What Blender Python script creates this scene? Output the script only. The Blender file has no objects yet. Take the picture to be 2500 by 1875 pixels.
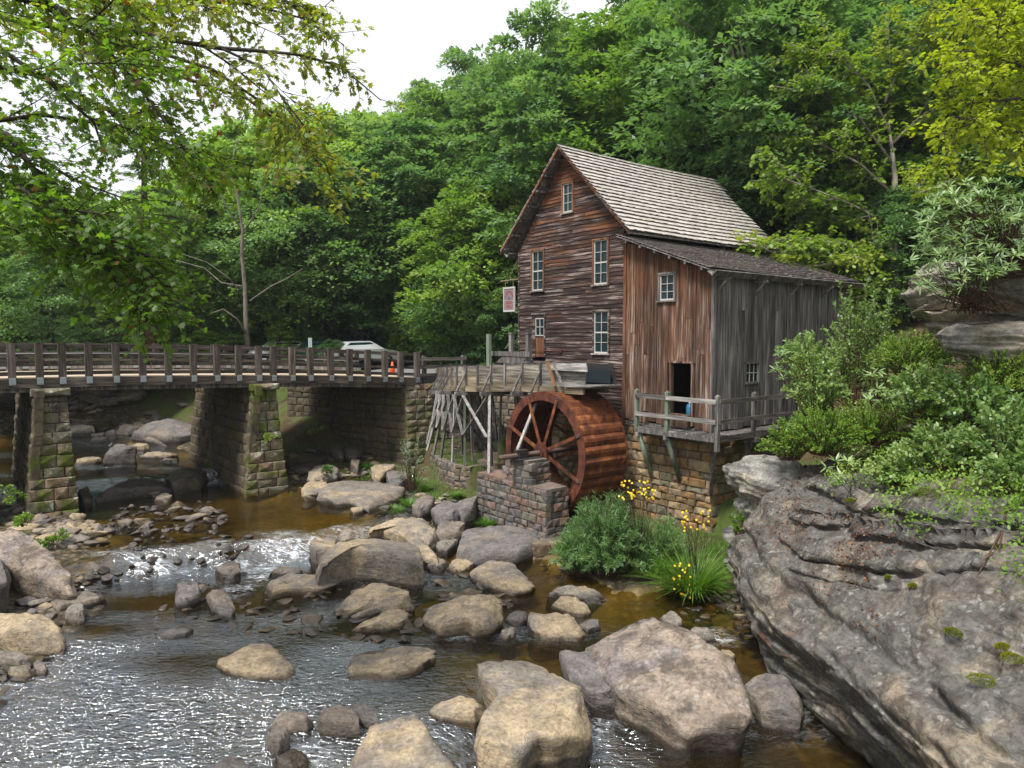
import bpy, math, random
import numpy as np
from mathutils import Vector, Matrix, Euler
R = math.radians
SC = bpy.context.scene
COL = SC.collection
# ---------------------------------------------------------------- camera
F, PITCH, CZ, T = 1733.0, R(3.75), 6.0, R(38)
cd = bpy.data.cameras.new('camera'); cam = bpy.data.objects.new('camera', cd); COL.objects.link(cam)
cam.location = (0, 0, CZ); cam.rotation_euler = (R(90) - PITCH, 0, 0)
cd.sensor_width = 36; cd.lens = F / 2500 * 36; cd.clip_start = 0.1; cd.clip_end = 900
SC.camera = cam
# ---------------------------------------------------------------- sky and sun: bright thin overcast
W = bpy.data.worlds.new('World'); SC.world = W; W.use_nodes = True
nt = W.node_tree; bg = nt.nodes['Background']
SUN_AZ, SUN_EL = R(-140), R(60)      # azimuth from +Y towards +X
sky = nt.nodes.new('ShaderNodeTexSky'); sky.sky_type = 'NISHITA'; sky.sun_disc = False
sky.sun_elevation = SUN_EL; sky.sun_rotation = SUN_AZ; sky.air_density = 1.2; sky.dust_density = 4; sky.ozone_density = 1.5
tc = nt.nodes.new('ShaderNodeTexCoord'); cn = nt.nodes.new('ShaderNodeTexNoise'); cn.inputs['Scale'].default_value = 2.2; cn.inputs['Detail'].default_value = 4
cr = nt.nodes.new('ShaderNodeValToRGB'); cr.color_ramp.elements[0].position = .25; cr.color_ramp.elements[0].color = (.80, .84, .90, 1)
cr.color_ramp.elements[1].position = .75; cr.color_ramp.elements[1].color = (1, 1, 1, 1)
sc_ = nt.nodes.new('ShaderNodeVectorMath'); sc_.operation = 'SCALE'; sc_.inputs['Scale'].default_value = 9.6
mx = nt.nodes.new('ShaderNodeMix'); mx.data_type = 'RGBA'; mx.inputs['Factor'].default_value = .84
nt.links.new(tc.outputs['Generated'], cn.inputs['Vector']); nt.links.new(cn.outputs['Fac'], cr.inputs['Fac'])
nt.links.new(cr.outputs['Color'], sc_.inputs[0]); nt.links.new(sky.outputs['Color'], mx.inputs[6]); nt.links.new(sc_.outputs[0], mx.inputs[7])
nt.links.new(mx.outputs[2], bg.inputs['Color']); bg.inputs['Strength'].default_value = 0.104
sl = bpy.data.lights.new('sun', 'SUN'); sl.energy = 4.0; sl.angle = R(13); sl.color = (1, .965, .91)
so = bpy.data.objects.new('sun', sl); COL.objects.link(so)
sd = Vector((math.sin(SUN_AZ) * math.cos(SUN_EL), math.cos(SUN_AZ) * math.cos(SUN_EL), math.sin(SUN_EL)))
so.rotation_euler = sd.to_track_quat('Z', 'Y').to_euler(); so.location = (-20, -10, 40)
SC.view_settings.view_transform = 'Standard'; SC.view_settings.look = 'None'; SC.view_settings.exposure = 0.5; SC.view_settings.gamma = 1
SC.render.engine = 'CYCLES'
cy = SC.cycles; cy.max_bounces = 7; cy.diffuse_bounces = 4; cy.glossy_bounces = 2; cy.transmission_bounces = 3; cy.transparent_max_bounces = 6
cy.caustics_reflective = False; cy.caustics_refractive = False; cy.use_denoising = True; cy.sample_clamp_indirect = 6
# ---------------------------------------------------------------- frames: (a, b) run along the mill's depth and across its gable
U = (math.cos(T), math.sin(T)); V = (-math.sin(T), math.cos(T))
def ray(px, py):
    dx = (px - 1250) / F; dy = (py - 937.5) / F
    return (dx, math.cos(PITCH) - dy * math.sin(PITCH), -(math.sin(PITCH) + dy * math.cos(PITCH)))
def pz(px, py, z):
    r = ray(px, py); k = (z - CZ) / r[2]; return (k * r[0], k * r[1])
def pY(px, py, Y):
    r = ray(px, py); k = Y / r[1]; return (k * r[0], Y, CZ + k * r[2])
def w2(a, b): return (a * U[0] + b * V[0], a * U[1] + b * V[1])
def to_ab(x, y): return (x * U[0] + y * U[1], x * V[0] + y * V[1])
# ---------------------------------------------------------------- numpy noise
def _h(i, j, k, s):
    n = (i * 374761393 + j * 668265263 + k * 1274126177 + s * 974634777) & 0xffffffff
    n = ((n ^ (n >> 13)) * 1103515245) & 0xffffffff
    n = (n ^ (n >> 16)) & 0xffff
    return n / 32767.5 - 1.0
def vn(P, s=0):
    P = np.asarray(P, dtype=np.float64); f = np.floor(P); t = P - f; t = t * t * (3 - 2 * t)
    i = f.astype(np.int64); r = 0
    for dx in (0, 1):
        for dy in (0, 1):
            for dz in (0, 1):
                w = (t[:, 0] if dx else 1 - t[:, 0]) * (t[:, 1] if dy else 1 - t[:, 1]) * (t[:, 2] if dz else 1 - t[:, 2])
                r = r + w * _h(i[:, 0] + dx, i[:, 1] + dy, i[:, 2] + dz, s)
    return r
def fbm(P, o=3, s=0):
    r = 0; a = 1.0; P = np.asarray(P, dtype=np.float64)
    for k in range(o):
        r = r + a * vn(P * 2.03 ** k, s + k * 7); a *= .5
    return r / 1.75
# ---------------------------------------------------------------- mesh builder
class MB:
    def __init__(s): s.v = []; s.f = []
    def add(s, vs, fs):
        o = len(s.v); s.v.extend(vs); s.f.extend([tuple(i + o for i in f) for f in fs]); return s
    def box(s, x0, x1, y0, y1, z0, z1):
        return s.add([(x0, y0, z0), (x1, y0, z0), (x1, y1, z0), (x0, y1, z0), (x0, y0, z1), (x1, y0, z1), (x1, y1, z1), (x0, y1, z1)],
                     [(0, 3, 2, 1), (4, 5, 6, 7), (0, 1, 5, 4), (1, 2, 6, 5), (2, 3, 7, 6), (3, 0, 4, 7)])
    def hexa(s, lo, hi):
        return s.add(list(lo) + list(hi), [(0, 3, 2, 1), (4, 5, 6, 7), (0, 1, 5, 4), (1, 2, 6, 5), (2, 3, 7, 6), (3, 0, 4, 7)])
    def beam(s, p, q, w, h, up=(0, 0, 1)):
        p = Vector(p); q = Vector(q); d = (q - p).normalized(); x = d.cross(Vector(up))
        if x.length < 1e-4: x = d.cross(Vector((1, 0, 0)))
        x.normalize(); y = x.cross(d); x *= w / 2; y *= h / 2
        return s.hexa([tuple(p - x - y), tuple(p + x - y), tuple(p + x + y), tuple(p - x + y)], [tuple(q - x - y), tuple(q + x - y), tuple(q + x + y), tuple(q - x + y)])
    def tube(s, pts, rad, n=6):
        pts = [Vector(p) for p in pts]; o = len(s.v); m = len(pts)
        if not hasattr(rad, '__len__'): rad = [rad] * m
        ref = Vector((.31, .2, .93))
        for i, p in enumerate(pts):
            d = (pts[min(i + 1, m - 1)] - pts[max(i - 1, 0)])
            d = d.normalized() if d.length > 1e-9 else Vector((0, 0, 1))
            x = d.cross(ref)
            if x.length < .1: x = d.cross(Vector((1, 0, 0)))
            x.normalize(); y = d.cross(x)
            for k in range(n):
                a = 2 * math.pi * k / n; s.v.append(tuple(p + rad[i] * (math.cos(a) * x + math.sin(a) * y)))
        for i in range(m - 1):
            for k in range(n):
                k2 = (k + 1) % n; s.f.append((o + i * n + k, o + i * n + k2, o + (i + 1) * n + k2, o + (i + 1) * n + k))
        s.f.append(tuple(o + k for k in reversed(range(n)))); s.f.append(tuple(o + (m - 1) * n + k for k in range(n)))
        return s
    def prism(s, poly, d):     # poly: 3-D points of one face, d: thickness vector
        n = len(poly); vs = [tuple(p) for p in poly] + [tuple(Vector(p) + Vector(d)) for p in poly]
        return s.add(vs, [tuple(range(n)), tuple(range(2 * n - 1, n - 1, -1))] + [(i, i + n, (i + 1) % n + n, (i + 1) % n) for i in range(n)])
BASE = {}
def tag(o, label=None, cat=None, group=None, kind=None):
    if label: o['label'] = label
    if cat: o['category'] = cat
    if group: o['group'] = group
    if kind: o['kind'] = kind
    return o
def thing(name, label, cat, x, y, z, frame=False, group=None):
    o = bpy.data.objects.new(name, None); COL.objects.link(o); o.empty_display_size = .2
    if frame:
        wx, wy = w2(x, y); o.location = (wx, wy, z); o.rotation_euler = (0, 0, T)
    else: o.location = (x, y, z)
    BASE[o.name] = (x, y, z); return tag(o, label, cat, group)
def link(name, me, mat, parent=None, smooth=False, loc=None):
    if mat and not me.materials: me.materials.append(mat)
    if smooth: me.shade_smooth()
    o = bpy.data.objects.new(name, me); COL.objects.link(o)
    if parent is not None: o.parent = parent; BASE[o.name] = BASE[parent.name]
    if loc is not None: o.location = loc
    return o
def build(name, mb, mat, parent=None, smooth=False, base=None, kind=None, frame=False):
    b = BASE[parent.name] if parent is not None else (base or (0, 0, 0))
    me = bpy.data.meshes.new(name)
    me.from_pydata([(v[0] - b[0], v[1] - b[1], v[2] - b[2]) for v in mb.v], [], mb.f); me.update()
    o = link(name, me, mat, parent, smooth)
    if parent is None:
        if frame: wx, wy = w2(b[0], b[1]); o.location = (wx, wy, b[2]); o.rotation_euler = (0, 0, T)
        else: o.location = b
        BASE[o.name] = b
    if kind: o['kind'] = kind
    return o
def npmesh(name, V, faces, attrs=None):
    """faces: (n, k) array"""
    me = bpy.data.meshes.new(name); n, k = faces.shape
    me.vertices.add(len(V)); me.vertices.foreach_set('co', np.ascontiguousarray(V, dtype=np.float32).ravel())
    me.loops.add(n * k); me.loops.foreach_set('vertex_index', faces.astype(np.int32).ravel())
    me.polygons.add(n); me.polygons.foreach_set('loop_start', np.arange(0, n * k, k, dtype=np.int32))
    me.update(calc_edges=True); me.validate()
    for an, av in (attrs or {}).items():
        a = me.attributes.new(an, 'FLOAT', 'POINT'); a.data.foreach_set('value', np.ascontiguousarray(av, dtype=np.float32))
    return me
def grid_faces(nu, nv, wrap=False):
    i, j = np.meshgrid(np.arange(nu - 1), np.arange(nv if wrap else nv - 1), indexing='ij'); j2 = (j + 1) % nv
    return np.stack([i * nv + j, (i + 1) * nv + j, (i + 1) * nv + j2, i * nv + j2], -1).reshape(-1, 4)
# ---------------------------------------------------------------- materials
class M:
    def __init__(s, name):
        s.m = bpy.data.materials.new(name); s.m.use_nodes = True; s.t = s.m.node_tree; s.b = s.t.nodes['Principled BSDF']; s.out = s.t.nodes['Material Output']
    def n(s, ty, **k):
        x = s.t.nodes.new('ShaderNode' + ty)
        for a, v in k.items():
            if a.startswith('_'): setattr(x, a[1:], v)
        for a, v in k.items():
            if not a.startswith('_'): s.set(x, a.replace('__', ' '), v)
        return x
    def set(s, x, a, v):
        i = x.inputs[int(a[1:])] if a[0] == 'i' and a[1:].isdigit() else x.inputs[a]
        if isinstance(v, bpy.types.NodeSocket): s.t.links.new(v, i)
        elif isinstance(v, bpy.types.Node): s.t.links.new(v.outputs[0], i)
        else:
            if hasattr(i.default_value, '__len__') and hasattr(v, '__len__') and len(i.default_value) == 4 and len(v) == 3: v = (*v, 1)
            i.default_value = v
    def co(s, kind='Object', scale=(1, 1, 1), rnd=False, rot=(0, 0, 0)):
        c = s.n('NewGeometry').outputs['Position'] if kind == 'World' else s.n('TexCoord').outputs[kind]
        if rnd:
            r = s.n('ObjectInfo').outputs['Random']; mu = s.n('Math', _operation='MULTIPLY', i0=r, i1=37.0)
            c = s.n('VectorMath', _operation='ADD', i0=c, i1=s.n('CombineXYZ', X=mu, Y=mu, Z=mu)).outputs[0]
        return s.n('Mapping', Vector=c, Scale=scale, Rotation=rot).outputs[0]
    def noise(s, vec, scale=1., detail=4., rough=.55, dist=0.):
        return s.n('TexNoise', Vector=vec, Scale=scale, Detail=detail, Roughness=rough, Distortion=dist).outputs[0]
    def ramp(s, fac, *stops):
        x = s.n('ValToRGB', Fac=fac); e = x.color_ramp.elements
        while len(e) < len(stops): e.new(.5)
        for el, (p, c) in zip(e, stops):
            el.position = p; el.color = (c, c, c, 1) if not hasattr(c, '__len__') else (*c[:3], 1)
        return x.outputs[0]
    def mix(s, f, a, b, mode='MIX'):
        x = s.n('Mix', _data_type='RGBA', _blend_type=mode, i0=f, i6=a, i7=b); return x.outputs[2]
    def math(s, op, a, b=0., c=None, clamp=False):
        x = s.n('Math', _operation=op, _use_clamp=clamp, i0=a, i1=b)
        if c is not None: s.set(x, 'i2', c)
        return x.outputs[0]
    def bump(s, h, strength=.5, dist=.02, normal=None):
        x = s.n('Bump', Height=h, Strength=strength, Distance=dist)
        if normal is not None: s.set(x, 'Normal', normal)
        return x.outputs[0]
    def attr(s, name, ty='GEOMETRY'):
        return s.n('Attribute', _attribute_name=name, _attribute_type=ty).outputs['Fac']
    def done(s, col=None, rough=.85, normal=None, spec=.3, metal=0.):
        if col is not None: s.set(s.b, 'Base Color', col)
        s.set(s.b, 'Roughness', rough); s.set(s.b, 'Specular IOR Level', spec); s.set(s.b, 'Metallic', metal)
        if normal is not None: s.set(s.b, 'Normal', normal)
        return s.m
def wood(name, dark, mid, light, axis=0, fine=26, patch=None, pz_=(0, 1), bias=.5, pthr=.5):
    """weathered timber: grain runs along AXIS; PATCH colour shows where a broad noise (and height range pz_) lets it"""
    m = M(name); sc = [fine, fine, fine]; sc[axis] = fine * .045
    c = m.co('Object', tuple(sc), True); g = m.noise(c, 1, 6, .65)
    sc2 = [5, 5, 5]; sc2[axis] = .6; g2 = m.noise(m.co('Object', tuple(sc2), True), 1, 3, .6)
    k = m.math('ADD', m.math('MULTIPLY', g, .6), m.math('MULTIPLY', g2, .4))
    col = m.ramp(k, (bias - .14, dark), (bias, mid), (bias + .13, light))
    if patch is not None:
        sc3 = [1.3, 1.3, 1.3]; sc3[axis] = .35; p = m.noise(m.co('Object', tuple(sc3), True), 1, 4, .6)
        z = m.n('SeparateXYZ', Vector=m.n('NewGeometry').outputs['Position']).outputs[2]
        zz = m.n('MapRange', Value=z, i1=pz_[0], i2=pz_[1]).outputs[0]
        f = m.ramp(m.math('ADD', p, m.math('MULTIPLY', m.math('SUBTRACT', zz, .5), .35)), (pthr - .05, 0), (pthr + .1, 1))
        pc = m.ramp(k, (bias - .13, tuple(x * .25 for x in patch)), (bias, patch), (bias + .14, tuple(min(1, x * 1.7) for x in patch)))
        col = m.mix(f, col, pc)
    r = m.n('ObjectInfo').outputs['Random']
    col = m.mix(1.0, col, m.ramp(r, (0, .62), (1, 1.25)), 'MULTIPLY')
    return m.done(col, .88, m.bump(k, .7, .012), .25)
# ================================================================ materials
GREY = wood('grey_weathered_wood', (.035, .032, .032), (.13, .12, .115), (.30, .28, .26), 2)
GREYX = wood('grey_weathered_rail', (.035, .032, .03), (.13, .115, .10), (.30, .27, .24), 0)
GREYY = wood('grey_weathered_board', (.05, .045, .045), (.17, .16, .15), (.38, .36, .34), 1)
BRIDGE = wood('bridge_timber', (.028, .022, .019), (.085, .068, .056), (.19, .16, .135), 2)
BRIDGEX = wood('bridge_timber_long', (.024, .020, .017), (.070, .057, .048), (.17, .145, .125), 0)
CLAP = wood('clapboard_wood', (.016, .010, .009), (.055, .034, .028), (.36, .30, .27), 1, 22, (.13, .052, .024), (6.0, 11.5), .52, .57)
PLANKW = wood('rust_brown_plank', (.022, .015, .013), (.13, .070, .045), (.36, .31, .27), 2, 20, (.13, .058, .030), (4.0, 8.5), .52, .55)
SIDEW = wood('grey_side_plank', (.03, .028, .029), (.11, .10, .096), (.28, .26, .245), 2, 20)
FLUMEW = wood('flume_board', (.045, .04, .038), (.19, .165, .13), (.40, .37, .33), 1, 16, (.18, .145, .095), (5.0, 4.4), .5, .50)
GREENP = wood('greenish_post', (.06, .08, .06), (.15, .19, .14), (.30, .34, .27), 2)
PALE = wood('pale_window_frame', (.11, .09, .08), (.23, .20, .18), (.42, .38, .35), 2)
RUSTF = wood('rust_brown_frame', (.05, .022, .013), (.17, .07, .035), (.32, .17, .10), 2)
def plain(name, col, rough=.6, spec=.4, metal=0.):
    return M(name).done(col, rough, None, spec, metal)
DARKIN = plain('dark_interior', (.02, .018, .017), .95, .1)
def glass_mat():
    m = M('window_glass'); n = m.noise(m.co('Object', (1.2, 1.2, 1.2)), 2.5, 2)
    return m.done(m.ramp(n, (.3, (.004, .010, .013)), (.7, (.010, .035, .042))), .25, None, .25)
GLASS = glass_mat()
SASH = plain('white_sash', (.44, .43, .40), .7)
STEEL = plain('galvanised_steel', (.36, .40, .43), .42, .5, .75)
def shingle_mat(name, dark, light, tint=False):
    m = M(name); g = m.noise(m.co('Object', (7, 40, 40), True), 1, 5, .6)
    k = m.attr('tint') if tint else m.n('ObjectInfo').outputs['Random']
    c = m.mix(1., m.ramp(g, (.3, dark), (.68, light)), m.ramp(k, (0, (.84, .82, .80)), (.5, (.98, .95, .91)), (1, (1.10, 1.07, 1.02))), 'MULTIPLY')
    w = m.noise(m.co('World', (.5, .5, .5)), 1, 3); c = m.mix(m.ramp(w, (.45, 0), (.75, .5)), c, (.30, .25, .21))
    return m.done(c, .9, m.bump(g, .6, .01), .2)
SHING = shingle_mat('silvered_shingle', (.27, .255, .24), (.56, .54, .52))
SHINGT = shingle_mat('silvered_shingle_many', (.27, .255, .24), (.56, .54, .52), True)
SHINGD = shingle_mat('dark_grey_shingle', (.09, .08, .085), (.36, .335, .34), True)  # lean-to shingles, darker and greyer than the main roof
def stone_mat(name, cols, moss=.0, dirt=.5, lich=0.0, mosscol=(.075, .095, .012)):
    m = M(name); r = m.n('ObjectInfo').outputs['Random']
    n = m.noise(m.co('World'), 5, 6, .65); n2 = m.noise(m.co('World'), 1.1, 4, .6); n3 = m.noise(m.co('World', (1, 1, .25)), 2.2, 5, .7)
    st = [((i + .0) / len(cols), c) for i, c in enumerate(cols)]
    x = m.n('ValToRGB', Fac=r); e = x.color_ramp.elements; x.color_ramp.interpolation = 'CONSTANT'
    while len(e) < len(st): e.new(.5)
    for el, (p, c) in zip(e, st): el.position = p; el.color = (*c, 1)
    col = m.mix(1., x.outputs[0], m.ramp(n, (.25, .45), (.7, 1.35)), 'MULTIPLY')
    col = m.mix(m.ramp(n3, (.5, 0), (.68, dirt)), col, (.022, .020, .015))
    if lich: col = m.mix(m.ramp(m.noise(m.co('World'), 2.6, 6, .75), (.56, 0), (.62, lich)), col, (.42, .43, .34))
    if moss: col = m.mix(m.ramp(n2, (.62 - moss, 0), (.72 - moss, 1)), col, m.mix(n, tuple(v * .4 for v in mosscol), tuple(v * 1.5 for v in mosscol)))
    return m.done(col, .88, m.bump(n, .8, .03), .25)
TANS = stone_mat('mill_foundation_stone', [(.20, .14, .07), (.26, .20, .13), (.17, .12, .08), (.30, .22, .13), (.16, .15, .10), (.25, .15, .07)], .0, .6)
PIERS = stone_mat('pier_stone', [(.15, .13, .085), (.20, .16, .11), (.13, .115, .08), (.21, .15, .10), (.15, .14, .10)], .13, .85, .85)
PIERD = stone_mat('shaded_pier_side_stone', [(.095, .075, .05), (.12, .095, .062), (.085, .07, .05), (.11, .085, .052)], .03, .75, .0)  # pier stone darkened: shade under the deck is put into its colours
GREYS = stone_mat('grey_block_stone', [(.12, .105, .10), (.15, .13, .12), (.17, .13, .11), (.11, .105, .10), (.18, .12, .09), (.14, .125, .10)], .0, .5)
TERS = stone_mat('terrace_block_stone', [(.17, .14, .11), (.14, .12, .10), (.19, .15, .11), (.13, .115, .10)], .03, .5, .3)
MORTAR = stone_mat('mortar', [(.13, .12, .09)], .06, .6)
def rock_mat(name, tan, grey, dark=(.05, .045, .035), lich=0., strata=.0, litter=0.):
    m = M(name); rnd = m.n('ObjectInfo').outputs['Random']; g = m.n('NewGeometry')
    sp = m.n('SeparateXYZ', Vector=g.outputs['Position']); z = sp.outputs[2]; nz = m.n('SeparateXYZ', Vector=g.outputs['Normal']).outputs[2]
    n = m.noise(m.co('World'), 3.2, 7, .68); b = m.noise(m.co('World', (1, 1, 1)), .9, 5, .62, .6); f = m.noise(m.co('World'), 16, 5, .7)
    s = m.noise(m.co('World', (.8, .8, 6), rot=(.03, -.05, 0)), 2.0, 6, .66, .6)
    base = m.mix(m.ramp(m.math('ADD', b, m.math('MULTIPLY', m.math('SUBTRACT', rnd, .5), .22)), (.42, 0), (.58, 1)), tan, grey)
    base = m.mix(1., base, m.ramp(n, (.22, .36), (.5, .92), (.78, 1.4)), 'MULTIPLY')
    base = m.mix(1., base, m.ramp(f, (.32, .58), (.66, 1.22)), 'MULTIPLY')
    if strata: base = m.mix(1., base, m.ramp(s, (.3, .62), (.48, 1.0), (.75, 1.1)), 'MULTIPLY')
    cracks = m.n('TexVoronoi', _feature='DISTANCE_TO_EDGE', Vector=m.n('VectorMath', _operation='ADD', i0=m.co('World', (1, 1, 2.2)), i1=m.n('TexNoise', Vector=m.co('World'), Scale=1.7).outputs[1]).outputs[0], Scale=.75).outputs[0]
    ck = m.ramp(cracks, (0, .3), (.010, 1.)); base = m.mix(m.ramp(m.noise(m.co('World'), .8, 3), (.5, 0), (.6, .55)), base, ck, 'MULTIPLY')
    if lich:
        v = m.n('TexVoronoi', Vector=m.n('VectorMath', _operation='ADD', i0=m.co('World'), i1=m.n('VectorMath', _operation='SCALE', i0=m.n('TexNoise', Vector=m.co('World'), Scale=9., Detail=3.).outputs[1], Scale=.16).outputs[0]).outputs[0], Scale=8.5, Randomness=1.)
        lf = m.math('MULTIPLY', m.ramp(v.outputs['Distance'], (.28, 1), (.42, 0)), m.ramp(m.noise(m.co('World'), 2.4, 6, .75), (.46, 0), (.60, lich * .7)))
        base = m.mix(lf, base, (.36, .35, .32))
        base = m.mix(m.math('MULTIPLY', m.ramp(m.noise(m.co('World', (1, 1, 1.6)), 2.3, 6, .7), (.50, 0), (.60, .85)), lich), base, (.050, .040, .034))
    if litter:
        lt = m.math('MULTIPLY', m.ramp(m.noise(m.co('World'), 1.05, 5, .7), (.50, 0), (.60, 1)), m.ramp(m.noise(m.co('World'), 26, 3, .8), (.42, 0), (.52, 1)))
        base = m.mix(m.math('MULTIPLY', lt, litter), base, m.mix(m.noise(m.co('World'), 40, 2), (.03, .014, .01), (.22, .07, .03)))
    moss = m.math('MULTIPLY', m.ramp(m.noise(m.co('World'), 1.9, 5, .7), (.56, 0), (.66, .75)), m.ramp(nz, (.0, 1), (.55, .1)))  # moss tint on steep faces, also painting the shade of the flanks
    base = m.mix(m.math('MULTIPLY', moss, .8), base, (.07, .075, .022))
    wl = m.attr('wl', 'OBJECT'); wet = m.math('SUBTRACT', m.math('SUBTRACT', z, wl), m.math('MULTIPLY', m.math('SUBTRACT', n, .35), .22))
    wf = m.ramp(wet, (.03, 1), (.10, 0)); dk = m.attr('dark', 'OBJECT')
    wf = m.math('MAXIMUM', wf, dk)  # per-stone darkening, for wet stones and as painted shade under the span
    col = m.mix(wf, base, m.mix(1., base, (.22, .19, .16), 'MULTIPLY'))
    h = m.math('ADD', m.math('MULTIPLY', n, .7), m.math('MULTIPLY', f, .25)); h = m.math('ADD', h, m.math('MULTIPLY', s, .4 if strata else .35)); h = m.math('ADD', h, m.math('MULTIPLY', ck, .12))
    return m.done(col, m.math('SUBTRACT', .86, m.math('MULTIPLY', wf, .55)), m.bump(h, .85, .09), m.math('ADD', .25, m.math('MULTIPLY', wf, .35)))
ROCK = rock_mat('sandstone_boulder', (.37, .29, .19), (.20, .175, .15))
ROCKG = rock_mat('grey_boulder', (.20, .165, .135), (.16, .145, .14))
ROCKL = rock_mat('lichened_boulder', (.28, .225, .175), (.19, .16, .155), lich=.8)
CLIFF = rock_mat('bedded_cliff_rock', (.27, .225, .165), (.12, .115, .105), lich=.8, strata=1., litter=.18)
OUTC = rock_mat('pale_outcrop_rock', (.36, .31, .24), (.27, .26, .24), lich=.45, strata=1.)
def rust_mat(name, a, b, c):
    m = M(name); n = m.noise(m.co('Object'), 3.5, 6, .65); n2 = m.noise(m.co('Object', (12, 2, 2)), 2, 5, .7)
    k = m.math('ADD', m.math('MULTIPLY', n, .6), m.math('MULTIPLY', n2, .4))
    col = m.mix(1., m.ramp(k, (.38, a), (.5, b), (.62, c)), m.ramp(m.n('ObjectInfo').outputs['Random'], (0, .72), (1, 1.18)), 'MULTIPLY')
    col = m.mix(1., col, m.ramp(m.noise(m.co('Object', (1, 1, 1)), 1.6, 5, .7), (.35, .5), (.6, 1.15)), 'MULTIPLY')
    zz = m.n('SeparateXYZ', Vector=m.n('NewGeometry').outputs['Position']).outputs[2]; al = m.math('MULTIPLY', m.ramp(m.noise(m.co('World', (1, 1, .3)), 5, 5, .7), (.48, 0), (.6, .75)), m.n('MapRange', Value=zz, i1=2.8, i2=1.2).outputs[0])
    col = m.mix(al, col, (.028, .026, .012))
    return m.done(col, .72, m.bump(m.noise(m.co('Object'), 30, 4, .7), .35, .006), .35)
RUST = rust_mat('rusted_steel', (.035, .012, .009), (.11, .030, .016), (.19, .06, .025))
RUSTB = rust_mat('orange_rusted_bucket', (.045, .014, .008), (.155, .045, .017), (.28, .11, .03))
IRON = plain('black_iron', (.035, .032, .032), .5, .5, .3)
def leaf_mat(name, a, b, c, trans=.38, gloss=.06, fall=0., ovar=.35):
    m = M(name); t = m.attr('tint'); r = m.n('ObjectInfo').outputs['Random']
    k = m.math('ADD', m.math('MULTIPLY', t, 1 - ovar), m.math('MULTIPLY', r, ovar))
    col = m.ramp(k, (.12, a), (.5, b), (.88, c))
    if fall: col = m.mix(m.ramp(m.math('FRACT', m.math('MULTIPLY', t, 53.7)), (1 - fall, 0), (1 - fall + .01, 1)), col, (.28, .09, .02))
    n = m.noise(m.co('World'), .22, 2); col = m.mix(1., col, m.ramp(n, (.3, (.82, .85, .9)), (.7, (1.15, 1.1, .95))), 'MULTIPLY')
    d = m.n('BsdfDiffuse', Color=col); tr = m.n('BsdfTranslucent', Color=m.mix(1., col, (1.25, 1.35, .7), 'MULTIPLY'))
    s = m.n('MixShader', i0=trans, i1=d.outputs[0], i2=tr.outputs[0])
    g = m.n('BsdfGlossy', Color=(.62, .68, .66), Roughness=.5)
    s = m.n('MixShader', i0=gloss, i1=s.outputs[0], i2=g.outputs[0])
    m.t.links.new(s.outputs[0], m.out.inputs[0]); m.t.nodes.remove(m.b); return m.m
L_FOREST = leaf_mat('forest_leaves', (.065, .145, .055), (.125, .235, .080), (.22, .34, .12), .48, .05)
L_FAR = leaf_mat('light_forest_leaves', (.10, .19, .07), (.175, .295, .095), (.26, .39, .13), .5, .05)
L_YEL = leaf_mat('yellow_green_leaves', (.12, .22, .02), (.21, .32, .03), (.36, .39, .04), .48, .04)
L_BRIGHT = leaf_mat('bright_roadside_leaves', (.13, .23, .05), (.21, .34, .075), (.32, .44, .11), .52, .04)
L_MID = leaf_mat('fresh_green_leaves', (.085, .18, .03), (.15, .27, .04), (.25, .35, .06), .46, .05)
L_MAPLE = leaf_mat('maple_leaves', (.10, .21, .018), (.18, .29, .026), (.29, .28, .045), .64, .05, .02, .0)
L_PINE = leaf_mat('hemlock_needles', (.03, .06, .02), (.055, .095, .032), (.10, .12, .045), .3, .03)
L_WILLOW = leaf_mat('willow_leaves', (.09, .20, .07), (.165, .31, .105), (.29, .43, .17), .45, .05)
L_SHRUB = leaf_mat('shrub_leaves', (.10, .22, .025), (.19, .33, .045), (.33, .42, .075), .48, .04)
L_VIB = leaf_mat('pale_shrub_leaves', (.12, .22, .06), (.22, .34, .10), (.37, .46, .19), .45, .06)
L_RHODO = leaf_mat('rhododendron_leaves', (.09, .18, .05), (.17, .28, .08), (.29, .38, .12), .35, .09)
L_SILVER = leaf_mat('silvery_leaves', (.08, .17, .06), (.18, .27, .15), (.42, .48, .38), .3, .1)
L_GRASS = leaf_mat('grass_blades', (.06, .16, .015), (.11, .25, .02), (.20, .31, .04), .35, .06)
L_FLOWER = leaf_mat('yellow_petals', (.55, .38, .01), (.68, .48, .01), (.75, .58, .02), .25, .03)
L_MOSS = leaf_mat('moss', (.07, .10, .008), (.14, .17, .01), (.24, .25, .015), .15, .02)
L_LITTER = leaf_mat('dead_leaves', (.05, .018, .012), (.14, .05, .025), (.27, .13, .06), .15, .04)
def bark_mat(name, dark, light, sc=9):
    m = M(name); n = m.noise(m.co('World', (1, 1, .25)), sc, 6, .7); p = m.noise(m.co('World'), 2.5, 4, .6)
    return m.done(m.mix(m.ramp(p, (.5, 0), (.7, .5)), m.ramp(n, (.35, dark), (.65, light)), tuple(x * 1.2 for x in light)), .9, m.bump(n, .9, .03), .2)
PALEW = wood('pale_silvery_timber', (.12, .11, .105), (.28, .265, .25), (.50, .48, .46), 2)
BARK = bark_mat('dark_bark', (.02, .016, .013), (.085, .07, .055))
BARKP = bark_mat('pale_bark', (.10, .08, .065), (.34, .30, .25), 6)
BARKB = bark_mat('brown_bark', (.03, .018, .012), (.13, .075, .045))
ROAD = plain('asphalt', (.17, .17, .17), .9, .2)
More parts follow.
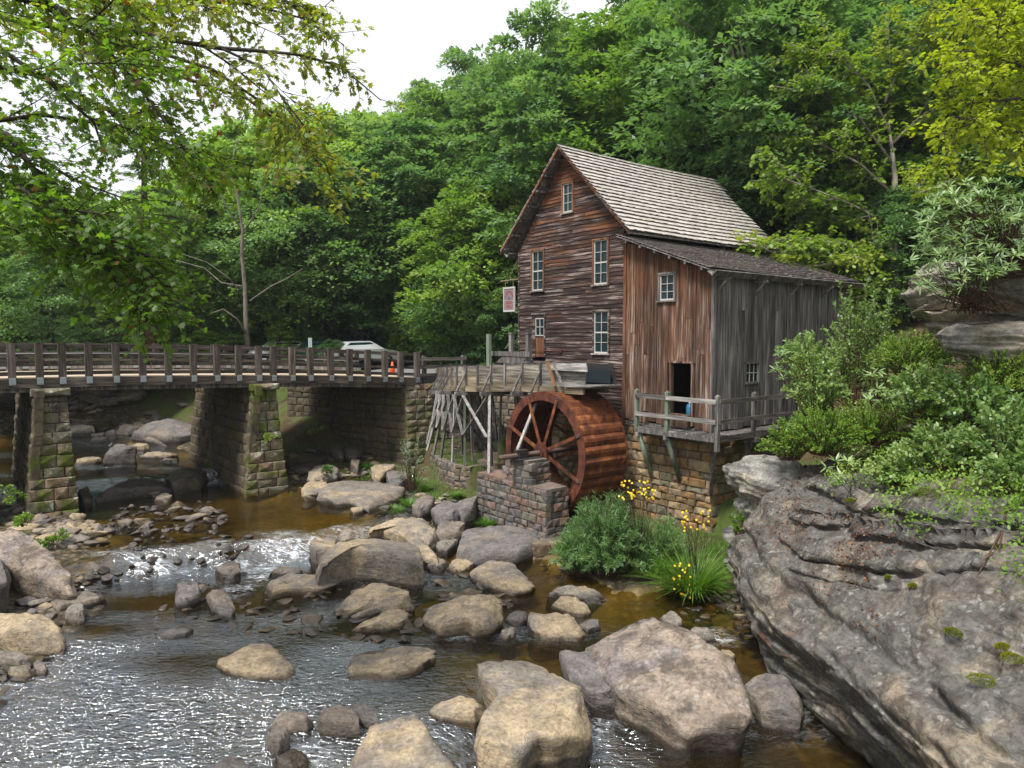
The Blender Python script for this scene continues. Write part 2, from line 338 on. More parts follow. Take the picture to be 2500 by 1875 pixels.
# ================================================================ ground, water
def P3(l): return [pz(*q) for q in l]
ab = w2
WPOLY = [(4.2, 3), (4.9, 9.7), (5.0, 13.0), (4.9, 15.3), pz(1640, 1440, 0), pz(1500, 1450, 0), pz(1430, 1400, 0), ab(12.6, 14.2), ab(11.9, 16.0), pz(1110, 1345, .1),
         pz(1010, 1318, .2), pz(950, 1290, .3), pz(900, 1250, .4), pz(810, 1215, .5), pz(740, 1190, .5), ab(9.3, 25.4), ab(9.0, 29), ab(8.0, 34), ab(8.2, 38),
         pz(440, 1080, .7), pz(330, 1092, .7), pz(270, 1058, .8), ab(4.2, 44.5), ab(5.5, 49), ab(7, 58), ab(5.0, 58), ab(3.6, 49), ab(2.2, 44), ab(0, 40), ab(-1.2, 34), ab(-.8, 27),
         ab(.6, 25.2), pz(180, 1262, .5), pz(262, 1285, .45), pz(250, 1330, .3), pz(215, 1400, .1), pz(190, 1450, 0), pz(180, 1500, 0), pz(150, 1570, 0), pz(60, 1660, 0), (-9.6, 11.5), (-9.3, 9), (-8.5, 3)]
WP = np.array(WPOLY)
def poly_sd(x, y, P):
    """signed distance, negative inside"""
    d2 = np.full(x.shape, 1e9); ins = np.zeros(x.shape, bool); n = len(P)
    for i in range(n):
        x0, y0 = P[i]; x1, y1 = P[(i + 1) % n]; ex, ey = x1 - x0, y1 - y0
        t = np.clip(((x - x0) * ex + (y - y0) * ey) / (ex * ex + ey * ey), 0, 1)
        d2 = np.minimum(d2, (x - x0 - t * ex) ** 2 + (y - y0 - t * ey) ** 2)
        c = (y0 > y) != (y1 > y); c &= x < (x1 - x0) * (y - y0) / (y1 - y0 + 1e-12) + x0; ins ^= c
    d = np.sqrt(d2); return np.where(ins, -d, d)
def sst(e0, e1, v): t = np.clip((v - e0) / (e1 - e0), 0, 1); return t * t * (3 - 2 * t)
def WL(x, y):
    """water level"""
    a = x * U[0] + y * U[1]; b = x * V[0] + y * V[1]
    w = .46 * sst(21.5, 22.9, y - .5 * x + .25 * np.sin(x * 1.7) + .12 * np.sin(x * 4.1)) * sst(-2.4, -4.0, x) + .04
    w = w - .34 * sst(12.2, 10.4, y + .25 * np.sin(x * 3)) * sst(-1.2, .2, x)
    w = w + .25 * sst(30.2, 31.4, b + .3 * a) * sst(28., 29., b) + .35 * sst(38.5, 42, b) + 1.0 * sst(42.5, 46, b) + 1.4 * sst(47, 58, b)
    return w
def HILL(x, y):
    n = .70 * x + .714 * y
    return np.where(n < 24.5, -9, 4.2) + .42 * np.maximum(0, n - 25.5 + 1.2 * np.sin(x * .11) + 1.0 * np.sin(y * .09)) ** 1.0 - .0010 * np.maximum(0, n - 60) ** 2
def massz(x, y):
    return np.interp(x, [5.6, 6.2, 7.0, 7.8, 9, 12, 16, 24], [-.5, .9, 2.4, 3.2, 3.95, 5.3, 6.9, 9.5])
def GROUND(x, y):
    x = np.asarray(x, float); y = np.asarray(y, float)
    a = x * U[0] + y * U[1]; b = x * V[0] + y * V[1]
    d = poly_sd(x, y, WP); w = WL(x, y)
    h = w + np.where(d < 0, np.maximum(-.38, d * .35), .14 * np.minimum(d, 2.2) + .55 * np.maximum(0, d - 2.2))
    h = h + .05 * np.sin(x * 2.1 + y) * np.sin(y * 1.7)
    hill = HILL(x, y)
    h = np.minimum(h, np.maximum(4.15, hill))
    # creek side under the mill: low strip in front of the foundation
    low = (a > 12.2) & (a < 16.6) & (b > 10.8) & (b < 20.6)
    h = np.where(low, .12 + .12 * np.maximum(0, a - 12.6), h)
    h = np.where((a > 10) & (a <= 12.3) & (b > 8) & (b < 20.6) & (x < 5.2) & (d > 0), np.minimum(h, .12), h)
    shore = (a > 9.3) & (a < 15.6) & (b > 16.5) & (b < 40) & (d > 0)
    h = np.where(shore, np.minimum(h, .26 + .05 * np.maximum(0, a - 12.5) + .30 * sst(24, 27, b) + .42 * np.maximum(0, b - 28.0) + .04 * np.minimum(d, 3)), h)
    # terrace under the flume
    ter = (b > 20.95) & (b < 25.9) & (a > 14.25 + .14 * (b - 21.5) ** 2 * .45 + .1) & (a < 18.5)
    h = np.where(ter, 1.27 + .28 * np.maximum(0, a - 15.6) + .1 * np.maximum(0, b - 23.5), h)
    h = np.where((a > 16.2) & (b > 16.0) & (b <= 20.95), 1.2, h)
    h = np.where((a > 18.4) & (b > 20.4) & (b < 26), 4.1, h)
    h = np.where((a > 15.7) & (b >= 25.9), 4.1, h)
    h = np.where((a > 16.6) & (b > 12.2) & (b < 20.3) & (a < 23.4), 2.9, h)
    # right hand spur
    sp = massz(x, y); m = sst(17.8, 16.6, y) * (x > 4.9)
    hs = sp * m + (1 - m) * h
    h = np.where((x > 5.6) & (y < 19), np.maximum(np.where(y < 16.5, -.5, h), hs), np.where((x > 4.6) & (y < 14.5), -.5, h))
    sp2 = 2.0 + .55 * np.maximum(0, x - 8.8); h = np.where((x > 7.5) & (b < 11.0) & (y >= 15), np.maximum(h, np.minimum(sp2, 4.5 + .5 * (x - 12))), h)
    h = np.where(hill > h, np.where((a < 24.5) & (b < 20.5) & (b > 8) & (a > 15), h, hill), h)
    return h
def gz(x, y): return float(GROUND(np.array([x]), np.array([y]))[0])
def axis_pts(lo, a0, a1, hi, step, g=1.13):
    m = list(np.arange(a0, a1, step)); s = step; p = a1
    while p < hi: m.append(p); s *= g; p += s
    m.append(hi); s = step; p = a0 - step; l = []
    while p > lo: l.append(p); s *= g; p -= s
    l.append(lo); return np.array(l[::-1] + m)
gx = axis_pts(-260, -19, 17, 260, .17); gy = axis_pts(-60, 3, 36, 420, .17)
XX, YY = np.meshgrid(gx, gy, indexing='ij'); xf, yf = XX.ravel(), YY.ravel()
zf = GROUND(xf, yf); sdw = poly_sd(xf, yf, WP)
near = (np.abs(xf) < 30) & (yf < 60)
zf = zf + fbm(np.stack([xf, yf, 0 * xf], 1) * 1.7, 3, 5) * .07 + np.where(near, fbm(np.stack([xf, yf, 0 * xf], 1) * 5, 2, 9) * .03, 0)
def ground_mat():
    m = M('ground_soil'); n = m.noise(m.co('World'), 1.3, 6, .65); f = m.noise(m.co('World'), 14, 5, .75); sd = m.attr('sd')
    v = m.n('TexVoronoi', Vector=m.co('World', (1, 1, .6)), Scale=5.5); vc = m.n('SeparateColor', Color=v.outputs['Color']).outputs[0]
    soil = m.mix(m.ramp(n, (.4, 0), (.6, 1)), (.060, .038, .022), (.10, .075, .040))
    grass = m.mix(f, (.035, .065, .012), (.09, .13, .028))
    col = m.mix(m.ramp(m.noise(m.co('World'), .8, 5, .7), (.44, 0), (.56, .85)), soil, grass)
    peb = m.mix(1., m.ramp(vc, (0, (.10, .075, .045)), (.5, (.17, .13, .08)), (1, (.23, .19, .14))), m.ramp(v.outputs['Distance'], (.1, 1.1), (.55, .35)), 'MULTIPLY')
    bed = m.mix(1., m.mix(.5, peb, (.23, .175, .065)), m.ramp(n, (.3, .6), (.7, 1.6)), 'MULTIPLY')
    col = m.mix(m.ramp(sd, (.0, 0), (.02, 0), (.025, 1)), col, col)
    s1 = m.n('MapRange', Value=sd, i1=1.2, i2=2.6).outputs[0]; col = m.mix(s1, peb, col)
    s2 = m.n('MapRange', Value=sd, i1=-.05, i2=.12).outputs[0]; col = m.mix(s2, bed, col)
    return m.done(col, .92, m.bump(m.math('ADD', f, m.math('MULTIPLY', v.outputs['Distance'], -.8)), .8, .05), .2)
g = link('ground', npmesh('ground', np.stack([xf, yf, zf], 1), grid_faces(len(gx), len(gy)), {'sd': sdw}), ground_mat(), smooth=True); g['kind'] = 'structure'
# water sheets
wx = np.arange(-16.0, 5.6, .078); wy = np.concatenate([np.arange(4.0, 30, .075), np.arange(30, 62, .16)])
WX, WY = np.meshgrid(wx, wy, indexing='ij'); xw, yw = WX.ravel(), WY.ravel()
# stretch the far end along the gorge so that the sheet follows the channel upstream
shift = np.maximum(0, yw - 22) * -1.0; xw = xw + shift
zw = WL(xw, yw); e = .05; slope = np.hypot(WL(xw + e, yw) - WL(xw - e, yw), WL(xw, yw + e) - WL(xw, yw - e)) / (2 * e)
P0 = np.stack([xw, yw, 0 * xw], 1)
pn = fbm(P0 * np.array([1.5, 2.6, 1]), 3, 3); pn2 = fbm(P0 * np.array([5, 8, 1]), 2, 11)
calm = sst(22.9, 23.8, yw - .5 * xw) * sst(27, 25, yw) * sst(-12, -9, xw); rough = np.clip(1 - calm, 0, 1)
right = sst(1.5, 3.0, xw) * sst(17, 9, yw); rough = rough * (1 - .8 * right)
rough = rough * np.clip(.12 + 2.2 * (fbm(P0 * np.array([.35, .7, 1]), 2, 41) + .12) + .9 * sst(-1, -5, xw) * sst(17, 12, yw) , .08, 1.25) * (1 - .45 * sst(-3.2, -1.5, xw) * sst(10.5, 11.5, yw)); zw = zw + (pn * .026 + pn2 * .012) * (.15 + .85 * rough) + pn2 * .05 * np.clip(slope * 4, 0, 1)
foam = (.22 + .78 * np.exp(-((xw + 6.2) / 1.7) ** 2)) * np.clip(slope * 2.1 - .10, 0, .8) * np.clip(pn * 1.2 + .55, 0, 1)
def spot(px, py, z, rx, ry, s=1.):
    global foam
    cx, cy_ = pz(px, py, z); foam = np.maximum(foam, s * np.exp(-(((xw - cx) / rx) ** 2 + ((yw - cy_) / ry) ** 2)) * (.3 + np.clip(pn2 * 1.1 + pn * .9 + .35, 0, 1.2)))
for q in ((640, 1390, .1, .55, 1.0, 1.), (600, 1430, 0, .35, .9, .7), (1490, 1700, -.2, .35, .5, .95), (1420, 1780, -.3, .35, .45, .6), (1230, 1860, -.3, .7, .25, .8), (700, 1320, .3, .8, .25, .5), (230, 1012, 1.4, .4, 1.6, 1.), (190, 1055, .9, .8, .5, .6),
          (520, 1175, .5, .8, .8, .4), (230, 1220, .5, .5, .4, .6), (330, 1390, .1, 1.5, .25, .5), (950, 1800, 0, .25, .5, .5), (760, 1850, 0, .4, .25, .45), (1750, 1560, 0, .35, .35, .5), (1450, 1470, 0, .25, .2, .4), (1120, 1560, 0, .6, .2, .35)): spot(*q)
depth = np.clip(.10 + .30 * (fbm(P0 * .45, 2, 21) + .6), .06, .6) * np.where(poly_sd(xw, yw, WP) > -.6, .6, 1.)
depth = depth * (1 + .8 * right) 
def water_mat():
    m = M('creek_water'); 
    n1 = m.noise(m.co('World', (2.1, 5.2, 1), rot=(0, 0, -.42)), 1.6, 2.5, .55, 1.1); n2 = m.noise(m.co('World', (5, 11, 1), rot=(0, 0, -.25)), 1.7, 1.5, .5, .8)
    h = m.math('ADD', n1, m.math('MULTIPLY', n2, .45)); rg = m.attr('rough')
    nb = m.n('Bump', Height=h, Strength=m.math('ADD', .06, m.math('MULTIPLY', rg, .94)), Distance=.062).outputs[0]
    d = m.attr('depth'); tint = m.ramp(d, (.03, (.95, .84, .48)), (.3, (.60, .50, .18)), (.6, (.27, .22, .08)))
    tr = m.n('BsdfTransparent', Color=tint); df = m.n('BsdfDiffuse', Color=(.04, .028, .009))
    a = m.n('MixShader', i0=m.ramp(d, (.0, .03), (.6, .38)), i1=tr.outputs[0], i2=df.outputs[0])
    gl = m.n('BsdfGlossy', Color=(.86, .93, 1), Roughness=.11, Normal=nb); fr = m.n('Fresnel', IOR=1.62, Normal=nb)
    fr2 = m.math('ADD', m.math('MULTIPLY', fr.outputs[0], m.math('ADD', .7, m.math('MULTIPLY', rg, 1.5))), m.math('MULTIPLY', rg, .045), clamp=True)
    b = m.n('MixShader', i0=fr2, i1=a.outputs[0], i2=gl.outputs[0])
    fo = m.n('BsdfDiffuse', Color=(.72, .76, .80), Normal=nb); fn = m.noise(m.co('World', (3.2, 7, 3), rot=(0, 0, -.45)), 1.5, 7, .72, 1.2)
    ff = m.math('MULTIPLY', m.attr('foam'), m.ramp(fn, (.46, 0), (.60, 1)), clamp=True)
    c = m.n('MixShader', i0=ff, i1=b.outputs[0], i2=fo.outputs[0])
    m.t.links.new(c.outputs[0], m.out.inputs[0]); m.t.nodes.remove(m.b); return m.m
o = link('creek_water', npmesh('creek_water', np.stack([xw, yw, zw], 1), grid_faces(len(wx), len(wy)), {'foam': np.clip(foam, 0, 1), 'depth': depth, 'rough': rough}), water_mat(), smooth=True); o['kind'] = 'structure'
# ================================================================ stone blocks shared by every wall
rs = random.Random(5)
def stone_variant(i):
    r = random.Random(i); j = lambda s: (r.random() - .5) * s
    b = MB(); x, z = .5, .5; q = [(-x, -z), (x, -z), (x, z), (-x, z)]
    back = [(p[0], .5, p[1]) for p in q]; rim = [(p[0] * (1 + j(.04)), -.36 + j(.10), p[1] * (1 + j(.06))) for p in q]
    fr = [(p[0] * (.90 + j(.08)), -.48 + j(.14), p[1] * (.86 + j(.10))) for p in q]; c = (j(.3), -.56 + j(.12), j(.3))
    b.add(back + rim + fr + [c], [(3, 2, 1, 0)] + [(k, (k + 1) % 4, (k + 1) % 4 + 4, k + 4) for k in range(4)] + [(k + 4, (k + 1) % 4 + 4, (k + 1) % 4 + 8, k + 8) for k in range(4)] + [(k + 8, (k + 1) % 4 + 8, 12) for k in range(4)])
    me = bpy.data.meshes.new('stone'); me.from_pydata(b.v, [], b.f); me.update(); return me
_sv = {}
def stone_meshes(mat):
    if mat.name not in _sv:
        _sv[mat.name] = []
        for i in range(7):
            me = stone_variant(i); me.materials.append(mat); _sv[mat.name].append(me)
    return _sv[mat.name]
def place_stone(root, mat, c, ang, sx, sy, sz, name='stone'):
    o = bpy.data.objects.new(name, rs.choice(stone_meshes(mat))); COL.objects.link(o); o.parent = root
    b = BASE[root.name]; o.location = (c[0] - b[0], c[1] - b[1], c[2] - b[2]); o.rotation_euler = (rs.uniform(-.02, .02), rs.uniform(-.012, .012), ang + rs.uniform(-.03, .03)); o.scale = (sx, sy, sz); return o
def stone_wall(root, mat, p0, p1, z0, z1, hr, wr, th=.22, bat=0., tap=(0, 0), gap=.012, topfn=None):
    """courses of single stones; the face looks to the right of p0 -> p1; BAT leans it inwards, TAP moves its ends inwards per metre"""
    d = Vector((p1[0] - p0[0], p1[1] - p0[1])); L = d.length; d /= L; nrm = Vector((d.y, -d.x)); ang = math.atan2(d.y, d.x); z = z0; n = 0
    while z < z1 - .05:
        h = rs.uniform(*hr); h = min(h, z1 - z)
        if z1 - (z + h) < hr[0] * .5: h = z1 - z
        zm = z + h / 2; s0, s1 = tap[0] * (zm - z0), L - tap[1] * (zm - z0); s = s0
        while s < s1 - .02:
            w = rs.uniform(*wr)
            if s1 - (s + w) < wr[0] * .6: w = s1 - s
            m = s + w / 2
            if topfn is None or z + h * .6 < topfn(m):
                pr = rs.uniform(-.02, .03); off = -th / 2 + pr - bat * (zm - z0)
                place_stone(root, mat, (p0[0] + d.x * m + nrm.x * off, p0[1] + d.y * m + nrm.y * off, zm), ang, w - gap, th, h - gap); n += 1
            s += w
        z += h
    return n
# ================================================================ the mill
A0, BL, BR, BC = 16.3, 20.41, 15.15, 11.93       # gable plane, left wall, right wall, lean-to wall
A1, ZE, ZR, BM = 23.7, 9.12, 12.28, 17.85        # rear wall, eave, ridge, ridge line
ZF = 3.42
mill = thing('grist_mill', 'weathered brown clapboard grist mill with a steep shingled roof and plank lean-to', 'mill', A0, BC, 1.0, True)
core = MB()
core.prism([(A0 + .12, BL - .1, ZF), (A0 + .12, BR + .1, ZF), (A0 + .12, BR + .1, ZE), (A0 + .12, BM, ZR - .12), (A0 + .12, BL - .1, ZE)], (.06, 0, 0))
core.box(A0 + .12, A1, BL - .16, BL - .1, ZF, ZE); core.box(A1 - .06, A1, BR, BL - .1, ZF - .3, ZE); core.box(A1 - .06, A1, BC + .1, BR, ZF - .3, 7.8)
core.prism([(A1 - .12, BL - .1, ZE), (A1 - .12, BR + .1, ZE), (A1 - .12, BM, ZR - .12)], (.06, 0, 0))
core.box(A0 + .12, A1, BR + .1, BR + .16, 8.6, 9.3)
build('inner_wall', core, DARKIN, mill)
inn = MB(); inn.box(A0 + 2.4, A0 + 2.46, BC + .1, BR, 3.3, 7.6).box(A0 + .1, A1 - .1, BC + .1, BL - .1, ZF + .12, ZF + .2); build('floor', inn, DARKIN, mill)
DOOR = (12.62, 13.33, 3.86, 5.27); LW = (13.25, 13.82, 7.10, 7.78)
# --- clapboards of the gable, cut round the openings
WINS = [('attic', 17.57, 18.03, 10.20, 11.08, 3, 2), ('ul', 19.06, 19.64, 7.68, 9.0, 4, 2), ('ur', 15.94, 16.53, 7.72, 9.05, 4, 2), ('lr', 15.88, 16.50, 5.52, 6.80, 4, 2), ('ll', 18.99, 19.58, 5.30, 6.76, 0, 0)]
rb = random.Random(3); z = ZF - .02; row = 0
def gable_span(z): 
    if z < ZE: return BR, BL
    k = (z - ZE) / (ZR - ZE); return BR + (BM - BR) * k, BL + (BM - BL) * k
def clap(b0, b1, z, h):
    n = max(2, int((b1 - b0) / .5)); m = MB(); w0 = rb.uniform(-.006, .006); t = rb.uniform(.022, .034)
    for i in range(n):
        s0, s1 = b0 + (b1 - b0) * i / n, b0 + (b1 - b0) * (i + 1) / n
        f = lambda s: w0 + .006 * math.sin(s * 3.1 + row * 1.7) + .004 * math.sin(s * 9 + row)
        g = lambda s, z_: max(0, 0) 
        m.hexa([(A0 - t, s0, z + f(s0)), (A0 - t, s1, z + f(s1)), (A0 + .02, s1, z + f(s1)), (A0 + .02, s0, z + f(s0))],
               [(A0 - .004, s0, z + h + f(s0)), (A0 - .004, s1, z + h + f(s1)), (A0 + .02, s1, z + h + f(s1)), (A0 + .02, s0, z + h + f(s0))])
    build('clapboard', m, CLAP, mill)
EX = .126
while z < ZR - .1:
    lo, hi = gable_span(z + EX * .5)
    cuts = [(b0 - .07, b1 + .07) for (_, b0, b1, z0, z1, _, _) in WINS if z + EX > z0 - .02 and z < z1 + .04]
    spans = [(lo, hi)]
    for c0, c1 in cuts:
        ns = []
        for s0, s1 in spans:
            if c1 <= s0 or c0 >= s1: ns.append((s0, s1)); continue
            if c0 > s0: ns.append((s0, c0))
            if c1 < s1: ns.append((c1, s1))
        spans = ns
    for s0, s1 in spans:
        if s1 - s0 > 3.2:
            c = rb.uniform(s0 + .8, s1 - .8); clap(s0, c - .004, z, EX + .02); clap(c + .004, s1, z, EX + .02)
        elif s1 - s0 > .05: clap(s0, s1, z, EX + .02)
    z += EX; row += 1
# left side wall boards and corner boards
m = MB()
for k in range(45): m.hexa([(A0, BL + .03, ZF + k * EX), (A1, BL + .03, ZF + k * EX), (A1, BL - .02, ZF + k * EX), (A0, BL - .02, ZF + k * EX)], [(A0, BL + .005, ZF + k * EX + .13), (A1, BL + .005, ZF + k * EX + .13), (A1, BL - .02, ZF + k * EX + .13), (A0, BL - .02, ZF + k * EX + .13)])
o = build('side_clapboard', m, CLAP, mill); o['kind'] = 'stuff'
build('corner_board', MB().box(A0 - .045, A0 + .05, BR - .02, BR + .09, ZF - .1, ZE), RUSTF, mill)
build('corner_board', MB().box(A0 - .04, A0 + .05, BL - .03, BL + .05, ZF, ZE), CLAP, mill)
def window(b0, b1, z0, z1, rows, cols, a=A0, fm=RUSTF, parent=mill, split=True, sill=True):
    f = MB(); t = .055
    f.box(a - .06, a + .05, b0 - .07, b0 - .005, z0 - .03, z1 + .05).box(a - .06, a + .05, b1 + .005, b1 + .07, z0 - .03, z1 + .05).box(a - .075, a + .05, b0 - .09, b1 + .09, z1 + .05, z1 + .10)
    w = build('window', f, fm, parent)
    if sill: build('sill', MB().box(a - .10, a + .05, b0 - .09, b1 + .09, z0 - .075, z0 - .03), PALE, w)
    s = MB(); s.box(a - .03, a + .02, b0 - .005, b0 + .03, z0 - .03, z1 + .05).box(a - .03, a + .02, b1 - .03, b1 + .005, z0 - .03, z1 + .05).box(a - .03, a + .02, b0 + .03, b1 - .03, z0 - .03, z0 + .02).box(a - .03, a + .02, b0 + .03, b1 - .03, z1 + .01, z1 + .05)
    build('sash', s, SASH, w); g = MB()
    ph = (z1 - z0) / rows; pw = (b1 - b0 - .06) / cols
    for r_ in range(1, rows):
        th = .022 if (split and r_ == rows // 2 and rows == 4) else .008; g.box(a - .022, a + .0, b0 + .03, b1 - .03, z0 + r_ * ph - th, z0 + r_ * ph + th)
    for c_ in range(1, cols): g.box(a - .026, a - .001, b0 + .03 + c_ * pw - .008, b0 + .03 + c_ * pw + .008, z0 + .02, z1 + .01)
    build('glazing_bar', g, SASH, w)
    for r_ in range(rows):
        for c_ in range(cols):
            x = rb.uniform(-.003, .003)
            build('pane', MB().box(a + .004 + x, a + .010 + x, b0 + .03 + c_ * pw + .006, b0 + .03 + (c_ + 1) * pw - .006, z0 + r_ * ph + .008, z0 + (r_ + 1) * ph - .008), GLASS, w)
    return w
for (nm, b0, b1, z0, z1, r_, c_) in WINS:
    if r_: window(b0, b1, z0, z1, r_, c_, fm=RUSTF if nm != 'lr' else CLAP)
# lower left: narrow door with a four-light upper half
b0, b1, z0, z1 = 18.99, 19.58, 5.30, 6.76
d = build('loft_door', MB().box(A0 - .02, A0 + .03, b0 + .0, b1 - .12, z0, 6.0).box(A0 - .05, A0 + .05, b1 - .12, b1 + .07, z0 - .02, z1 + .05).box(A0 - .05, A0 + .05, b0 - .07, b0, z0, z1 + .05), CLAP, mill)
build('door_head', MB().box(A0 - .07, A0 + .05, b0 - .09, b1 + .1, z1 + .05, z1 + .1), PALE, d)
for k in range(3): build('door_plank', MB().box(A0 - .035, A0 - .02, b0 + .02 + k * .145, b0 + .155 + k * .145, z0 + .02, 5.98), RUSTF, d)
w = build('window', MB().box(A0 - .03, A0 + .03, b0, b1 - .12, 6.0, 6.06).box(A0 - .03, A0 + .03, b0, b1 - .12, 6.68, 6.80), CLAP, mill)
g = MB().box(A0 - .04, A0, b0, b0 + .025, 6.06, 6.68).box(A0 - .04, A0, b1 - .145, b1 - .12, 6.06, 6.68).box(A0 - .04, A0, b0 + .025, b1 - .145, 6.06, 6.09).box(A0 - .04, A0, b0 + .025, b1 - .145, 6.65, 6.68)
g.box(A0 - .035, A0 - .004, b0 + .225, b0 + .245, 6.09, 6.65).box(A0 - .03, A0 - .006, b0 + .025, b1 - .145, 6.36, 6.38); build('glazing_bar', g, SASH, w)
for i in range(2):
    for j in range(2): build('pane', MB().box(A0 + .0, A0 + .006, b0 + .03 + i * .21, b0 + .22 + i * .215, 6.1 + j * .28, 6.35 + j * .29), GLASS, w)
build('iron_plate', MB().box(A0 - .06, A0 - .03, 18.05, 18.16, 5.47, 5.58), RUST, mill); build('tie_rod', MB().tube([(A0 - .09, 18.1, 5.53), (A0 - .09, 19.9, 5.56)], .012, 5), RUST, mill)
# --- lean-to front: rust-brown planks
b = BR - .02; k = 0; rp = random.Random(8)
rl = lambda b: 7.80 + (b - BC) * .395            # underside of the lean-to roof
while b > BC + .06:
    w_ = rp.uniform(.14, .24); b2 = max(b - w_, BC + .04)
    if b2 - BC < .12: b2 = BC + .04
    segs = [(3.46 + rp.uniform(-.06, .05), None)]
    zt0, zt1 = rl(b) - .02, rl(b2) - .02; lo = segs[0][0]; pr = rp.choice([.0, .012, .022]) + rp.uniform(0, .006)
    parts = [(lo, None)]
    def pl(za, zb0, zb1, b=b, b2=b2, pr=pr):
        build('plank', MB().hexa([(A0 - pr - .02, b - .006, za), (A0 + .01, b - .006, za), (A0 + .01, b2 + .006, za), (A0 - pr - .02, b2 + .006, za)], [(A0 - pr - .012, b - .006, zb0), (A0 + .01, b - .006, zb0), (A0 + .01, b2 + .006, zb1), (A0 - pr - .012, b2 + .006, zb1)]), PLANKW, mill)
    mid = (b + b2) / 2; cuts = [c for c in ((DOOR[0] - .03, DOOR[1] + .03, 3.3, DOOR[3]), (LW[0] - .05, LW[1] + .05, LW[2] - .05, LW[3] + .06)) if c[0] < mid < c[1]]
    z = lo
    for c in sorted(cuts, key=lambda c: c[2]):
        if c[2] > z + .05: pl(z, c[2], c[2])
        z = c[3]
    js = rp.uniform(5.4, 7.0)
    if z < js < zt1 - .6 and rp.random() < .6: pl(z, js - .004, js - .004); z = js + .004
    pl(z, zt0, zt1); b = b2
build('corner_board', MB().box(A0 - .05, A0 + .07, BC - .03, BC + .04, 3.3, 7.78), SIDEW, mill)
dm = MB().box(A0 - .06, A0 + .08, DOOR[0] - .07, DOOR[0], 3.5, DOOR[3]).box(A0 - .06, A0 + .08, DOOR[1], DOOR[1] + .07, 3.5, DOOR[3]).box(A0 - .07, A0 + .08, DOOR[0] - .1, DOOR[1] + .1, DOOR[3], DOOR[3] + .06)
d = build('door_frame', dm, PLANKW, mill); build('doorstep', MB().box(A0 - .22, A0 + .05, DOOR[0] - .05, DOOR[1] + .02, 3.76, 3.81).box(A0 - .18, A0 + .0, DOOR[0], DOOR[1], 3.45, 3.76), PLANKW, mill)
w = window(LW[0] + .03, LW[1] - .03, LW[2], LW[3], 3, 2, fm=GREY, split=False)
jug = thing('blue_water_jug', 'blue plastic jug standing in the dark doorway of the lean-to', 'jug', A0 + .5, 13.05, 3.6, True)
build('body', MB().tube([(A0 + .5, 13.05, z_) for z_ in (3.62, 3.66, 4.0, 4.06)], [.09, .12, .12, .08], 12), plain('blue_plastic', (.03, .16, .30), .35), jug, True)
build('cap', MB().tube([(A0 + .5, 13.05, 4.06), (A0 + .5, 13.05, 4.12)], .045, 10), plain('pale_plastic', (.5, .55, .6), .4), jug, True)
# --- lean-to side wall: grey planks
a = A0 + .07; SWN = (17.80, 18.42, 4.72, 5.24); rp = random.Random(11)
while a < A1 - .05:
    a2 = min(a + rp.uniform(.16, .27), A1); pr = rp.choice([0, .014, .02]); mid = (a + a2) / 2
    def ps(za, zb, a=a, a2=a2, pr=pr): build('plank', MB().box(a + .004, a2 - .004, BC - pr - .02, BC + .02, za, zb), SIDEW, mill)
    if SWN[0] - .02 < mid < SWN[1] + .02: ps(3.45, SWN[2] - .04); ps(SWN[3] + .04, 7.78)
    else:
        if rp.random() < .3: j = rp.uniform(4.6, 6.8); ps(3.4, j - .004); ps(j + .004, 7.78)
        else: ps(3.42, 7.78)
    a = a2
f = MB(); x0, x1, z0, z1 = SWN
f.box(x0 - .05, x1 + .05, BC - .07, BC + .03, z1, z1 + .05).box(x0 - .05, x1 + .05, BC - .09, BC + .03, z0 - .06, z0).box(x0 - .05, x0, BC - .06, BC + .03, z0, z1).box(x1, x1 + .05, BC - .06, BC + .03, z0, z1)
w = build('window', f, SIDEW, mill); g = MB(); n = 3; pw = (x1 - x0) / 3
for i in range(1, 3): g.box(x0 + i * pw - .009, x0 + i * pw + .009, BC - .03, BC - .01, z0, z1)
g.box(x0, x1, BC - .027, BC - .012, z0 + .25, z0 + .27).box(x0, x0 + .02, BC - .03, BC, z0, z1).box(x1 - .02, x1, BC - .03, BC, z0, z1); build('glazing_bar', g, SASH, w)
for i in range(3):
    for j in range(2): build('pane', MB().box(x0 + i * pw + .012, x0 + (i + 1) * pw - .012, BC - .004, BC + .002, z0 + .01 + j * .26, z0 + .25 + j * .255), GLASS, w)
build('batten', MB().box(18.14, 18.26, BC - .055, BC - .022, 5.3, 7.2), GREY, mill); build('batten', MB().box(20.15, 20.25, BC - .05, BC - .022, 3.5, 7.2), SIDEW, mill)
# --- roofs
def slope_pts(bA, zA, bB, zB, t): return bA + (bB - bA) * t, zA + (zB - zA) * t
rf = thing  # noqa
RA0, RA1 = A0 - .42, A1 + .35
OV = .56; sr = (ZR + .06 - (ZE + .10)) / (BM - (BR - .46)); 
bE, zE = BR - .48, ZE + .06; bE2 = BL + .62; zE2 = ZE + .06
sheath = MB().prism([(RA0 + .03, bE + .03, zE - .05), (RA0 + .03, BM, ZR + .02), (RA0 + .03, bE2 - .03, zE2 - .05), (RA0 + .03, bE2 - .03, zE2 - .09), (RA0 + .03, BM, ZR - .05), (RA0 + .03, bE + .03, zE - .09)], (RA1 - RA0 - .06, 0, 0))
roof = build('roof', sheath, SIDEW, mill)
for sgn, be in ((1, bE), (-1, bE2)):
    build('bargeboard', MB().prism([(RA0 - .01, be, zE - .04), (RA0 - .01, BM, ZR + .03), (RA0 - .01, BM, ZR - .08), (RA0 - .01, be, zE - .13)], (.035, 0, 0)), CLAP, roof)
for k in range(7):
    t = (k + .5) / 7; 
    for be in (bE2,): bb, zz = slope_pts(be, zE - .14, BM, ZR - .1, t); build('lookout', MB().box(RA0 + .02, A0, bb - .03, bb + .03, zz - .08, zz), SIDEW, roof)
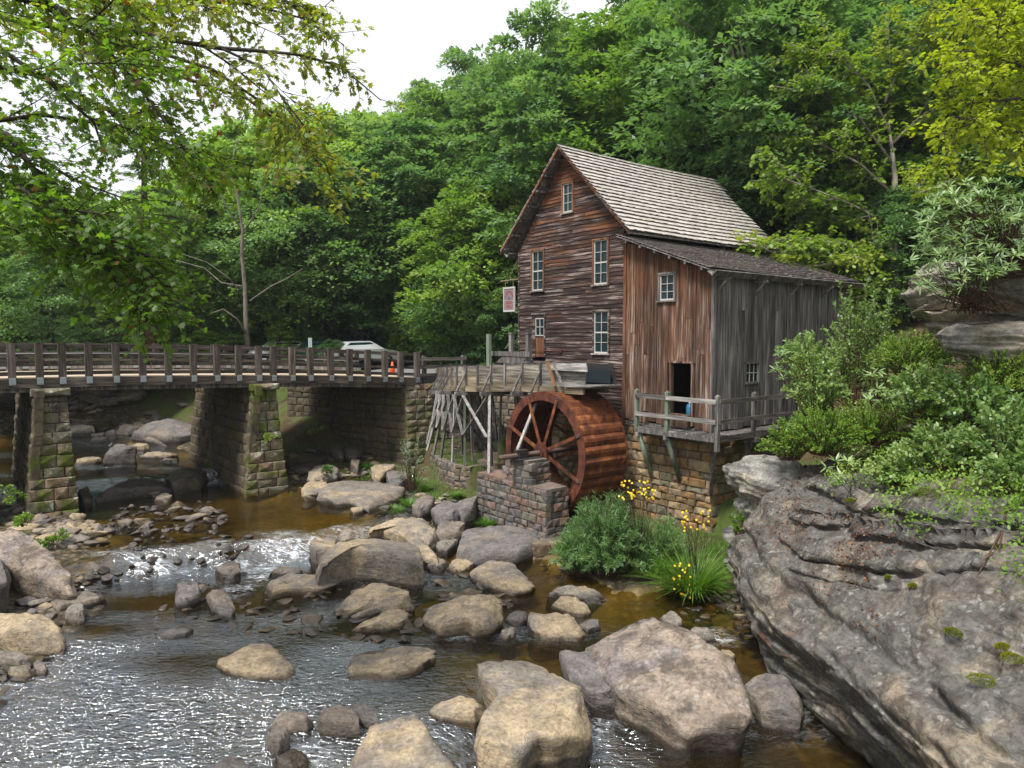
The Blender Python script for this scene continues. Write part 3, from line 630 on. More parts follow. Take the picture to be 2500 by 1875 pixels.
nC = 21; rr = random.Random(4); many = MB(); mt = []; cnt = 0
def shingle(mb, a0, a1, be, ze, bR, zR, t0, t1, lift, jit=0.):
    """one shingle lying on the slope from t0 (butt) to t1"""
    B0, Z0 = slope_pts(be, ze, bR, zR, t0 + jit); B1, Z1 = slope_pts(be, ze, bR, zR, t1)
    L = math.hypot(bR - be, zR - ze); nb, nz = -(zR - ze) / L, (bR - be) / L
    if nz < 0: nb, nz = -nb, -nz
    k0, k1 = lift, .004
    lo = [(a0, B0 + nb * (k0 - .02), Z0 + nz * (k0 - .02)), (a1, B0 + nb * (k0 - .02), Z0 + nz * (k0 - .02)), (a1, B1 - nb * .01, Z1 - nz * .01), (a0, B1 - nb * .01, Z1 - nz * .01)]
    hi = [(a0, B0 + nb * k0, Z0 + nz * k0), (a1, B0 + nb * k0, Z0 + nz * k0), (a1, B1 + nb * k1, Z1 + nz * k1), (a0, B1 + nb * k1, Z1 + nz * k1)]
    mb.hexa(lo, hi)
def sag(a, t): return -.05 * math.sin(math.pi * (a - RA0) / (RA1 - RA0)) * 1.0
def roof_slope(be, ze, bR, zR, n, single, a0, a1, wr, liftm, mat1, matN, parent, a1fn=None):
    global cnt
    M2 = MB(); tints = []
    for r_ in range(n):
        t0 = r_ / n; t1 = min((r_ + 1.25) / n, 1.0) if r_ < n - 1 else 1.0; a = a0 + rr.uniform(0, .02); k = 0; end = a1fn(r_) if a1fn else a1
        rowl = rr.uniform(-.004, .006)
        while a < end - .03:
            w_ = min(rr.uniform(*wr), end - a); lift = liftm + rowl + rr.uniform(-.006, .012); jit = rr.uniform(-.05, .05) / n; s = sag(a, t0)
            if single and k < 14 and cnt < 296:
                m_ = MB(); shingle(m_, a + .003, a + w_ - .003, be, ze + s, bR, zR + s, t0, t1, lift, jit); build('shingle', m_, mat1, parent); cnt += 1
            else:
                shingle(M2, a + .003, a + w_ - .003, be, ze + s, bR, zR + s, t0, t1, lift, jit); tints += [rr.random()] * 8
            a += w_; k += 1
    o = build('shingle_field', M2, matN, parent); o['kind'] = 'stuff'
    at = o.data.attributes.new('tint', 'FLOAT', 'POINT'); at.data.foreach_set('value', tints)
roof_slope(bE, zE, BM + .06, ZR + .08, nC, True, RA0, RA1, (.11, .21), .062, SHING, SHINGT, roof, lambda r_: RA1 + (.32 if r_ >= nC - 4 else 0) - (.05 if r_ < nC - 6 else 0))
roof_slope(bE2, zE2, BM - .02, ZR + .06, nC, False, RA0, RA1, (.14, .24), .04, SHING, SHINGT, roof)
# lean-to roof
zl = lambda b: 7.86 + (b - 11.80) * .365
LA0, LA1 = A0 - .38, A1 + .42
lroof = build('lean_to_roof', MB().prism([(LA0 + .03, 11.84, zl(11.84) - .03), (LA0 + .03, BR + .1, zl(BR + .1) - .03), (LA0 + .03, BR + .1, zl(BR + .1) - .07), (LA0 + .03, 11.84, zl(11.84) - .07)], (LA1 - LA0 - .06, 0, 0)), SIDEW, mill)
roof_slope(11.78, 7.86, BR + .12, zl(BR + .12), 26, False, LA0, LA1, (.10, .2), .042, SHINGD, SHINGD, lroof)
for k in range(6): bb = 12.1 + k * .55; build('rafter_end', MB().box(LA0 + .0, A0, bb - .03, bb + .03, zl(bb) - .15, zl(bb) - .07), GREY, lroof)
# wooden V gutter on brackets, right and left
def gutter(a0, a1, b, z, sgn, nb, name='gutter'):
    m = MB().prism([(a0, b, z), (a0, b - sgn * .13, z + .12), (a0, b - sgn * .16, z + .10), (a0, b - .0, z - .035), (a0, b + sgn * .16, z + .10), (a0, b + sgn * .13, z + .12)], (a1 - a0, 0, 0))
    gt = build(name, m, GREY, mill)
gutter(A0 - .52, A1 + .4, BC - .30, 7.66, 1, 4)
for k, a in enumerate((16.42, 18.2, 20.0, 21.85)):
    br = build('gutter_bracket', MB().box(a - .035, a + .035, BC - .42, BC, 7.56, 7.62).beam((a, BC - .01, 7.24), (a, BC - .34, 7.57), .06, .05, (1, 0, 0)), GREYY, mill)
gutter(A0 - .35, A1, BL + .32, 8.95, 1, 2)
for a in (16.45, 19.): build('gutter_bracket', MB().box(a - .03, a + .03, BL, BL + .36, 8.80, 8.87).beam((a, BL, 8.40), (a, BL + .3, 8.80), .05, .05, (1, 0, 0)), GREY, mill)
# --- foundation of coursed stone
fnd = build('foundation_core', MB().prism([(A0 + .12, BC + .1, -.2), (A0 + .12, BL - .05, -.2), (A0 + .12, BL - .05, ZF - .06), (A0 + .12, BC + .1, ZF - .06)], (.5, 0, 0)).box(A0 + .13, A1, BC + .11, BC + .5, -.2, ZF - .06).box(A0 + .13, A1, BL - .5, BL - .06, 0, ZF - .06), MORTAR, mill)
n1 = stone_wall(fnd_root := mill, TANS, (A0 + .02, BL), (A0 + .02, BC + .0), .2, ZF - .03, (.16, .34), (.22, .58), .26)
n2 = stone_wall(mill, TANS, (A0 + .06, BC), (A0 + 2.6, BC), .2, ZF - .03, (.2, .34), (.3, .6), .26)
build('sill_beam', MB().box(A0 - .01, A0 + .14, BL - .05, BC - .02, ZF - .05, ZF + .02), SIDEW, mill)
# ================================================================ deck round the lean-to corner
ZD = 3.38; D0 = A0 - .64; DB = BC - .64
deck = thing('lean_to_walkway', 'grey wooden walkway with post and rail round the lean-to corner', 'walkway', D0, DB, ZD, True)
rd = random.Random(2); b = 14.15; 
while b > DB + .02:
    b2 = max(b - .30, DB); build('board', MB().box(D0, A0 - .07, b2 + .006, b - .006, ZD - .045 + rd.uniform(-.004, .004), ZD), SIDEW, deck); b = b2
a = A0 - .068
while a < 21.4:
    a2 = a + .30; build('board', MB().box(a + .006, a2 - .006, DB, BC - .06, ZD - .045 + rd.uniform(-.004, .004), ZD), SIDEW, deck); a = a2
build('edge_beam', MB().box(D0 - .03, D0 + .02, DB - .03, 14.16, ZD - .15, ZD - .05), GREY, deck); build('edge_beam', MB().box(D0 + .02, 21.4, DB - .03, DB + .02, ZD - .15, ZD - .05), GREYX, deck)
PST = [(D0 + .03, 14.12, GREENP, 0), (D0 + .03, 12.98, GREENP, 0), (D0 - .01, DB - .01, GREY, .28), (17.35, DB + .02, GREY, 0), (18.75, DB + .02, SIDEW, 0), (20.2, DB + .02, SIDEW, 0)]
for (pa_, pb_, mt_, dn) in PST:
    m = MB().box(pa_ - .055, pa_ + .055, pb_ - .055, pb_ + .055, ZD - .1 - dn, ZD + 1.08); t = ZD + 1.08
    m.add([(pa_ - .055, pb_ - .055, t), (pa_ + .055, pb_ - .055, t), (pa_ + .055, pb_ + .055, t), (pa_ - .055, pb_ + .055, t), (pa_, pb_, t + .05)], [(0, 1, 4), (1, 2, 4), (2, 3, 4), (3, 0, 4)]); build('post', m, mt_, deck)
for z in (ZD + .93, ZD + .40):
    for (p, q, mt_) in ((PST[0], PST[1], GREYY), (PST[1], PST[2], GREYY)): build('rail', MB().beam((p[0] - .07, p[1], z), (q[0] - .07, q[1], z), .035, .12), mt_, deck)
    for (p, q) in ((PST[2], PST[3]), (PST[3], PST[4]), (PST[4], PST[5])): build('rail', MB().beam((p[0], p[1] - .075, z), (q[0], q[1] - .075, z), .035, .12), GREYX, deck)
    build('rail', MB().beam((D0 + .03, 14.19, z), (A0 - .03, 14.19, z), .03, .08), GREYX, deck)
for (pa_, pb_) in ((D0, 14.05), (D0, 13.0)): build('strut', MB().tube([(pa_ + .05, pb_, ZD - .2), (A0 - .02, pb_ - .02, 1.9)], [.075, .07], 8), GREENP, deck, True); build('joist', MB().box(D0 - .05, A0, pb_ - .06, pb_ + .06, ZD - .26, ZD - .15), GREY, deck)
for pa_ in (17.4, 18.75): build('strut', MB().tube([(pa_, DB + .05, ZD - .2), (pa_ - .05, BC, 1.9)], .06, 8), SIDEW, deck, True); build('joist', MB().box(pa_ - .07, pa_ + .07, DB - .09, BC, ZD - .28, ZD - .15), GREY, deck)
build('joist', MB().beam((D0, DB, ZD - .21), (A0, BC, ZD - .21), .1, .1), GREY, deck)
build('strut', MB().beam((D0 + .2, DB + .2, ZD - .25), (A0 - .03, BC - .03, 1.7), .1, .1), SIDEW, deck)
# ================================================================ water wheel
WA0, WA1, WB, WZ, WR = 13.98, 15.74, 16.37, 2.5, 1.86
wheel = thing('water_wheel', 'large rusty orange steel overshot water wheel beside the mill wall', 'water wheel', WA0, WB, WZ, True)
def ring(a0, a1, r0, r1, n=72):
    m = MB()
    for k in range(n):
        t0, t1 = 2 * math.pi * k / n, 2 * math.pi * (k + 1) / n
        c = [(WB + r * math.cos(t), WZ + r * math.sin(t)) for t in (t0, t1) for r in (r0, r1)]
        m.add([(a0, *c[0]), (a0, *c[1]), (a0, *c[3]), (a0, *c[2]), (a1, *c[0]), (a1, *c[1]), (a1, *c[3]), (a1, *c[2])], [(0, 1, 2, 3), (7, 6, 5, 4), (1, 5, 6, 2), (0, 3, 7, 4)])
    return m
build('rim', ring(WA0, WA0 + .03, WR - .27, WR), RUST, wheel); build('rim', ring(WA1 - .03, WA1, WR - .27, WR), RUST, wheel)
NB = 34
for k in range(NB):
    t0, t1 = 2 * math.pi * k / NB, 2 * math.pi * (k + 1.06) / NB; pts = []
    for i in range(5):
        u_ = i / 4; t = t0 + (t1 - t0) * u_; r = WR - .05 + .065 * math.sin(math.pi * u_ ** .7) - .04 * u_; pts.append((WB + r * math.cos(t), WZ + r * math.sin(t)))
    t = t0; pts2 = [(WB + (WR - .25) * math.cos(t - .09), WZ + (WR - .25) * math.sin(t - .09))]
    m = MB(); al = pts2 + pts; n = len(al)
    m.v = [(WA0 + .03, *p) for p in al] + [(WA1 - .03, *p) for p in al]; m.f = [(i, i + 1, n + i + 1, n + i) for i in range(n - 1)]
    build('bucket', m, RUSTB, wheel)
sole = MB(); n = 72
for k in range(n): t = 2 * math.pi * k / n; sole.v += [(WA0 + .02, WB + (WR - .26) * math.cos(t), WZ + (WR - .26) * math.sin(t)), (WA1 - .02, WB + (WR - .26) * math.cos(t), WZ + (WR - .26) * math.sin(t))]
sole.f = [(2 * k, 2 * k + 1, (2 * k + 3) % (2 * n), (2 * k + 2) % (2 * n)) for k in range(n)]; build('sole_plate', sole, RUST, wheel)
for a, first in ((WA0 - .02, True), (WA1 - .01, False)):
    for k in range(8):
        t = R(22 + 45 * k) ; c, s = math.cos(t), math.sin(t)
        sp = build('spoke', MB().beam((a, WB + .25 * c, WZ + .25 * s), (a, WB + (WR - .13) * c, WZ + (WR - .13) * s), .03, .115, (1, 0, 0)) if False else MB().hexa(
            [(a - .015, WB + .2 * c - .058 * s, WZ + .2 * s + .058 * c), (a + .015, WB + .2 * c - .058 * s, WZ + .2 * s + .058 * c), (a + .015, WB + .2 * c + .058 * s, WZ + .2 * s - .058 * c), (a - .015, WB + .2 * c + .058 * s, WZ + .2 * s - .058 * c)],
            [(a - .015, WB + (WR - .1) * c - .05 * s, WZ + (WR - .1) * s + .05 * c), (a + .015, WB + (WR - .1) * c - .05 * s, WZ + (WR - .1) * s + .05 * c), (a + .015, WB + (WR - .1) * c + .05 * s, WZ + (WR - .1) * s - .05 * c), (a - .015, WB + (WR - .1) * c + .05 * s, WZ + (WR - .1) * s - .05 * c)]), RUSTB, wheel)
        if first:
            m = MB()
            for q in range(5): rr_, tt = WR - .18 + .07 * (q // 2), (q % 2 - .5) * .05; y_, z_ = WB + rr_ * c - tt * s, WZ + rr_ * s + tt * c; m.tube([(a - .035, y_, z_), (a - .01, y_, z_)], .013, 6)
            build('bolt', m, STEEL, sp)
hub = MB()
def disc(m, a0, a1, r, n=16, lob=0.):
    for k in range(n):
        t0, t1 = 2 * math.pi * k / n, 2 * math.pi * (k + 1) / n; f0, f1 = r * (1 + lob * (k % 2)), r * (1 + lob * ((k + 1) % 2))
        m.add([(a0, WB, WZ), (a0, WB + f0 * math.cos(t0), WZ + f0 * math.sin(t0)), (a0, WB + f1 * math.cos(t1), WZ + f1 * math.sin(t1)), (a1, WB, WZ), (a1, WB + f0 * math.cos(t0), WZ + f0 * math.sin(t0)), (a1, WB + f1 * math.cos(t1), WZ + f1 * math.sin(t1))], [(0, 2, 1), (3, 4, 5), (1, 2, 5, 4)])
disc(hub, WA0 - .10, WA0 - .04, .30, 16, .12); disc(hub, WA0 - .16, WA0 - .10, .17); disc(hub, WA1 - .04, WA1 + .04, .30, 16, .12)
build('hub', hub, RUST, wheel)
m = MB().tube([(12.35, WB, WZ), (A0 + .1, WB, WZ)], .075, 14); build('axle', m, wood('axle_metal', (.03, .02, .018), (.08, .05, .04), (.14, .10, .08), 0), wheel, True)
# bearing block and the pedestal
PED = thing('stone_pedestal', 'stepped grey stone block pedestal carrying the wheel axle', 'pedestal', 13.4, 16.4, .4, True)
core = MB().box(12.98, 13.80, 15.85, 16.88, .1, 2.30).box(13.0, 13.8, 15.08, 15.9, .1, 1.58).box(13.0, 13.8, 16.8, 18.3, .1, 1.55); build('mortar_core', core, MORTAR, PED)
def ptop(s):   # along the front face from b=18.4 to b=15.0
    b = 18.4 - s; return 2.34 if 15.78 < b < 16.95 else 1.63
stone_wall(PED, GREYS, (12.92, 18.42), (12.92, 14.98), .25, 2.34, (.16, .25), (.2, .46), .2, .02, topfn=ptop)
stone_wall(PED, GREYS, (12.94, 14.98), (13.82, 14.98), .25, 1.63, (.16, .26), (.2, .4), .2, .03)
stone_wall(PED, GREYS, (12.99, 15.80), (13.82, 15.80), 1.63, 2.34, (.14, .22), (.2, .36), .2, .02)
for (q, w_) in (((13.38, 15.4, 1.64), (.85, .8)), ((13.38, 16.38, 2.34), (.85, 1.1)), ((13.38, 17.68, 1.64), (.85, 1.4))):
    o = place_stone(PED, GREYS, (q[0], q[1], q[2] + .02), 0, w_[1], w_[0], .09, 'cap_stone'); o.rotation_euler = (0, 0, math.pi / 2); o.scale = (w_[1], w_[0], .09)
bear = thing('axle_bearing', 'black iron bearing block holding the wheel axle on the pedestal', 'bearing', 13.2, WB, 2.38, True)
build('bearing_plate', MB().box(12.85, 13.7, WB - .34, WB + .30, 2.385, 2.42), IRON, bear); build('bearing_block', MB().box(12.98, 13.3, WB - .14, WB + .14, 2.42, 2.60).box(12.94, 13.34, WB - .10, WB + .10, 2.60, 2.66), IRON, bear)
# masonry footing below the pedestal
foot = thing('stone_footing_wall', 'low mossy tan stone footing wall below the pedestal at the water', 'wall', 12.5, 14.5, 0, True)
build('mortar_core', MB().prism([(12.35, 15.2, -.3), (12.15, 14.4, -.3), (13.7, 14.0, -.3), (13.8, 15.2, -.3)], (0, 0, .62)), MORTAR, foot)
stone_wall(foot, TANS, (12.0, 15.1), (11.95, 14.35), -.12, .36, (.22, .32), (.3, .55), .25, .05); stone_wall(foot, TANS, (11.98, 14.35), (13.9, 13.75), -.12, .45, (.2, .3), (.3, .6), .25, .05)
# ================================================================ flume on its trestle
FP = [(14.57, 15.15, 4.52), (14.57, 17.15, 4.47), (14.57, 18.06, 4.43), (14.55, 18.97, 4.38), (14.53, 19.73, 4.34), (14.50, 20.5, 4.29), (14.48, 21.18, 4.26), (14.60, 21.96, 4.22), (14.83, 22.68, 4.17), (15.13, 23.46, 4.12), (15.46, 24.21, 4.07), (15.8, 24.97, 4.03), (16.12, 25.73, 3.99), (16.5, 26.6, 3.95)]
FH, FW = .70, .95
fl = thing('mill_flume', 'long grey-tan wooden flume carrying water to the wheel on a trestle', 'flume', 14.6, 20, 4.3, True)
def fnorm(i):
    p, q = FP[max(i - 1, 0)], FP[min(i + 1, len(FP) - 1)]; d = Vector((q[0] - p[0], q[1] - p[1])).normalized(); return Vector((d.y, -d.x))    # towards +a side
rf2 = random.Random(6)
for i in range(len(FP) - 1):
    p, q = FP[i], FP[i + 1]; n0, n1 = fnorm(i), fnorm(i + 1)
    for side in (0, FW):
        lo0 = (p[0] + n0.x * side, p[1] + n0.y * side); lo1 = (q[0] + n1.x * side, q[1] + n1.y * side)
        zz = 0
        for hgt in ((.34, .36) if side == 0 else (.7,)):
            th = .04; j = rf2.uniform(-.008, .008)
            if i == 0 and zz > 0 : pass
            if not (i == 0 and side == 0 and True and zz == 0 and False):
                build('side_board', MB().hexa([(lo0[0] + n0.x * j, lo0[1] + n0.y * j, p[2] + zz + .004), (lo1[0] + n1.x * j, lo1[1] + n1.y * j, q[2] + zz + .004), (lo1[0] + n1.x * (th + j), lo1[1] + n1.y * (th + j), q[2] + zz + .004), (lo0[0] + n0.x * (th + j), lo0[1] + n0.y * (th + j), p[2] + zz + .004)],
                  [(lo0[0] + n0.x * j, lo0[1] + n0.y * j, p[2] + zz + hgt - .004), (lo1[0] + n1.x * j, lo1[1] + n1.y * j, q[2] + zz + hgt - .004), (lo1[0] + n1.x * (th + j), lo1[1] + n1.y * (th + j), q[2] + zz + hgt - .004), (lo0[0] + n0.x * (th + j), lo0[1] + n0.y * (th + j), p[2] + zz + hgt - .004)]), FLUMEW if i else GREYY, fl)
            zz += hgt
    a_ = lambda P_, n_, s: (P_[0] + n_.x * s, P_[1] + n_.y * s)
    bt = [(*a_(p, n0, -.06), p[2] - .05), (*a_(q, n1, -.06), q[2] - .05), (*a_(q, n1, FW + .06), q[2] - .05), (*a_(p, n0, FW + .06), p[2] - .05)]
    build('bottom_board', MB().hexa(bt, [(x, y, z + .05) for x, y, z in bt]), FLUMEW, fl)
    for s in (-.04, FW + .0):
        P0_, P1_ = (*a_(p, n0, s), p[2] - .13), (*a_(q, n1, s), q[2] - .13); build('stringer', MB().beam(P0_, P1_, .08, .15), FLUMEW, fl)
for i in range(1, len(FP) - 1):
    p = FP[i]; n0 = fnorm(i); 
    for s in (-.035, FW + .07): c = (p[0] + n0.x * s, p[1] + n0.y * s); build('upright', MB().beam((c[0], c[1], p[2] - .2), (c[0], c[1], p[2] + FH + .04), .07, .06, (n0.x, n0.y, 0)), GREY, fl)
    build('cross_tie', MB().beam((p[0] - n0.x * .05, p[1] - n0.y * .05, p[2] + FH + .02), (p[0] + n0.x * (FW + .1), p[1] + n0.y * (FW + .1), p[2] + FH + .02), .07, .04), GREY, fl)
    if i in (2, 4, 6, 8, 9, 10, 11, 1):
        o_ = .42; c0 = (p[0] - n0.x * o_, p[1] - n0.y * o_, p[2] - .25)
        build('cross_beam', MB().beam((p[0] - n0.x * (o_ + .08), p[1] - n0.y * (o_ + .08), p[2] - .27), (p[0] + n0.x * (FW + .45), p[1] + n0.y * (FW + .45), p[2] - .27), .10, .13), GREYY, fl)
        for s, g_ in ((-1, 0), (1, FW)):
            build('brace', MB().beam((p[0] + n0.x * (g_ + s * o_), p[1] + n0.y * (g_ + s * o_), p[2] - .19), (p[0] + n0.x * (g_ + s * .06), p[1] + n0.y * (g_ + s * .06), p[2] + .45), .07, .06), GREY, fl)
# chute at the wheel end
ch = build('chute', MB().prism([(14.42, 15.9, 4.50), (14.42, 14.72, 4.56), (14.42, 14.72, 4.60), (14.42, 15.9, 4.54)], (1.25, 0, 0)), GREYY, fl)
build('chute_board', MB().hexa([(14.40, 14.9, 5.0), (14.40, 16.6, 5.0), (14.44, 16.6, 5.0), (14.44, 14.9, 5.0)], [(14.5, 15.05, 5.26), (14.5, 16.6, 5.2), (14.54, 16.6, 5.2), (14.54, 15.05, 5.26)]), GREYY, fl)
build('chute_side', MB().hexa([(15.5, 14.75, 4.6), (15.5, 16.4, 4.55), (15.54, 16.4, 4.55), (15.54, 14.75, 4.6)], [(15.5, 14.95, 5.2), (15.5, 16.4, 5.2), (15.54, 16.4, 5.2), (15.54, 14.95, 5.2)]), IRON, fl)
build('chute_brace', MB().beam((14.40, 15.95, 4.5), (14.44, 16.4, 5.24), .05, .1, (1, 0, 0)), GREYY, fl); build('chute_brace', MB().beam((14.36, 16.25, 4.5), (14.40, 16.65, 5.24), .05, .1, (1, 0, 0)), wood('new_brown_board', (.10, .05, .025), (.22, .11, .05), (.33, .18, .09), 2), fl)
build('chute_lining', MB().box(15.38, 15.40, 14.9, 16.2, 4.62, 5.0), plain('dark_sheet', (.012, .02, .026), .6, .3), fl)
# flume water
m = MB()
for i in range(1, len(FP) - 1):
    p, q = FP[i], FP[i + 1]; n0, n1 = fnorm(i), fnorm(i + 1); z0 = p[2] + .3
    m.add([(p[0] + n0.x * .05, p[1] + n0.y * .05, z0), (q[0] + n1.x * .05, q[1] + n1.y * .05, q[2] + .3), (q[0] + n1.x * .9, q[1] + n1.y * .9, q[2] + .3), (p[0] + n0.x * .9, p[1] + n0.y * .9, z0)], [(0, 1, 2, 3)])
o = build('flume_water', m, plain('dark_water', (.02, .018, .012), .08, .6), None, base=(14.6, 20, 4.3), frame=True); o['kind'] = 'structure'
# trestle legs (feet as read from the photograph) and braces
tr = thing('flume_trestle', 'silvery splayed timber legs and cross braces holding up the flume', 'trestle', 14.4, 21, 1.3, True)
def fpt(i, s=-.1, dz=-.33): p = FP[i]; n0 = fnorm(i); return (p[0] + n0.x * s, p[1] + n0.y * s, p[2] + dz)
LEG = {1: (12.98 + .08, 16.95, 2.42), 4: (13.15, 18.05, 1.66), 6: (14.42, 21.25, 1.30), 8: (14.62, 23.2, 1.32), 10: (15.1, 25.0, 1.36), 11: (15.5, 25.7, 1.5), 9: (14.85, 24.1, 1.34), 7: (14.5, 22.2, 1.3)}
LEG[1] = (13.1, 16.62, 2.42)
mids = {}
for i, ft in LEG.items():
    t = fpt(i); mb = MB().beam(t, ft, .085, .085); build('leg', mb, PALEW if i not in (6, 8) else GREENP, tr); mids[i] = Vector(t).lerp(Vector(ft), .55)
    n0 = fnorm(i); bk = (FP[i][0] + n0.x * (FW + .1), FP[i][1] + n0.y * (FW + .1), FP[i][2] - .33); fb = (bk[0] + .45, bk[1] + .15, 1.5 if i > 4 else 1.4)
    if i > 1: build('leg', MB().beam(bk, fb, .085, .085), GREY, tr); build('brace', MB().beam(fb, Vector(t).lerp(Vector(ft), .1), .03, .09), GREY, tr)
for i, j in ((3, 4), (2, 4), (5, 6), (7, 8), (9, 10)):
    for dz_ in (0, .12): p, q = fpt(i, FW + .1), fpt(j, FW + .3); build('brace', MB().beam((p[0], p[1], p[2]), (q[0] + .2, q[1] + .1, 1.6 + dz_), .03, .10, (1, 0, 0)), PALEW, tr)
    p = fpt(i, .5); build('leg', MB().beam(p, (p[0] + .1, p[1], 1.35), .08, .08), GREY, tr)
ks = [4, 6, 7, 8, 9, 10, 11]
for i, j in zip(ks[:-1], ks[1:]):
    for (p, q, off) in ((fpt(i), mids[j], -.05), (fpt(j), mids[i], -.09)):
        build('brace', MB().beam((p[0] + off, p[1], p[2]), (q[0] + off, q[1], q[2]), .03, .11, (1, 0, 0)), PALEW, tr)
# sluice gate frame on the flume
sg = thing('sluice_gate_frame', 'dark timber frame with two posts and a crossbeam above the flume', 'sluice gate', 15.0, 18.6, 5.1, True)
for b_ in (18.35, 19.25): build('post', MB().box(14.95, 15.09, b_ - .07, b_ + .07, 5.12, 6.12).box(14.93, 15.11, b_ - .09, b_ + .09, 6.12, 6.16), GREY, sg)
build('crossbeam', MB().box(14.86, 14.95, 18.1, 20.2, 5.36, 5.52), SIDEW, sg); build('gate_board', MB().prism([(14.88, 18.3, 5.12), (14.88, 20.0, 5.12), (14.88, 19.6, 5.34), (14.88, 18.7, 5.34)], (.05, 0, 0)), SIDEW, sg)
build('tall_post', MB().box(14.55, 14.68, 19.95, 20.08, 5.0, 6.12), GREENP, sg)
# hanging sign
sgn = thing('hanging_sign', 'small faded red and grey sign in a white frame hanging from the mill corner', 'sign', A0 - .1, BL + .6, 7.2, True)
sa = A0 - .12; s0, s1, z0, z1 = BL + .12, BL + .80, 6.95, 7.86
sf = MB().box(sa - .025, sa + .025, s0, s0 + .05, z0, z1).box(sa - .025, sa + .025, s1 - .05, s1, z0, z1).box(sa - .025, sa + .025, s0 + .05, s1 - .05, z0, z0 + .06).box(sa - .025, sa + .025, s0 + .05, s1 - .05, z1 - .06, z1)
build('frame', sf, SASH, sgn); build('panel', MB().box(sa - .01, sa + .01, s0 + .05, s1 - .05, z0 + .06, z1 - .06), plain('faded_sign', (.20, .14, .145), .8), sgn)
build('bracket', MB().tube([(sa, BL - .05, 8.12), (sa, BL + 1.0, 8.10)], .014, 6).tube([(sa, BL, 8.75), (sa, BL + .55, 8.12)], .01, 5).tube([(sa, s0 + .1, 8.1), (sa, s0 + .1, z1)], .008, 5).tube([(sa, s1 - .1, 8.1), (sa, s1 - .1, z1)], .008, 5), plain('brass_rod', (.30, .24, .12), .5), sgn)
RED = plain('faded_red_paint', (.30, .045, .055), .8)
def text(s, size, loc, parent, mat, curve=None):
    c = bpy.data.curves.new('lettering', 'FONT'); c.body = s; c.size = size; c.align_x = 'CENTER'; c.extrude = .003
    o = bpy.data.objects.new('lettering', c); COL.objects.link(o); bpy.context.view_layer.update(); me = bpy.data.meshes.new_from_object(o); bpy.data.objects.remove(o)
    me.materials.clear(); me.materials.append(mat); p = bpy.data.objects.new('lettering', me); COL.objects.link(p); p.parent = parent; b = BASE[parent.name]
    p.location = (loc[0] - b[0], loc[1] - b[1], loc[2] - b[2]); return p
cb = (s0 + s1) / 2
for i, chh in enumerate('GLADE CREEK'):
    t = (i - 5) / 5; 
    if chh != ' ': o = text(chh, .105, (sa - .014, cb - t * .235, z1 - .20 - .20 * t * t), sgn, RED); o.rotation_euler = (R(90), 0 + t * .55, R(-90)); o.rotation_mode = 'XYZ'
for s, z_ in (('GRIST', z0 + .30), ('MILL', z0 + .15)): o = text(s, .15, (sa - .014, cb, z_), sgn, RED); o.rotation_euler = (R(90), 0, R(-90))
build('emblem', MB().prism([(sa - .014, cb - .14, z0 + .43), (sa - .014, cb + .14, z0 + .43), (sa - .014, cb + .10, z0 + .50), (sa - .014, cb, z0 + .58), (sa - .014, cb - .10, z0 + .50)], (.004, 0, 0)), plain('sign_emblem', (.10, .10, .11), .8), sgn)
build('rule', MB().box(sa - .014, sa - .009, s0 + .07, s1 - .07, z0 + .405, z0 + .42), SASH, sgn)
# ================================================================ terrace wall, bank wall, steps
TW = [(15.6, 25.75), (15.0, 24.9), (14.55, 23.7), (14.25, 22.6), (14.13, 21.6), (14.33, 20.9), (15.4, 20.95), (16.25, 20.95)]
ter = thing('terrace_wall', 'curved low retaining wall of squared brown stones under the trestle', 'retaining wall', 14.3, 21.5, .3, True)
for p, q in zip(TW[:-1], TW[1:]): stone_wall(ter, TERS, p, q, .15, 1.33, (.17, .26), (.2, .42), .25, .10)
build('mortar_core', MB().prism([(x + .22, y + (.1 if y < 21 else -.05), 0) for x, y in TW[:-1]] + [(17, 21.0, 0), (17, 25.9, 0)], (0, 0, 1.24)), MORTAR, ter)
bw = thing('bank_retaining_wall', 'rough dark stone retaining wall between the bridge end and the mill', 'retaining wall', 17, 23, 1.3, True)
build('mortar_core', MB().prism([(15.9, 26.3, .3), (17.0, 24.8, .3), (18.2, 22.3, .3), (18.5, 20.4, .3), (19.2, 20.4, .3), (19, 26.3, .3)], (0, 0, 3.75)), MORTAR, bw)
for p, q in zip([(15.7, 26.2), (16.85, 24.7), (18.05, 22.3)], [(16.85, 24.7), (18.05, 22.3), (18.3, 20.35)]): stone_wall(bw, TERS, p, q, 1.2, 4.1, (.18, .34), (.25, .6), .25, .02)
st = thing('stone_steps', 'rough stone steps climbing from the terrace up beside the mill', 'steps', 15.7, 20.9, 1.2, True)
for k in range(9):
    a_ = 15.35 + k * .28; z_ = 1.2 + k * .29; stn = MB().hexa([(a_, 20.5, z_ - .4), (a_ + .42, 20.5, z_ - .4), (a_ + .42, 21.75, z_ - .4), (a_, 21.75, z_ - .4)], [(a_ - .02, 20.5, z_ + .2), (a_ + .4, 20.5, z_ + .2), (a_ + .4, 21.75, z_ + .21), (a_ - .03, 21.75, z_ + .2)]); build('step', stn, GREYS if k % 2 else TERS, st)
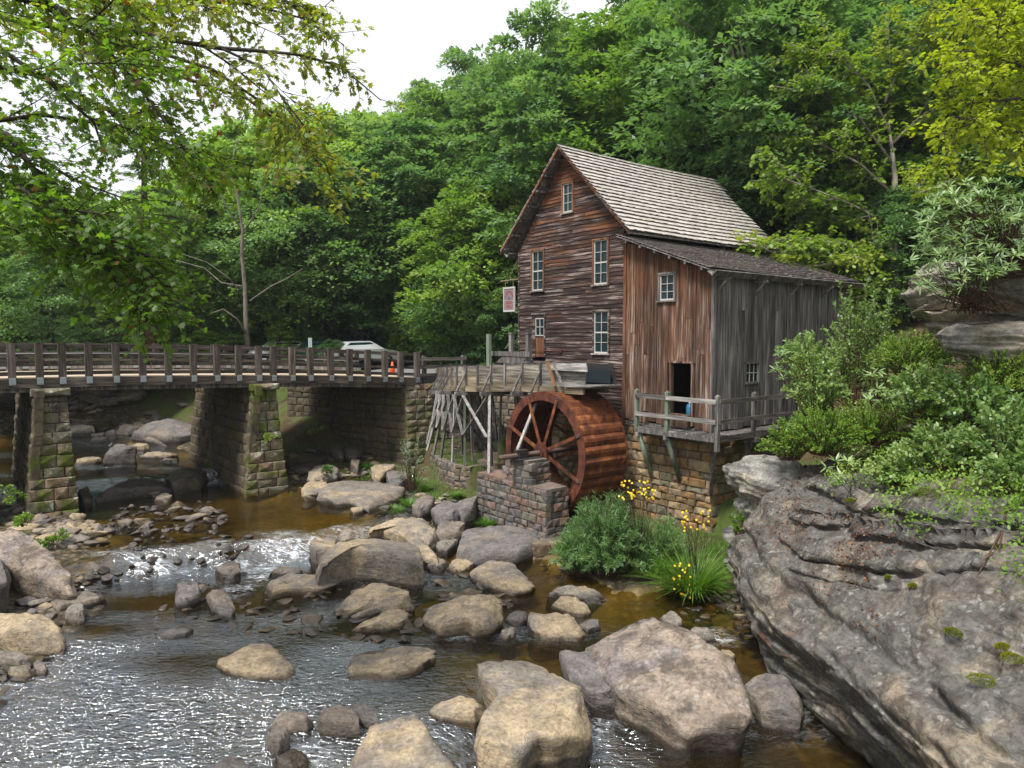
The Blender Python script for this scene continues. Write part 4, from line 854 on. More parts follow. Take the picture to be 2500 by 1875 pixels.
# ================================================================ bridge
BB = 25.87; BBK = 31.6; AX = [1.27 - .74 * 4, 1.27 - .74 * 3, 1.27 - .74 * 2, .53, 1.27, 1.96, 2.55, 3.26, 4.02, 4.79, 5.57, 6.36, 7.13, 7.87, 8.58, 9.11, 9.82, 10.52, 11.34, 12.12, 12.9, 13.66, 14.38, 15.16]
ztop = lambda a: float(np.interp(a, [-3, 1, 4.2, 8.1, 11.2, 15.2, 18], [5.78, 5.81, 5.78, 5.68, 5.57, 5.35, 5.2]))
zdk = lambda a: ztop(a) - 1.02
br = thing('timber_bridge', 'brown timber road bridge with heavy post and plank railings over the creek', 'bridge', 6, BB, 4.5, True)
def rail(p, q, b, dz, h, th, mat=BRIDGEX, name='rail', par=br): return build(name, MB().hexa([(p, b, ztop(p) + dz - h), (q, b, ztop(q) + dz - h), (q, b + th, ztop(q) + dz - h), (p, b + th, ztop(p) + dz - h)], [(p, b, ztop(p) + dz), (q, b, ztop(q) + dz), (q, b + th, ztop(q) + dz), (p, b + th, ztop(p) + dz)]), mat, par)
for side, b0 in ((0, BB), (1, BBK)):
    sg_ = 1 if side == 0 else -1
    for k, a in enumerate(AX):
        zt = ztop(a) + .02; zb = zt - 1.27; y0, y1 = (b0 - .10, b0 + .10)
        po = build('post', MB().box(a - .10, a + .10, y0, y1, zb, zt).box(a - .105, a + .105, y0 - .005, y1 + .005, zt, zt + .012), BRIDGE, br)
        if side == 0:
            build('steel_bracket', MB().box(a - .085, a + .085, y0 - .012, y0 - .001, zb + .02, zb + .24), STEEL, po)
            m = MB()
            for dz in (.07, .18):
                for dx in (-.045, .045): m.tube([(a + dx, y0 - .045, zb + dz), (a + dx, y0 - .01, zb + dz)], .022, 6)
            build('bolt', m, STEEL, po)
    for k in range(len(AX) - 1):
        p, q = AX[k], AX[k + 1]; bb = b0 + (.105 if side == 0 else -.185)
        if k % 3 == 0 or True:
            rail(p, q, bb, -.01, .13, .08); rail(p, q, bb, -.30, .11, .08); rail(p, q, bb, -.57, .11, .08)
            if side == 0: rail(p, q, bb, -.84, .12, .08); rail(p, q, b0 - .06, -1.02 - .02, .29, .12, BRIDGEX, 'edge_beam')
            else: rail(p, q, bb - .1, -.80, .16, .18, PALE, 'kerb_timber'); 
    if side:
        for k, a in enumerate(AX): build('steel_plate', MB().box(a - .09, a + .09, b0 - .30, b0 - .29, ztop(a) - .93, ztop(a) - .80), STEEL, br)
for k in range(len(AX) - 1):
    p, q = AX[k], AX[k + 1]; build('guard_rail', MB().hexa([(p, BBK - .29, ztop(p) - .50), (q, BBK - .29, ztop(q) - .50), (q, BBK - .24, ztop(q) - .50), (p, BBK - .24, ztop(p) - .50)], [(p, BBK - .30, ztop(p) - .36), (q, BBK - .30, ztop(q) - .36), (q, BBK - .24, ztop(q) - .36), (p, BBK - .24, ztop(p) - .36)]), STEEL, br)
    build('deck', MB().hexa([(p, BB - .04, zdk(p) - .12), (q, BB - .04, zdk(q) - .12), (q, BBK, zdk(q) - .12), (p, BBK, zdk(p) - .12)], [(p, BB - .04, zdk(p)), (q, BB - .04, zdk(q)), (q, BBK, zdk(q)), (p, BBK, zdk(p))]), plain('pale_deck', (.42, .34, .25), .9, .2) if k == 0 else bpy.data.materials['pale_deck'], br)
for b_ in (26.0, 27.2, 28.6, 30.0, 31.3):
    m = MB()
    for k in range(len(AX) - 1): p, q = AX[k], AX[k + 1]; m.hexa([(p, b_, zdk(p) - .45), (q, b_, zdk(q) - .45), (q, b_ + .18, zdk(q) - .45), (p, b_ + .18, zdk(p) - .45)], [(p, b_, zdk(p) - .13), (q, b_, zdk(q) - .13), (q, b_ + .18, zdk(q) - .13), (p, b_ + .18, zdk(p) - .13)])
    build('girder', m, DARKIN if b_ > 27 else SIDEW, br)  # inner girders near-black: under-deck shade put into their colour
# piers: tapered ends towards the camera, long sides under the deck with its shade put into darker stone
def pier(lab, t0, t1, g0, g1, zb, zt, front=25.55, back=33.2):
    r = thing('stone_bridge_pier', lab, 'pier', (g0 + g1) / 2, front, zb, True, 'stone piers under the bridge'); H = zt - zb
    core = MB().hexa([(g0 + .08, front - .18, zb - .3), (g1 - .08, front - .18, zb - .3), (g1 - .08, back, zb - .3), (g0 + .08, back, zb - .3)], [(t0 + .08, front + .16, zt), (t1 - .08, front + .16, zt), (t1 - .08, back, zt), (t0 + .08, back, zt)])
    build('mortar_core', core, MORTAR, r); tl = (t0 - g0) / H
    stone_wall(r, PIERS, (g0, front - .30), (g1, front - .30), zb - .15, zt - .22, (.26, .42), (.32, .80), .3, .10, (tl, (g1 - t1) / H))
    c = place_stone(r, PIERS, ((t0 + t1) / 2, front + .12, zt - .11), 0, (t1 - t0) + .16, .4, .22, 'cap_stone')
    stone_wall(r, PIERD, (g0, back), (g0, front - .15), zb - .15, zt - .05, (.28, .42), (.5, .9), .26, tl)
    return r
p1 = pier('left bridge pier with moss-stained pale stones on its tapered end', 1.77, 2.62, 1.42, 2.80, .5, 4.45)
p2 = pier('middle bridge pier with a pale edge and a fern growing on its end', 8.28, 9.12, 7.78, 9.38, .45, 4.33)
ab_ = thing('bridge_abutment', 'dark stone bridge abutment at the right hand end of the bridge', 'abutment', 14.5, 25.6, 1, True)
build('mortar_core', MB().prism([(12.6, 33.5, .2), (14.75, 26.0, .2), (16.2, 25.75, .2), (17, 33.5, .2)], (0, 0, 3.85)), MORTAR, ab_)
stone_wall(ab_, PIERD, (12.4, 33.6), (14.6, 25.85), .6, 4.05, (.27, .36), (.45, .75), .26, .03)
stone_wall(ab_, PIERS, (14.6, 25.75), (16.3, 25.6), .7, 4.05, (.26, .36), (.35, .6), .26, .03)
lb = thing('left_bridge_abutment', 'dark stone wall under the left end of the bridge', 'abutment', -2.4, 25.6, 0, True)
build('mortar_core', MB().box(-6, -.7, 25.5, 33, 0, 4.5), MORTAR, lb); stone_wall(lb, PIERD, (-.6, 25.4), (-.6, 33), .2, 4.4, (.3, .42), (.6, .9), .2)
stone_wall(lb, PIERS, (-5, 25.35), (-.6, 25.35), .2, 4.4, (.3, .42), (.5, .8), .2)
# far approach: road, fence, sign post, cone, cars
def slab(name, pts, th, mat): 
    o = build(name, MB().prism([(x, y, z) for x, y, z in pts], (0, 0, -th)), mat, None, base=(pts[0][0], pts[0][1], pts[0][2]), frame=True); o['kind'] = 'structure'; return o
slab('road', [(15.12, 26.05, 4.34), (15.12, 31.5, 4.34), (21, 37, 4.30), (33, 42, 4.5), (33, 33, 4.5), (22, 26.4, 4.3)][::-1], .3, ROAD)
slab('parking_lane', [(-6, 42.5, 4.33), (-6, 48.5, 4.33), (32, 48.5, 4.4), (32, 42.3, 4.36)][::-1], .3, ROAD)
fe = thing('road_fence', 'grey two-rail board fence running from the bridge end towards the mill', 'fence', 15.6, 26.2, 4.3, True)
for a_ in (15.6, 17.6): build('post', MB().box(a_ - .08, a_ + .08, 25.95, 26.1, 3.9, 5.22), GREY, fe)
for z_ in (5.15, 4.82, 4.48): build('rail', MB().box(15.3, 17.7, 25.88, 25.95, z_ - .14, z_), GREYX, fe)
sp = thing('road_sign_post', 'small pale rectangular road sign on a thin post behind the bridge rail', 'road sign', 9.4, 34.5, 4.2, True)
x_, y_, _ = pY(757, 835, 36); aa, bb2 = to_ab(x_, y_)
BASE[sp.name] = (aa, bb2, 4.2); sp.location = (x_, y_, 4.2); sp.rotation_euler = (0, 0, R(18)); BASE[sp.name] = (0, 0, 0)
build('post', MB().tube([(0, 0, -.1), (0, 0, 1.75)], .035, 8), STEEL, sp); build('sign_plate', MB().box(-.09, .09, -.03, -.01, 1.12, 1.78), plain('pale_sign_back', (.42, .50, .50), .5), sp)
cone = thing('traffic_cone', 'orange traffic cone on the road behind the bridge railing', 'traffic cone', *[*to_ab(*pY(958, 903, 33)[:2])], 4.33, True)
cb_ = BASE[cone.name]; OR = plain('orange_plastic', (.85, .12, .02), .5)
build('cone', MB().tube([(cb_[0], cb_[1], 4.33 + z_) for z_ in (.03, .3, .55)], [.14, .09, .03], 12), OR, cone, True); build('base', MB().box(cb_[0] - .2, cb_[0] + .2, cb_[1] - .2, cb_[1] + .2, 4.33, 4.37), OR, cone)
def car(lab, px, D, col, yaw=0.):
    x, y, _ = pY(px, 880, D); A, B = to_ab(x, y); r = thing('parked_car', lab, 'car', A, B, 4.33, True, 'cars parked beyond the bridge'); BASE[r.name] = (0, 0, 0); r.rotation_euler = (0, 0, T + yaw)
    prof = [(-2.15, .35), (-2.2, .7), (-2.0, .92), (-1.55, .98), (-1.0, 1.42), (.35, 1.46), (1.15, 1.0), (2.0, .88), (2.2, .62), (2.15, .3)]; pm = plain(col[0], col[1], .28, .6)
    body = MB(); n = len(prof); ins = [.82 if 1.3 < z else .9 for _, z in prof]
    for s in (-1, 1):
        for (px_, z_), k in zip(prof, ins): body.v.append((px_, s * (.88 if z_ < 1.1 else .66), z_))
    body.f = [(i, (i + 1) % n, n + (i + 1) % n, n + i) for i in range(n)] + [tuple(range(n))[::-1], tuple(range(n, 2 * n))]
    build('body', body, pm, r, True).data.shade_flat()
    build('window', MB().add([(-1.42, -.80, 1.02), (-.95, -.685, 1.37), (.3, -.68, 1.40), (.98, -.79, 1.04), (-1.42, -.83, 1.02), (-.95, -.71, 1.37), (.3, -.705, 1.40), (.98, -.82, 1.04)], [(0, 1, 2, 3), (7, 6, 5, 4), (0, 3, 7, 4), (1, 2, 6, 5)]), GLASS, r)
    build('windscreen', MB().add([(.42, -.6, 1.43), (.42, .6, 1.43), (1.14, .74, 1.03), (1.14, -.74, 1.03), (.45, -.6, 1.46), (.45, .6, 1.46), (1.17, .74, 1.06), (1.17, -.74, 1.06)], [(3, 2, 1, 0), (4, 5, 6, 7), (0, 1, 5, 4), (2, 3, 7, 6)]), GLASS, r)
    for wx_ in (-1.35, 1.35):
        for s in (-1, 1):
            w_ = build('wheel', MB().tube([(wx_, s * .72, .32), (wx_, s * .92, .32)], .32, 16), IRON, r, True); build('rim', MB().tube([(wx_, s * .90, .32), (wx_, s * .935, .32)], .19, 12), STEEL, w_, True)
    build('headlight', MB().box(2.08, 2.18, -.78, -.5, .62, .76), SASH, r); build('headlight', MB().box(2.08, 2.18, .5, .78, .62, .76), SASH, r)
    build('bumper', MB().box(-2.24, -2.14, -.8, .8, .35, .55), IRON, r)
car('white car parked behind the bridge railing, nearest the road sign', 705, 43, ('white_car_paint', (.7, .72, .75)))
car('dark green car parked behind the bridge railing between two pale cars', 790, 43, ('green_car_paint', (.015, .07, .05)))
car('silver car parked behind the bridge railing, rightmost of the row', 880, 42, ('silver_car_paint', (.5, .52, .53)))
# pale house behind the trees on the left
hx, hy, _ = pY(380, 830, 75); hs = thing('pale_house', 'small pale house with a grey roof half hidden behind the trees', 'house', hx, hy, 4.2)
build('wall', MB().box(hx - 4, hx + 4, hy, hy + 5, 4, 6.6), plain('house_wall', (.55, .54, .52), .8), hs); build('roof', MB().prism([(hx - 4.4, hy - .4, 6.6), (hx - 4.4, hy + 5.4, 6.6), (hx - 4.4, hy + 2.5, 8.4)], (8.8, 0, 0)), plain('house_roof', (.32, .31, .31), .8), hs)
for k in (-2.4, 0, 2.4): build('window', MB().box(hx + k - .4, hx + k + .4, hy - .05, hy + .02, 5, 6.1), GLASS, hs)
build('door', MB().box(hx + 3, hx + 3.7, hy - .04, hy + .02, 4.2, 6.1), plain('house_door', (.2, .12, .08), .7), hs)
# ================================================================ boulders
def resample(poly, n):
    P = np.array(poly); c = P.mean(0); Q = np.vstack([P, P[:1]]); seg = np.hypot(*(Q[1:] - Q[:-1]).T); s = np.concatenate([[0], np.cumsum(seg)])
    t = np.linspace(0, s[-1], n, endpoint=False); return np.stack([np.interp(t, s, Q[:, k]) for k in range(Q.shape[1])], 1)
def boulder(name, lab, rim, zt, wl=0., base=-.45, mat=ROCK, seed=0, under=.86, dome=.05, rough=1., dark=0., tilt=None, cat='boulder', facets=13, n=72):
    """rim: photo outline of the upper face, laid on z = zt (or per-point heights); the flanks go down to BASE below the water"""
    pts = []
    for q in rim:
        z = q[2] if len(q) > 2 else zt
        pts.append((*pz(q[0], q[1], z), z))
    R3 = resample(pts, n); c = R3[:, :2].mean(0); R3[:, :2] = c + (R3[:, :2] - c) * 1.10; size = float(np.mean(np.hypot(*(R3[:, :2] - c).T))); rng = np.random.RandomState(seed + 11)
    zc = R3[:, 2].mean(); hgt = max(zc - wl, .1); zb = wl + base; rings = []
    A = np.c_[R3[:, :2] - c, np.ones(n)]; co, *_ = np.linalg.lstsq(A, R3[:, 2], rcond=None)
    for r in (0.0, .18, .36, .54, .7, .84, .94):
        xy = c + (R3[:, :2] - c) * r; pl = (R3[:, :2] - c) * r @ co[:2] + co[2]; z = pl * (1 - r ** 2) + (pl * 0 + (R3[:, 2] - ((R3[:, :2] - c) @ co[:2] + co[2])) * r ** 2 + pl) * r ** 2 + dome * size * .5 * (1 - r ** 2.4)
        rings.append(np.c_[xy, z])
    nz = max(4, int(hgt / (.05 + .03 * size)))
    nz = min(nz, 12)
    rings.append(np.c_[R3[:, :2], R3[:, 2] - .03 * min(1, size)])
    for k in range(1, nz + 1):
        t = k / nz; f = 1 + .035 * math.sin(min(1, t * 3) * math.pi) - (1 - under) * t ** 1.5; rings.append(np.c_[c + (R3[:, :2] - c) * f, R3[:, 2] * (1 - t) + zb * t])
    P = np.vstack(rings); C3 = np.array([c[0], c[1], (zc + zb) / 2]); D = P - C3
    for k in range(facets):
        a = rng.uniform(0, 2 * math.pi); e = rng.uniform(-.1, .9) if k % 3 else rng.uniform(1.0, 1.5); nn = np.array([math.cos(a) * math.cos(e), math.sin(a) * math.cos(e), math.sin(e)])
        d = D @ nn; lim = np.percentile(d, 99.5) * rng.uniform(.82, .95); ex = np.maximum(0, d - lim); D -= ex[:, None] * nn * .97
    nr = D / (np.linalg.norm(D, axis=1)[:, None] + 1e-6); s = 1 / max(size, .15)
    q = P * np.array([1, 1, 1.6]); amp = .085 * min(size, .9) * rough
    w = fbm(q * s * 1.1 + seed, 4, seed % 50); rid = 1 - 2 * np.abs(fbm(q * s * 2.3 + seed, 3, 5)); w = w * .62 - np.clip(rid - .62, 0, 1) * 1.6; led = np.abs(vn(np.c_[P[:, :2] * .5 * s, P[:, 2] * 5 / (hgt + .3) + w * 1.5] + seed, 3))
    mixn = nr * (w * amp)[:, None]; mixn += nr * ((led - .4) * .13 * min(size, .7) * rough)[:, None] * np.array([1, 1, .25])
    D = D + mixn; D += nr * (fbm(P * 6.5 + seed, 3, 31) * .040 * min(1, size * 2))[:, None]
    P = D + C3; loc = np.array([c[0], c[1], wl]); faces = grid_faces(len(rings), n, True)
    me = npmesh(name, P - loc, faces[:, ::-1]); o = link(name, me, mat, None, True, tuple(loc)); tag(o, lab, cat); o['wl'] = float(wl); o['dark'] = float(dark); return o
UPZ = lambda py: float(np.interp(py, [930, 945, 960, 1000, 1050, 1100, 1200], [3.1, 2.7, 2.3, 1.6, 1.0, .8, .72]))
def rat(py): r = ray(1250, py); return -r[2] / r[1]
def upstream(rim):
    # rocks beyond the bridge: the lowest photo point of the rim gives the ground it stands on, the rest of the rim lies behind it
    ys = [q[1] for q in rim]; xs = [q[0] for q in rim]; m = max(ys); pb_ = m + .35 * (m - min(ys)) + 4; zg = UPZ(pb_); D = (CZ - zg) / rat(pb_); dep = (max(xs) - min(xs)) / F * D * .7
    return [(q[0], q[1], CZ - rat(q[1]) * (D + .1 + dep * (m - q[1]) / (m - min(ys)))) for q in rim], zg
def Z(x0, y0, k, l): return [(x0 + q[0] * k, y0 + q[1] * k, *q[2:]) for q in l]
KA, KB, KC, KU, KV = 900 / 1927, 800 / 1966, 660 / 1510, 560 / 2212, 560 / 2212
A_ = lambda *l: Z(0, 1100, KA, l)
B_ = lambda *l: Z(700, 1200, KB, l)
C_ = lambda *l: Z(1340, 1150, KC, l)
U_ = lambda *l: Z(0, 820, KU, l)
V_ = lambda *l: Z(560, 820, KV, l)
H = [
 ('flat_boulder', 'largest tan flat-topped boulder with two small rain pools, front centre', B_((1165, 1020), (1240, 975), (1540, 985), (1600, 1060), (1640, 1110), (1790, 1150), (1872, 1270), (1830, 1340), (1620, 1400), (1500, 1390), (1400, 1470), (1230, 1500), (1120, 1440), (1150, 1370), (1190, 1310), (1290, 1200), (1190, 1110)), .62, dict(mat=ROCK, wl=-.15, under=.78, dome=.03)),
 ('lichen_boulder', 'biggest lichen-spotted grey-brown boulder right of centre in the creek', C_((360, 728, 1.05), (500, 722, 1.1), (620, 800, 1.15), (760, 870, 1.2), (960, 970, 1.2), (1075, 1100, 1.1), (1085, 1240, .8), (1030, 1320, .6), (860, 1300, .65), (740, 1350, .55), (560, 1230, .6), (400, 1180, .55), (300, 1080, .6), (172, 940, .6), (290, 830, .9)), 1., dict(mat=ROCKL, wl=-.2, under=.84, dome=.12)),
 ('slab', 'leaning brown slab wedged between the two biggest creek boulders', C_((72, 1010), (110, 965), (160, 960), (270, 1050), (385, 1140), (390, 1195), (280, 1205), (130, 1110)), .45, dict(mat=ROCKG, wl=-.1)),
 ('boulder', 'smooth dark grey-brown boulder beside the bedded cliff rock at the water', C_((1090, 1165, .35), (1180, 1100, .5), (1260, 1070, .6), (1340, 1080, .6), (1400, 1170, .5), (1415, 1260, .3), (1390, 1330, .2), (1200, 1330, .15), (1150, 1250, .2)), .45, dict(mat=ROCKG, wl=-.3, rough=.6)),
 ('tongue_boulder', 'long tan and grey tongue-shaped boulder at the bottom edge of the photo', B_((520, 1345, .15), (640, 1287, .25), (750, 1310, .35), (850, 1450, .4), (960, 1590, .4), (1060, 1760, .4), (1020, 1950, .3), (400, 1950, .2), (360, 1700, .2), (400, 1560, .2), (480, 1450, .2)), .3, dict(mat=ROCK, wl=-.05, under=1., dome=.2, rough=.8)),
 ('flat_rock', 'oval grey-tan rock just left of the largest flat-topped boulder', B_((862, 1262), (930, 1220), (1010, 1203), (1150, 1220), (1195, 1275), (1130, 1310), (930, 1300)), .30, dict(mat=ROCK, wl=0, rough=.6)),
 ('pitted_slab', 'low pitted tan slab with pools in the middle of the creek', B_((385, 1010), (420, 940), (560, 930), (640, 935), (720, 908), (830, 905), (905, 960), (870, 1010), (780, 1040), (700, 1090), (420, 1105), (395, 1060)), .13, dict(mat=ROCK, wl=.02, dome=.02, rough=.7)),
 ('blocky_boulder', 'blocky tan boulder with a stepped top in the centre of the creek', B_((828, 715), (870, 670), (920, 638), (1045, 630), (1065, 600), (1180, 580), (1290, 600), (1305, 700), (1240, 745), (1120, 770), (1080, 740), (930, 765)), .50, dict(mat=ROCK, wl=.03, under=.8, dome=.04)),
 ('wedge_boulder', 'tan wedge-shaped boulder right of the blocky creek boulder', B_((1425, 820, .2), (1470, 690, .3), (1540, 660, .4), (1650, 685, .4), (1750, 770, .25), (1830, 830, .1), (1750, 872, .08), (1500, 862, .12)), .25, dict(mat=ROCK, wl=.02)),
 ('slab', 'upper slab of the tilted pair of tan slabs left of centre, with a hollow', B_((255, 695, .2), (370, 605, .35), (480, 540, .5), (600, 512, .55), (660, 520, .55), (700, 560, .5), (768, 630, .45), (700, 640, .4), (500, 650, .35), (330, 710, .2)), .4, dict(mat=ROCK, wl=.02, dome=.02)),
 ('slab', 'lower rounded slab of the tilted pair of tan slabs left of centre', B_((310, 745, .12), (450, 690, .3), (600, 610, .42), (690, 578, .45), (760, 640, .4), (700, 675, .3), (560, 690, .25), (420, 745, .12)), .3, dict(mat=ROCK, wl=.02)),
 ('slab', 'small pale slab in front of the tilted pair of tan slabs', B_((405, 782), (500, 740), (620, 690), (740, 690), (752, 735), (690, 770), (620, 785), (430, 800)), .18, dict(mat=ROCK, wl=.02, dome=.04)),
 ('long_boulder', 'long rounded boulder with a mossy green-brown front in mid creek', B_((180, 400), (215, 330), (300, 272), (450, 245), (600, 248), (700, 262), (800, 300), (822, 345), (815, 385), (700, 372), (520, 350), (400, 345), (280, 370)), 1.0, dict(mat=ROCK, wl=.05, under=.97, dome=.10, rough=.8)),
 ('overhanging_slab', 'light tan slab with an undercut edge below the stone footing', B_((1110, 440), (1200, 412), (1260, 408), (1330, 420), (1420, 480), (1505, 525), (1420, 555), (1310, 575), (1180, 515), (1102, 490)), .30, dict(mat=ROCK, wl=.03, under=.72, dome=.05)),
 ('big_tan_slab', 'big peaked tan slab behind the long mossy boulder', B_((460, 245, .5), (620, 170, .8), (700, 105, .95), (830, 98, 1.05), (880, 180, .95), (900, 262, .7), (840, 290, .6), (720, 262, .6), (570, 222, .55)), .8, dict(mat=ROCK, wl=.2)),
 ('slab', 'narrow tan slab leaning below the big peaked tan slab', B_((570, 215), (640, 200), (740, 240), (830, 288), (922, 345), (905, 368), (820, 345), (690, 262)), .60, dict(mat=ROCK, wl=.12)),
 ('pedestal_rock', 'broad flat grey-brown rock in front of the stone pedestal', B_((1000, 330), (1070, 235), (1120, 190), (1200, 172), (1380, 205), (1560, 258), (1480, 300), (1370, 345), (1200, 352), (1020, 350)), .52, dict(mat=ROCKG, wl=.02, under=.97, dome=.03, rough=.7)),
 ('boulder', 'rounded grey-tan boulder between grass tufts left of the pedestal rock', B_((880, 225), (920, 168), (1000, 150), (1050, 158), (1065, 205), (1000, 240), (890, 245)), .62, dict(mat=ROCKG, wl=.15)),
 ('boulder', 'grey boulder against the stone pedestal, the left of a pair', B_((870, 75), (940, 32), (1010, 30), (1060, 80), (1010, 120), (900, 130)), .85, dict(mat=ROCKG, wl=.3)),
 ('boulder', 'grey boulder against the stone pedestal, the right of a pair', B_((1000, 65), (1060, 20), (1110, -5), (1140, 10), (1130, 70), (1060, 90)), 1.0, dict(mat=ROCKG, wl=.3)),
 ('boulder', 'dark ridged boulder above the grass tuft near the retaining wall', B_((745, 75), (800, 30), (850, 5), (885, 0), (872, 60), (810, 88)), .85, dict(mat=ROCKG, wl=.35)),
 ('shelf_rock', 'wide pinkish shelf rock at the edge of the golden pool', V_((880, 1545), (900, 1480), (960, 1425), (1100, 1395), (1300, 1375), (1500, 1395), (1665, 1440), (1620, 1500), (1500, 1560), (1420, 1610), (1250, 1590), (1180, 1550), (1000, 1560)), .85, dict(mat=ROCK, wl=.5, under=.9, dome=.03)),
 ('boulder', 'square tan boulder with moss at its foot left of the pinkish shelf rock', V_((710, 1455), (760, 1388), (880, 1385), (965, 1430), (900, 1490), (840, 1520), (690, 1520)), .78, dict(mat=ROCK, wl=.5)),
 ('boulder', 'pale flat-topped boulder beside the silvery bush near the retaining wall', V_((1360, 1265), (1480, 1200), (1600, 1240), (1540, 1275), (1440, 1320), (1380, 1320)), 1.05, dict(mat=ROCK, wl=.6)),
 ('boulder', 'grey pitted boulder directly under the silvery bush', V_((1530, 1275), (1640, 1250), (1700, 1290), (1722, 1360), (1640, 1400), (1510, 1385)), .98, dict(mat=ROCKG, wl=.6)),
 ('boulder', 'humped tan boulder right of the middle pier base', V_((750, 1340), (850, 1240), (960, 1230), (1045, 1270), (1050, 1315), (980, 1335), (830, 1360)), .98, dict(mat=ROCK, wl=.55)),
 ('boulder', 'large near-black boulder in the shade under the right span', V_((540, 1190), (610, 1075), (700, 1060), (850, 1078), (935, 1105), (905, 1170), (700, 1195)), 1.15, dict(mat=ROCKG, wl=.6, dark=.85)),  # its dark value paints in the shade of the span
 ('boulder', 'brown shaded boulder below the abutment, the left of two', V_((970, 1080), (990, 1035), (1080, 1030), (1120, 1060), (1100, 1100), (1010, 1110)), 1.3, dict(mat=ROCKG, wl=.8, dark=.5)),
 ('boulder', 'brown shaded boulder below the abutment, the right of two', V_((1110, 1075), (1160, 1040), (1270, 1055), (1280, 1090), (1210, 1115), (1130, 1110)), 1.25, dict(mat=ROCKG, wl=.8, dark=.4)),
 ('upright_rock', 'upright square brown rock beside the shaded grass under the flume end', V_((1170, 1210), (1200, 1155), (1270, 1150), (1240, 1230)), 1.15, dict(mat=ROCKG, wl=.6, dark=.2)),
 ('big_left_boulder', 'big sloping grey and tan boulder at the left edge of the photo', A_((-120, 470, 1.5), (0, 345, 1.75), (70, 350, 1.75), (150, 420, 1.6), (250, 500, 1.35), (320, 590, 1.0), (400, 685, .6), (398, 712, .5), (330, 722, .5), (240, 680, .65), (120, 620, .85), (0, 560, 1.1), (-120, 560, 1.2)), 1.2, dict(mat=ROCKL, wl=.05, under=.80, dome=.10)),
 ('boulder', 'dark rounded boulder cut by the left edge under the big sloping boulder', A_((-90, 560), (0, 530), (45, 590), (30, 650), (-80, 680)), 1.15, dict(mat=ROCKG, wl=.1, dark=.3)),
 ('slab', 'pointed tan slab reaching into the creek behind the big left boulder', A_((330, 540), (345, 482), (450, 470), (552, 472), (556, 492), (490, 545), (420, 590), (360, 600)), .42, dict(mat=ROCK, wl=.12, dome=.04, under=.92)),
 ('boulder', 'smooth tan boulder with a dark seam, lower left bank', A_((-120, 820), (60, 808), (160, 850), (250, 862), (345, 912), (335, 935), (200, 950), (60, 950), (-120, 900)), .58, dict(mat=ROCK, wl=0, dome=.10, rough=.6)),
 ('boulder', 'rounded tan boulder at the left edge below the one with the dark seam', A_((-100, 1030), (0, 1018), (80, 1030), (155, 1062), (150, 1090), (60, 1080), (-100, 1070)), .38, dict(mat=ROCK, wl=0)),
 ('small_boulder', 'small mossy rounded stone at the lower left shore, the left of a pair', A_((40, 1125), (95, 1090), (140, 1092), (182, 1130), (90, 1150)), .25, dict(mat=ROCK, wl=0)),
 ('small_boulder', 'small grey rounded stone at the lower left shore, the right of a pair', A_((162, 1095), (215, 1075), (250, 1105), (235, 1128), (185, 1125)), .22, dict(mat=ROCKG, wl=0)),
 ('small_boulder', 'rounded tan stone standing in the water below the big left boulder', A_((343, 835), (368, 785), (405, 778), (442, 810), (435, 840), (370, 850)), .33, dict(mat=ROCK, wl=0)),
 ('flat_rock', 'half-sunk olive rock under the tip of the big left boulder', A_((230, 790), (330, 735), (480, 722), (580, 730), (500, 770), (380, 790), (300, 810)), .18, dict(mat=ROCKG, wl=.02)),
 ('pointed_rock', 'dark pointed rock standing in the rapids, the left of two', A_((908, 745), (950, 670), (1000, 645), (1033, 675), (1040, 735), (985, 750)), .42, dict(mat=ROCKG, wl=.03)),
 ('pointed_rock', 'brown pointed rock standing in the rapids, the right of two', A_((1080, 720), (1110, 708), (1165, 700), (1220, 780), (1232, 805), (1150, 800), (1100, 770)), .40, dict(mat=ROCKG, wl=.03)),
 ('slab', 'low pale grey slab at the foot of the white rapids', A_((1350, 725), (1400, 660), (1500, 640), (1700, 642), (1765, 635), (1785, 680), (1700, 705), (1500, 715), (1370, 738)), .22, dict(mat=ROCK, wl=.05, dome=.03)),
 ('boulder', 'dark brown peaked boulder behind the low pale slab', A_((1408, 640, .15), (1450, 590, .45), (1500, 558, .6), (1560, 575, .55), (1605, 622, .3), (1520, 640, .2)), .4, dict(mat=ROCKG, wl=.1)),
 ('boulder', 'grey water-worn rock splitting the rapids', A_((1130, 600), (1190, 560), (1255, 575), (1255, 618), (1180, 632)), .38, dict(mat=ROCKG, wl=.2, dark=.3)),
 ('boulder', 'round tan boulder touching the left end of the long mossy boulder', A_((1618, 480), (1650, 435), (1710, 405), (1755, 440), (1740, 500), (1660, 520)), .75, dict(mat=ROCK, wl=.2)),
 ('flat_rock', 'small dark flat rock alone in the left half of the creek', A_((838, 950), (870, 912), (960, 900), (1025, 930), (960, 950), (880, 962)), .10, dict(mat=ROCKG, wl=.02)),
 ('oval_rock', 'flat oval pale tan rock alone in the middle of the left water', A_((1128, 1075), (1170, 1030), (1300, 988), (1400, 1010), (1530, 1080), (1572, 1120), (1530, 1140), (1300, 1150), (1180, 1115)), .17, dict(mat=ROCK, wl=0, dome=.06, rough=.5)),
 ('boulder', 'brown cracked rock at the bottom, left of a cluster of four', A_((1400, 1395), (1450, 1345), (1560, 1325), (1632, 1365), (1600, 1395), (1450, 1415)), .30, dict(mat=ROCKG, wl=-.02)),
 ('boulder', 'dark wet angular rock at the bottom, right of the cracked brown rock', A_((1648, 1330), (1700, 1300), (1820, 1320), (1892, 1385), (1850, 1395), (1660, 1380)), .40, dict(mat=ROCKG, wl=-.02, dark=.45)),
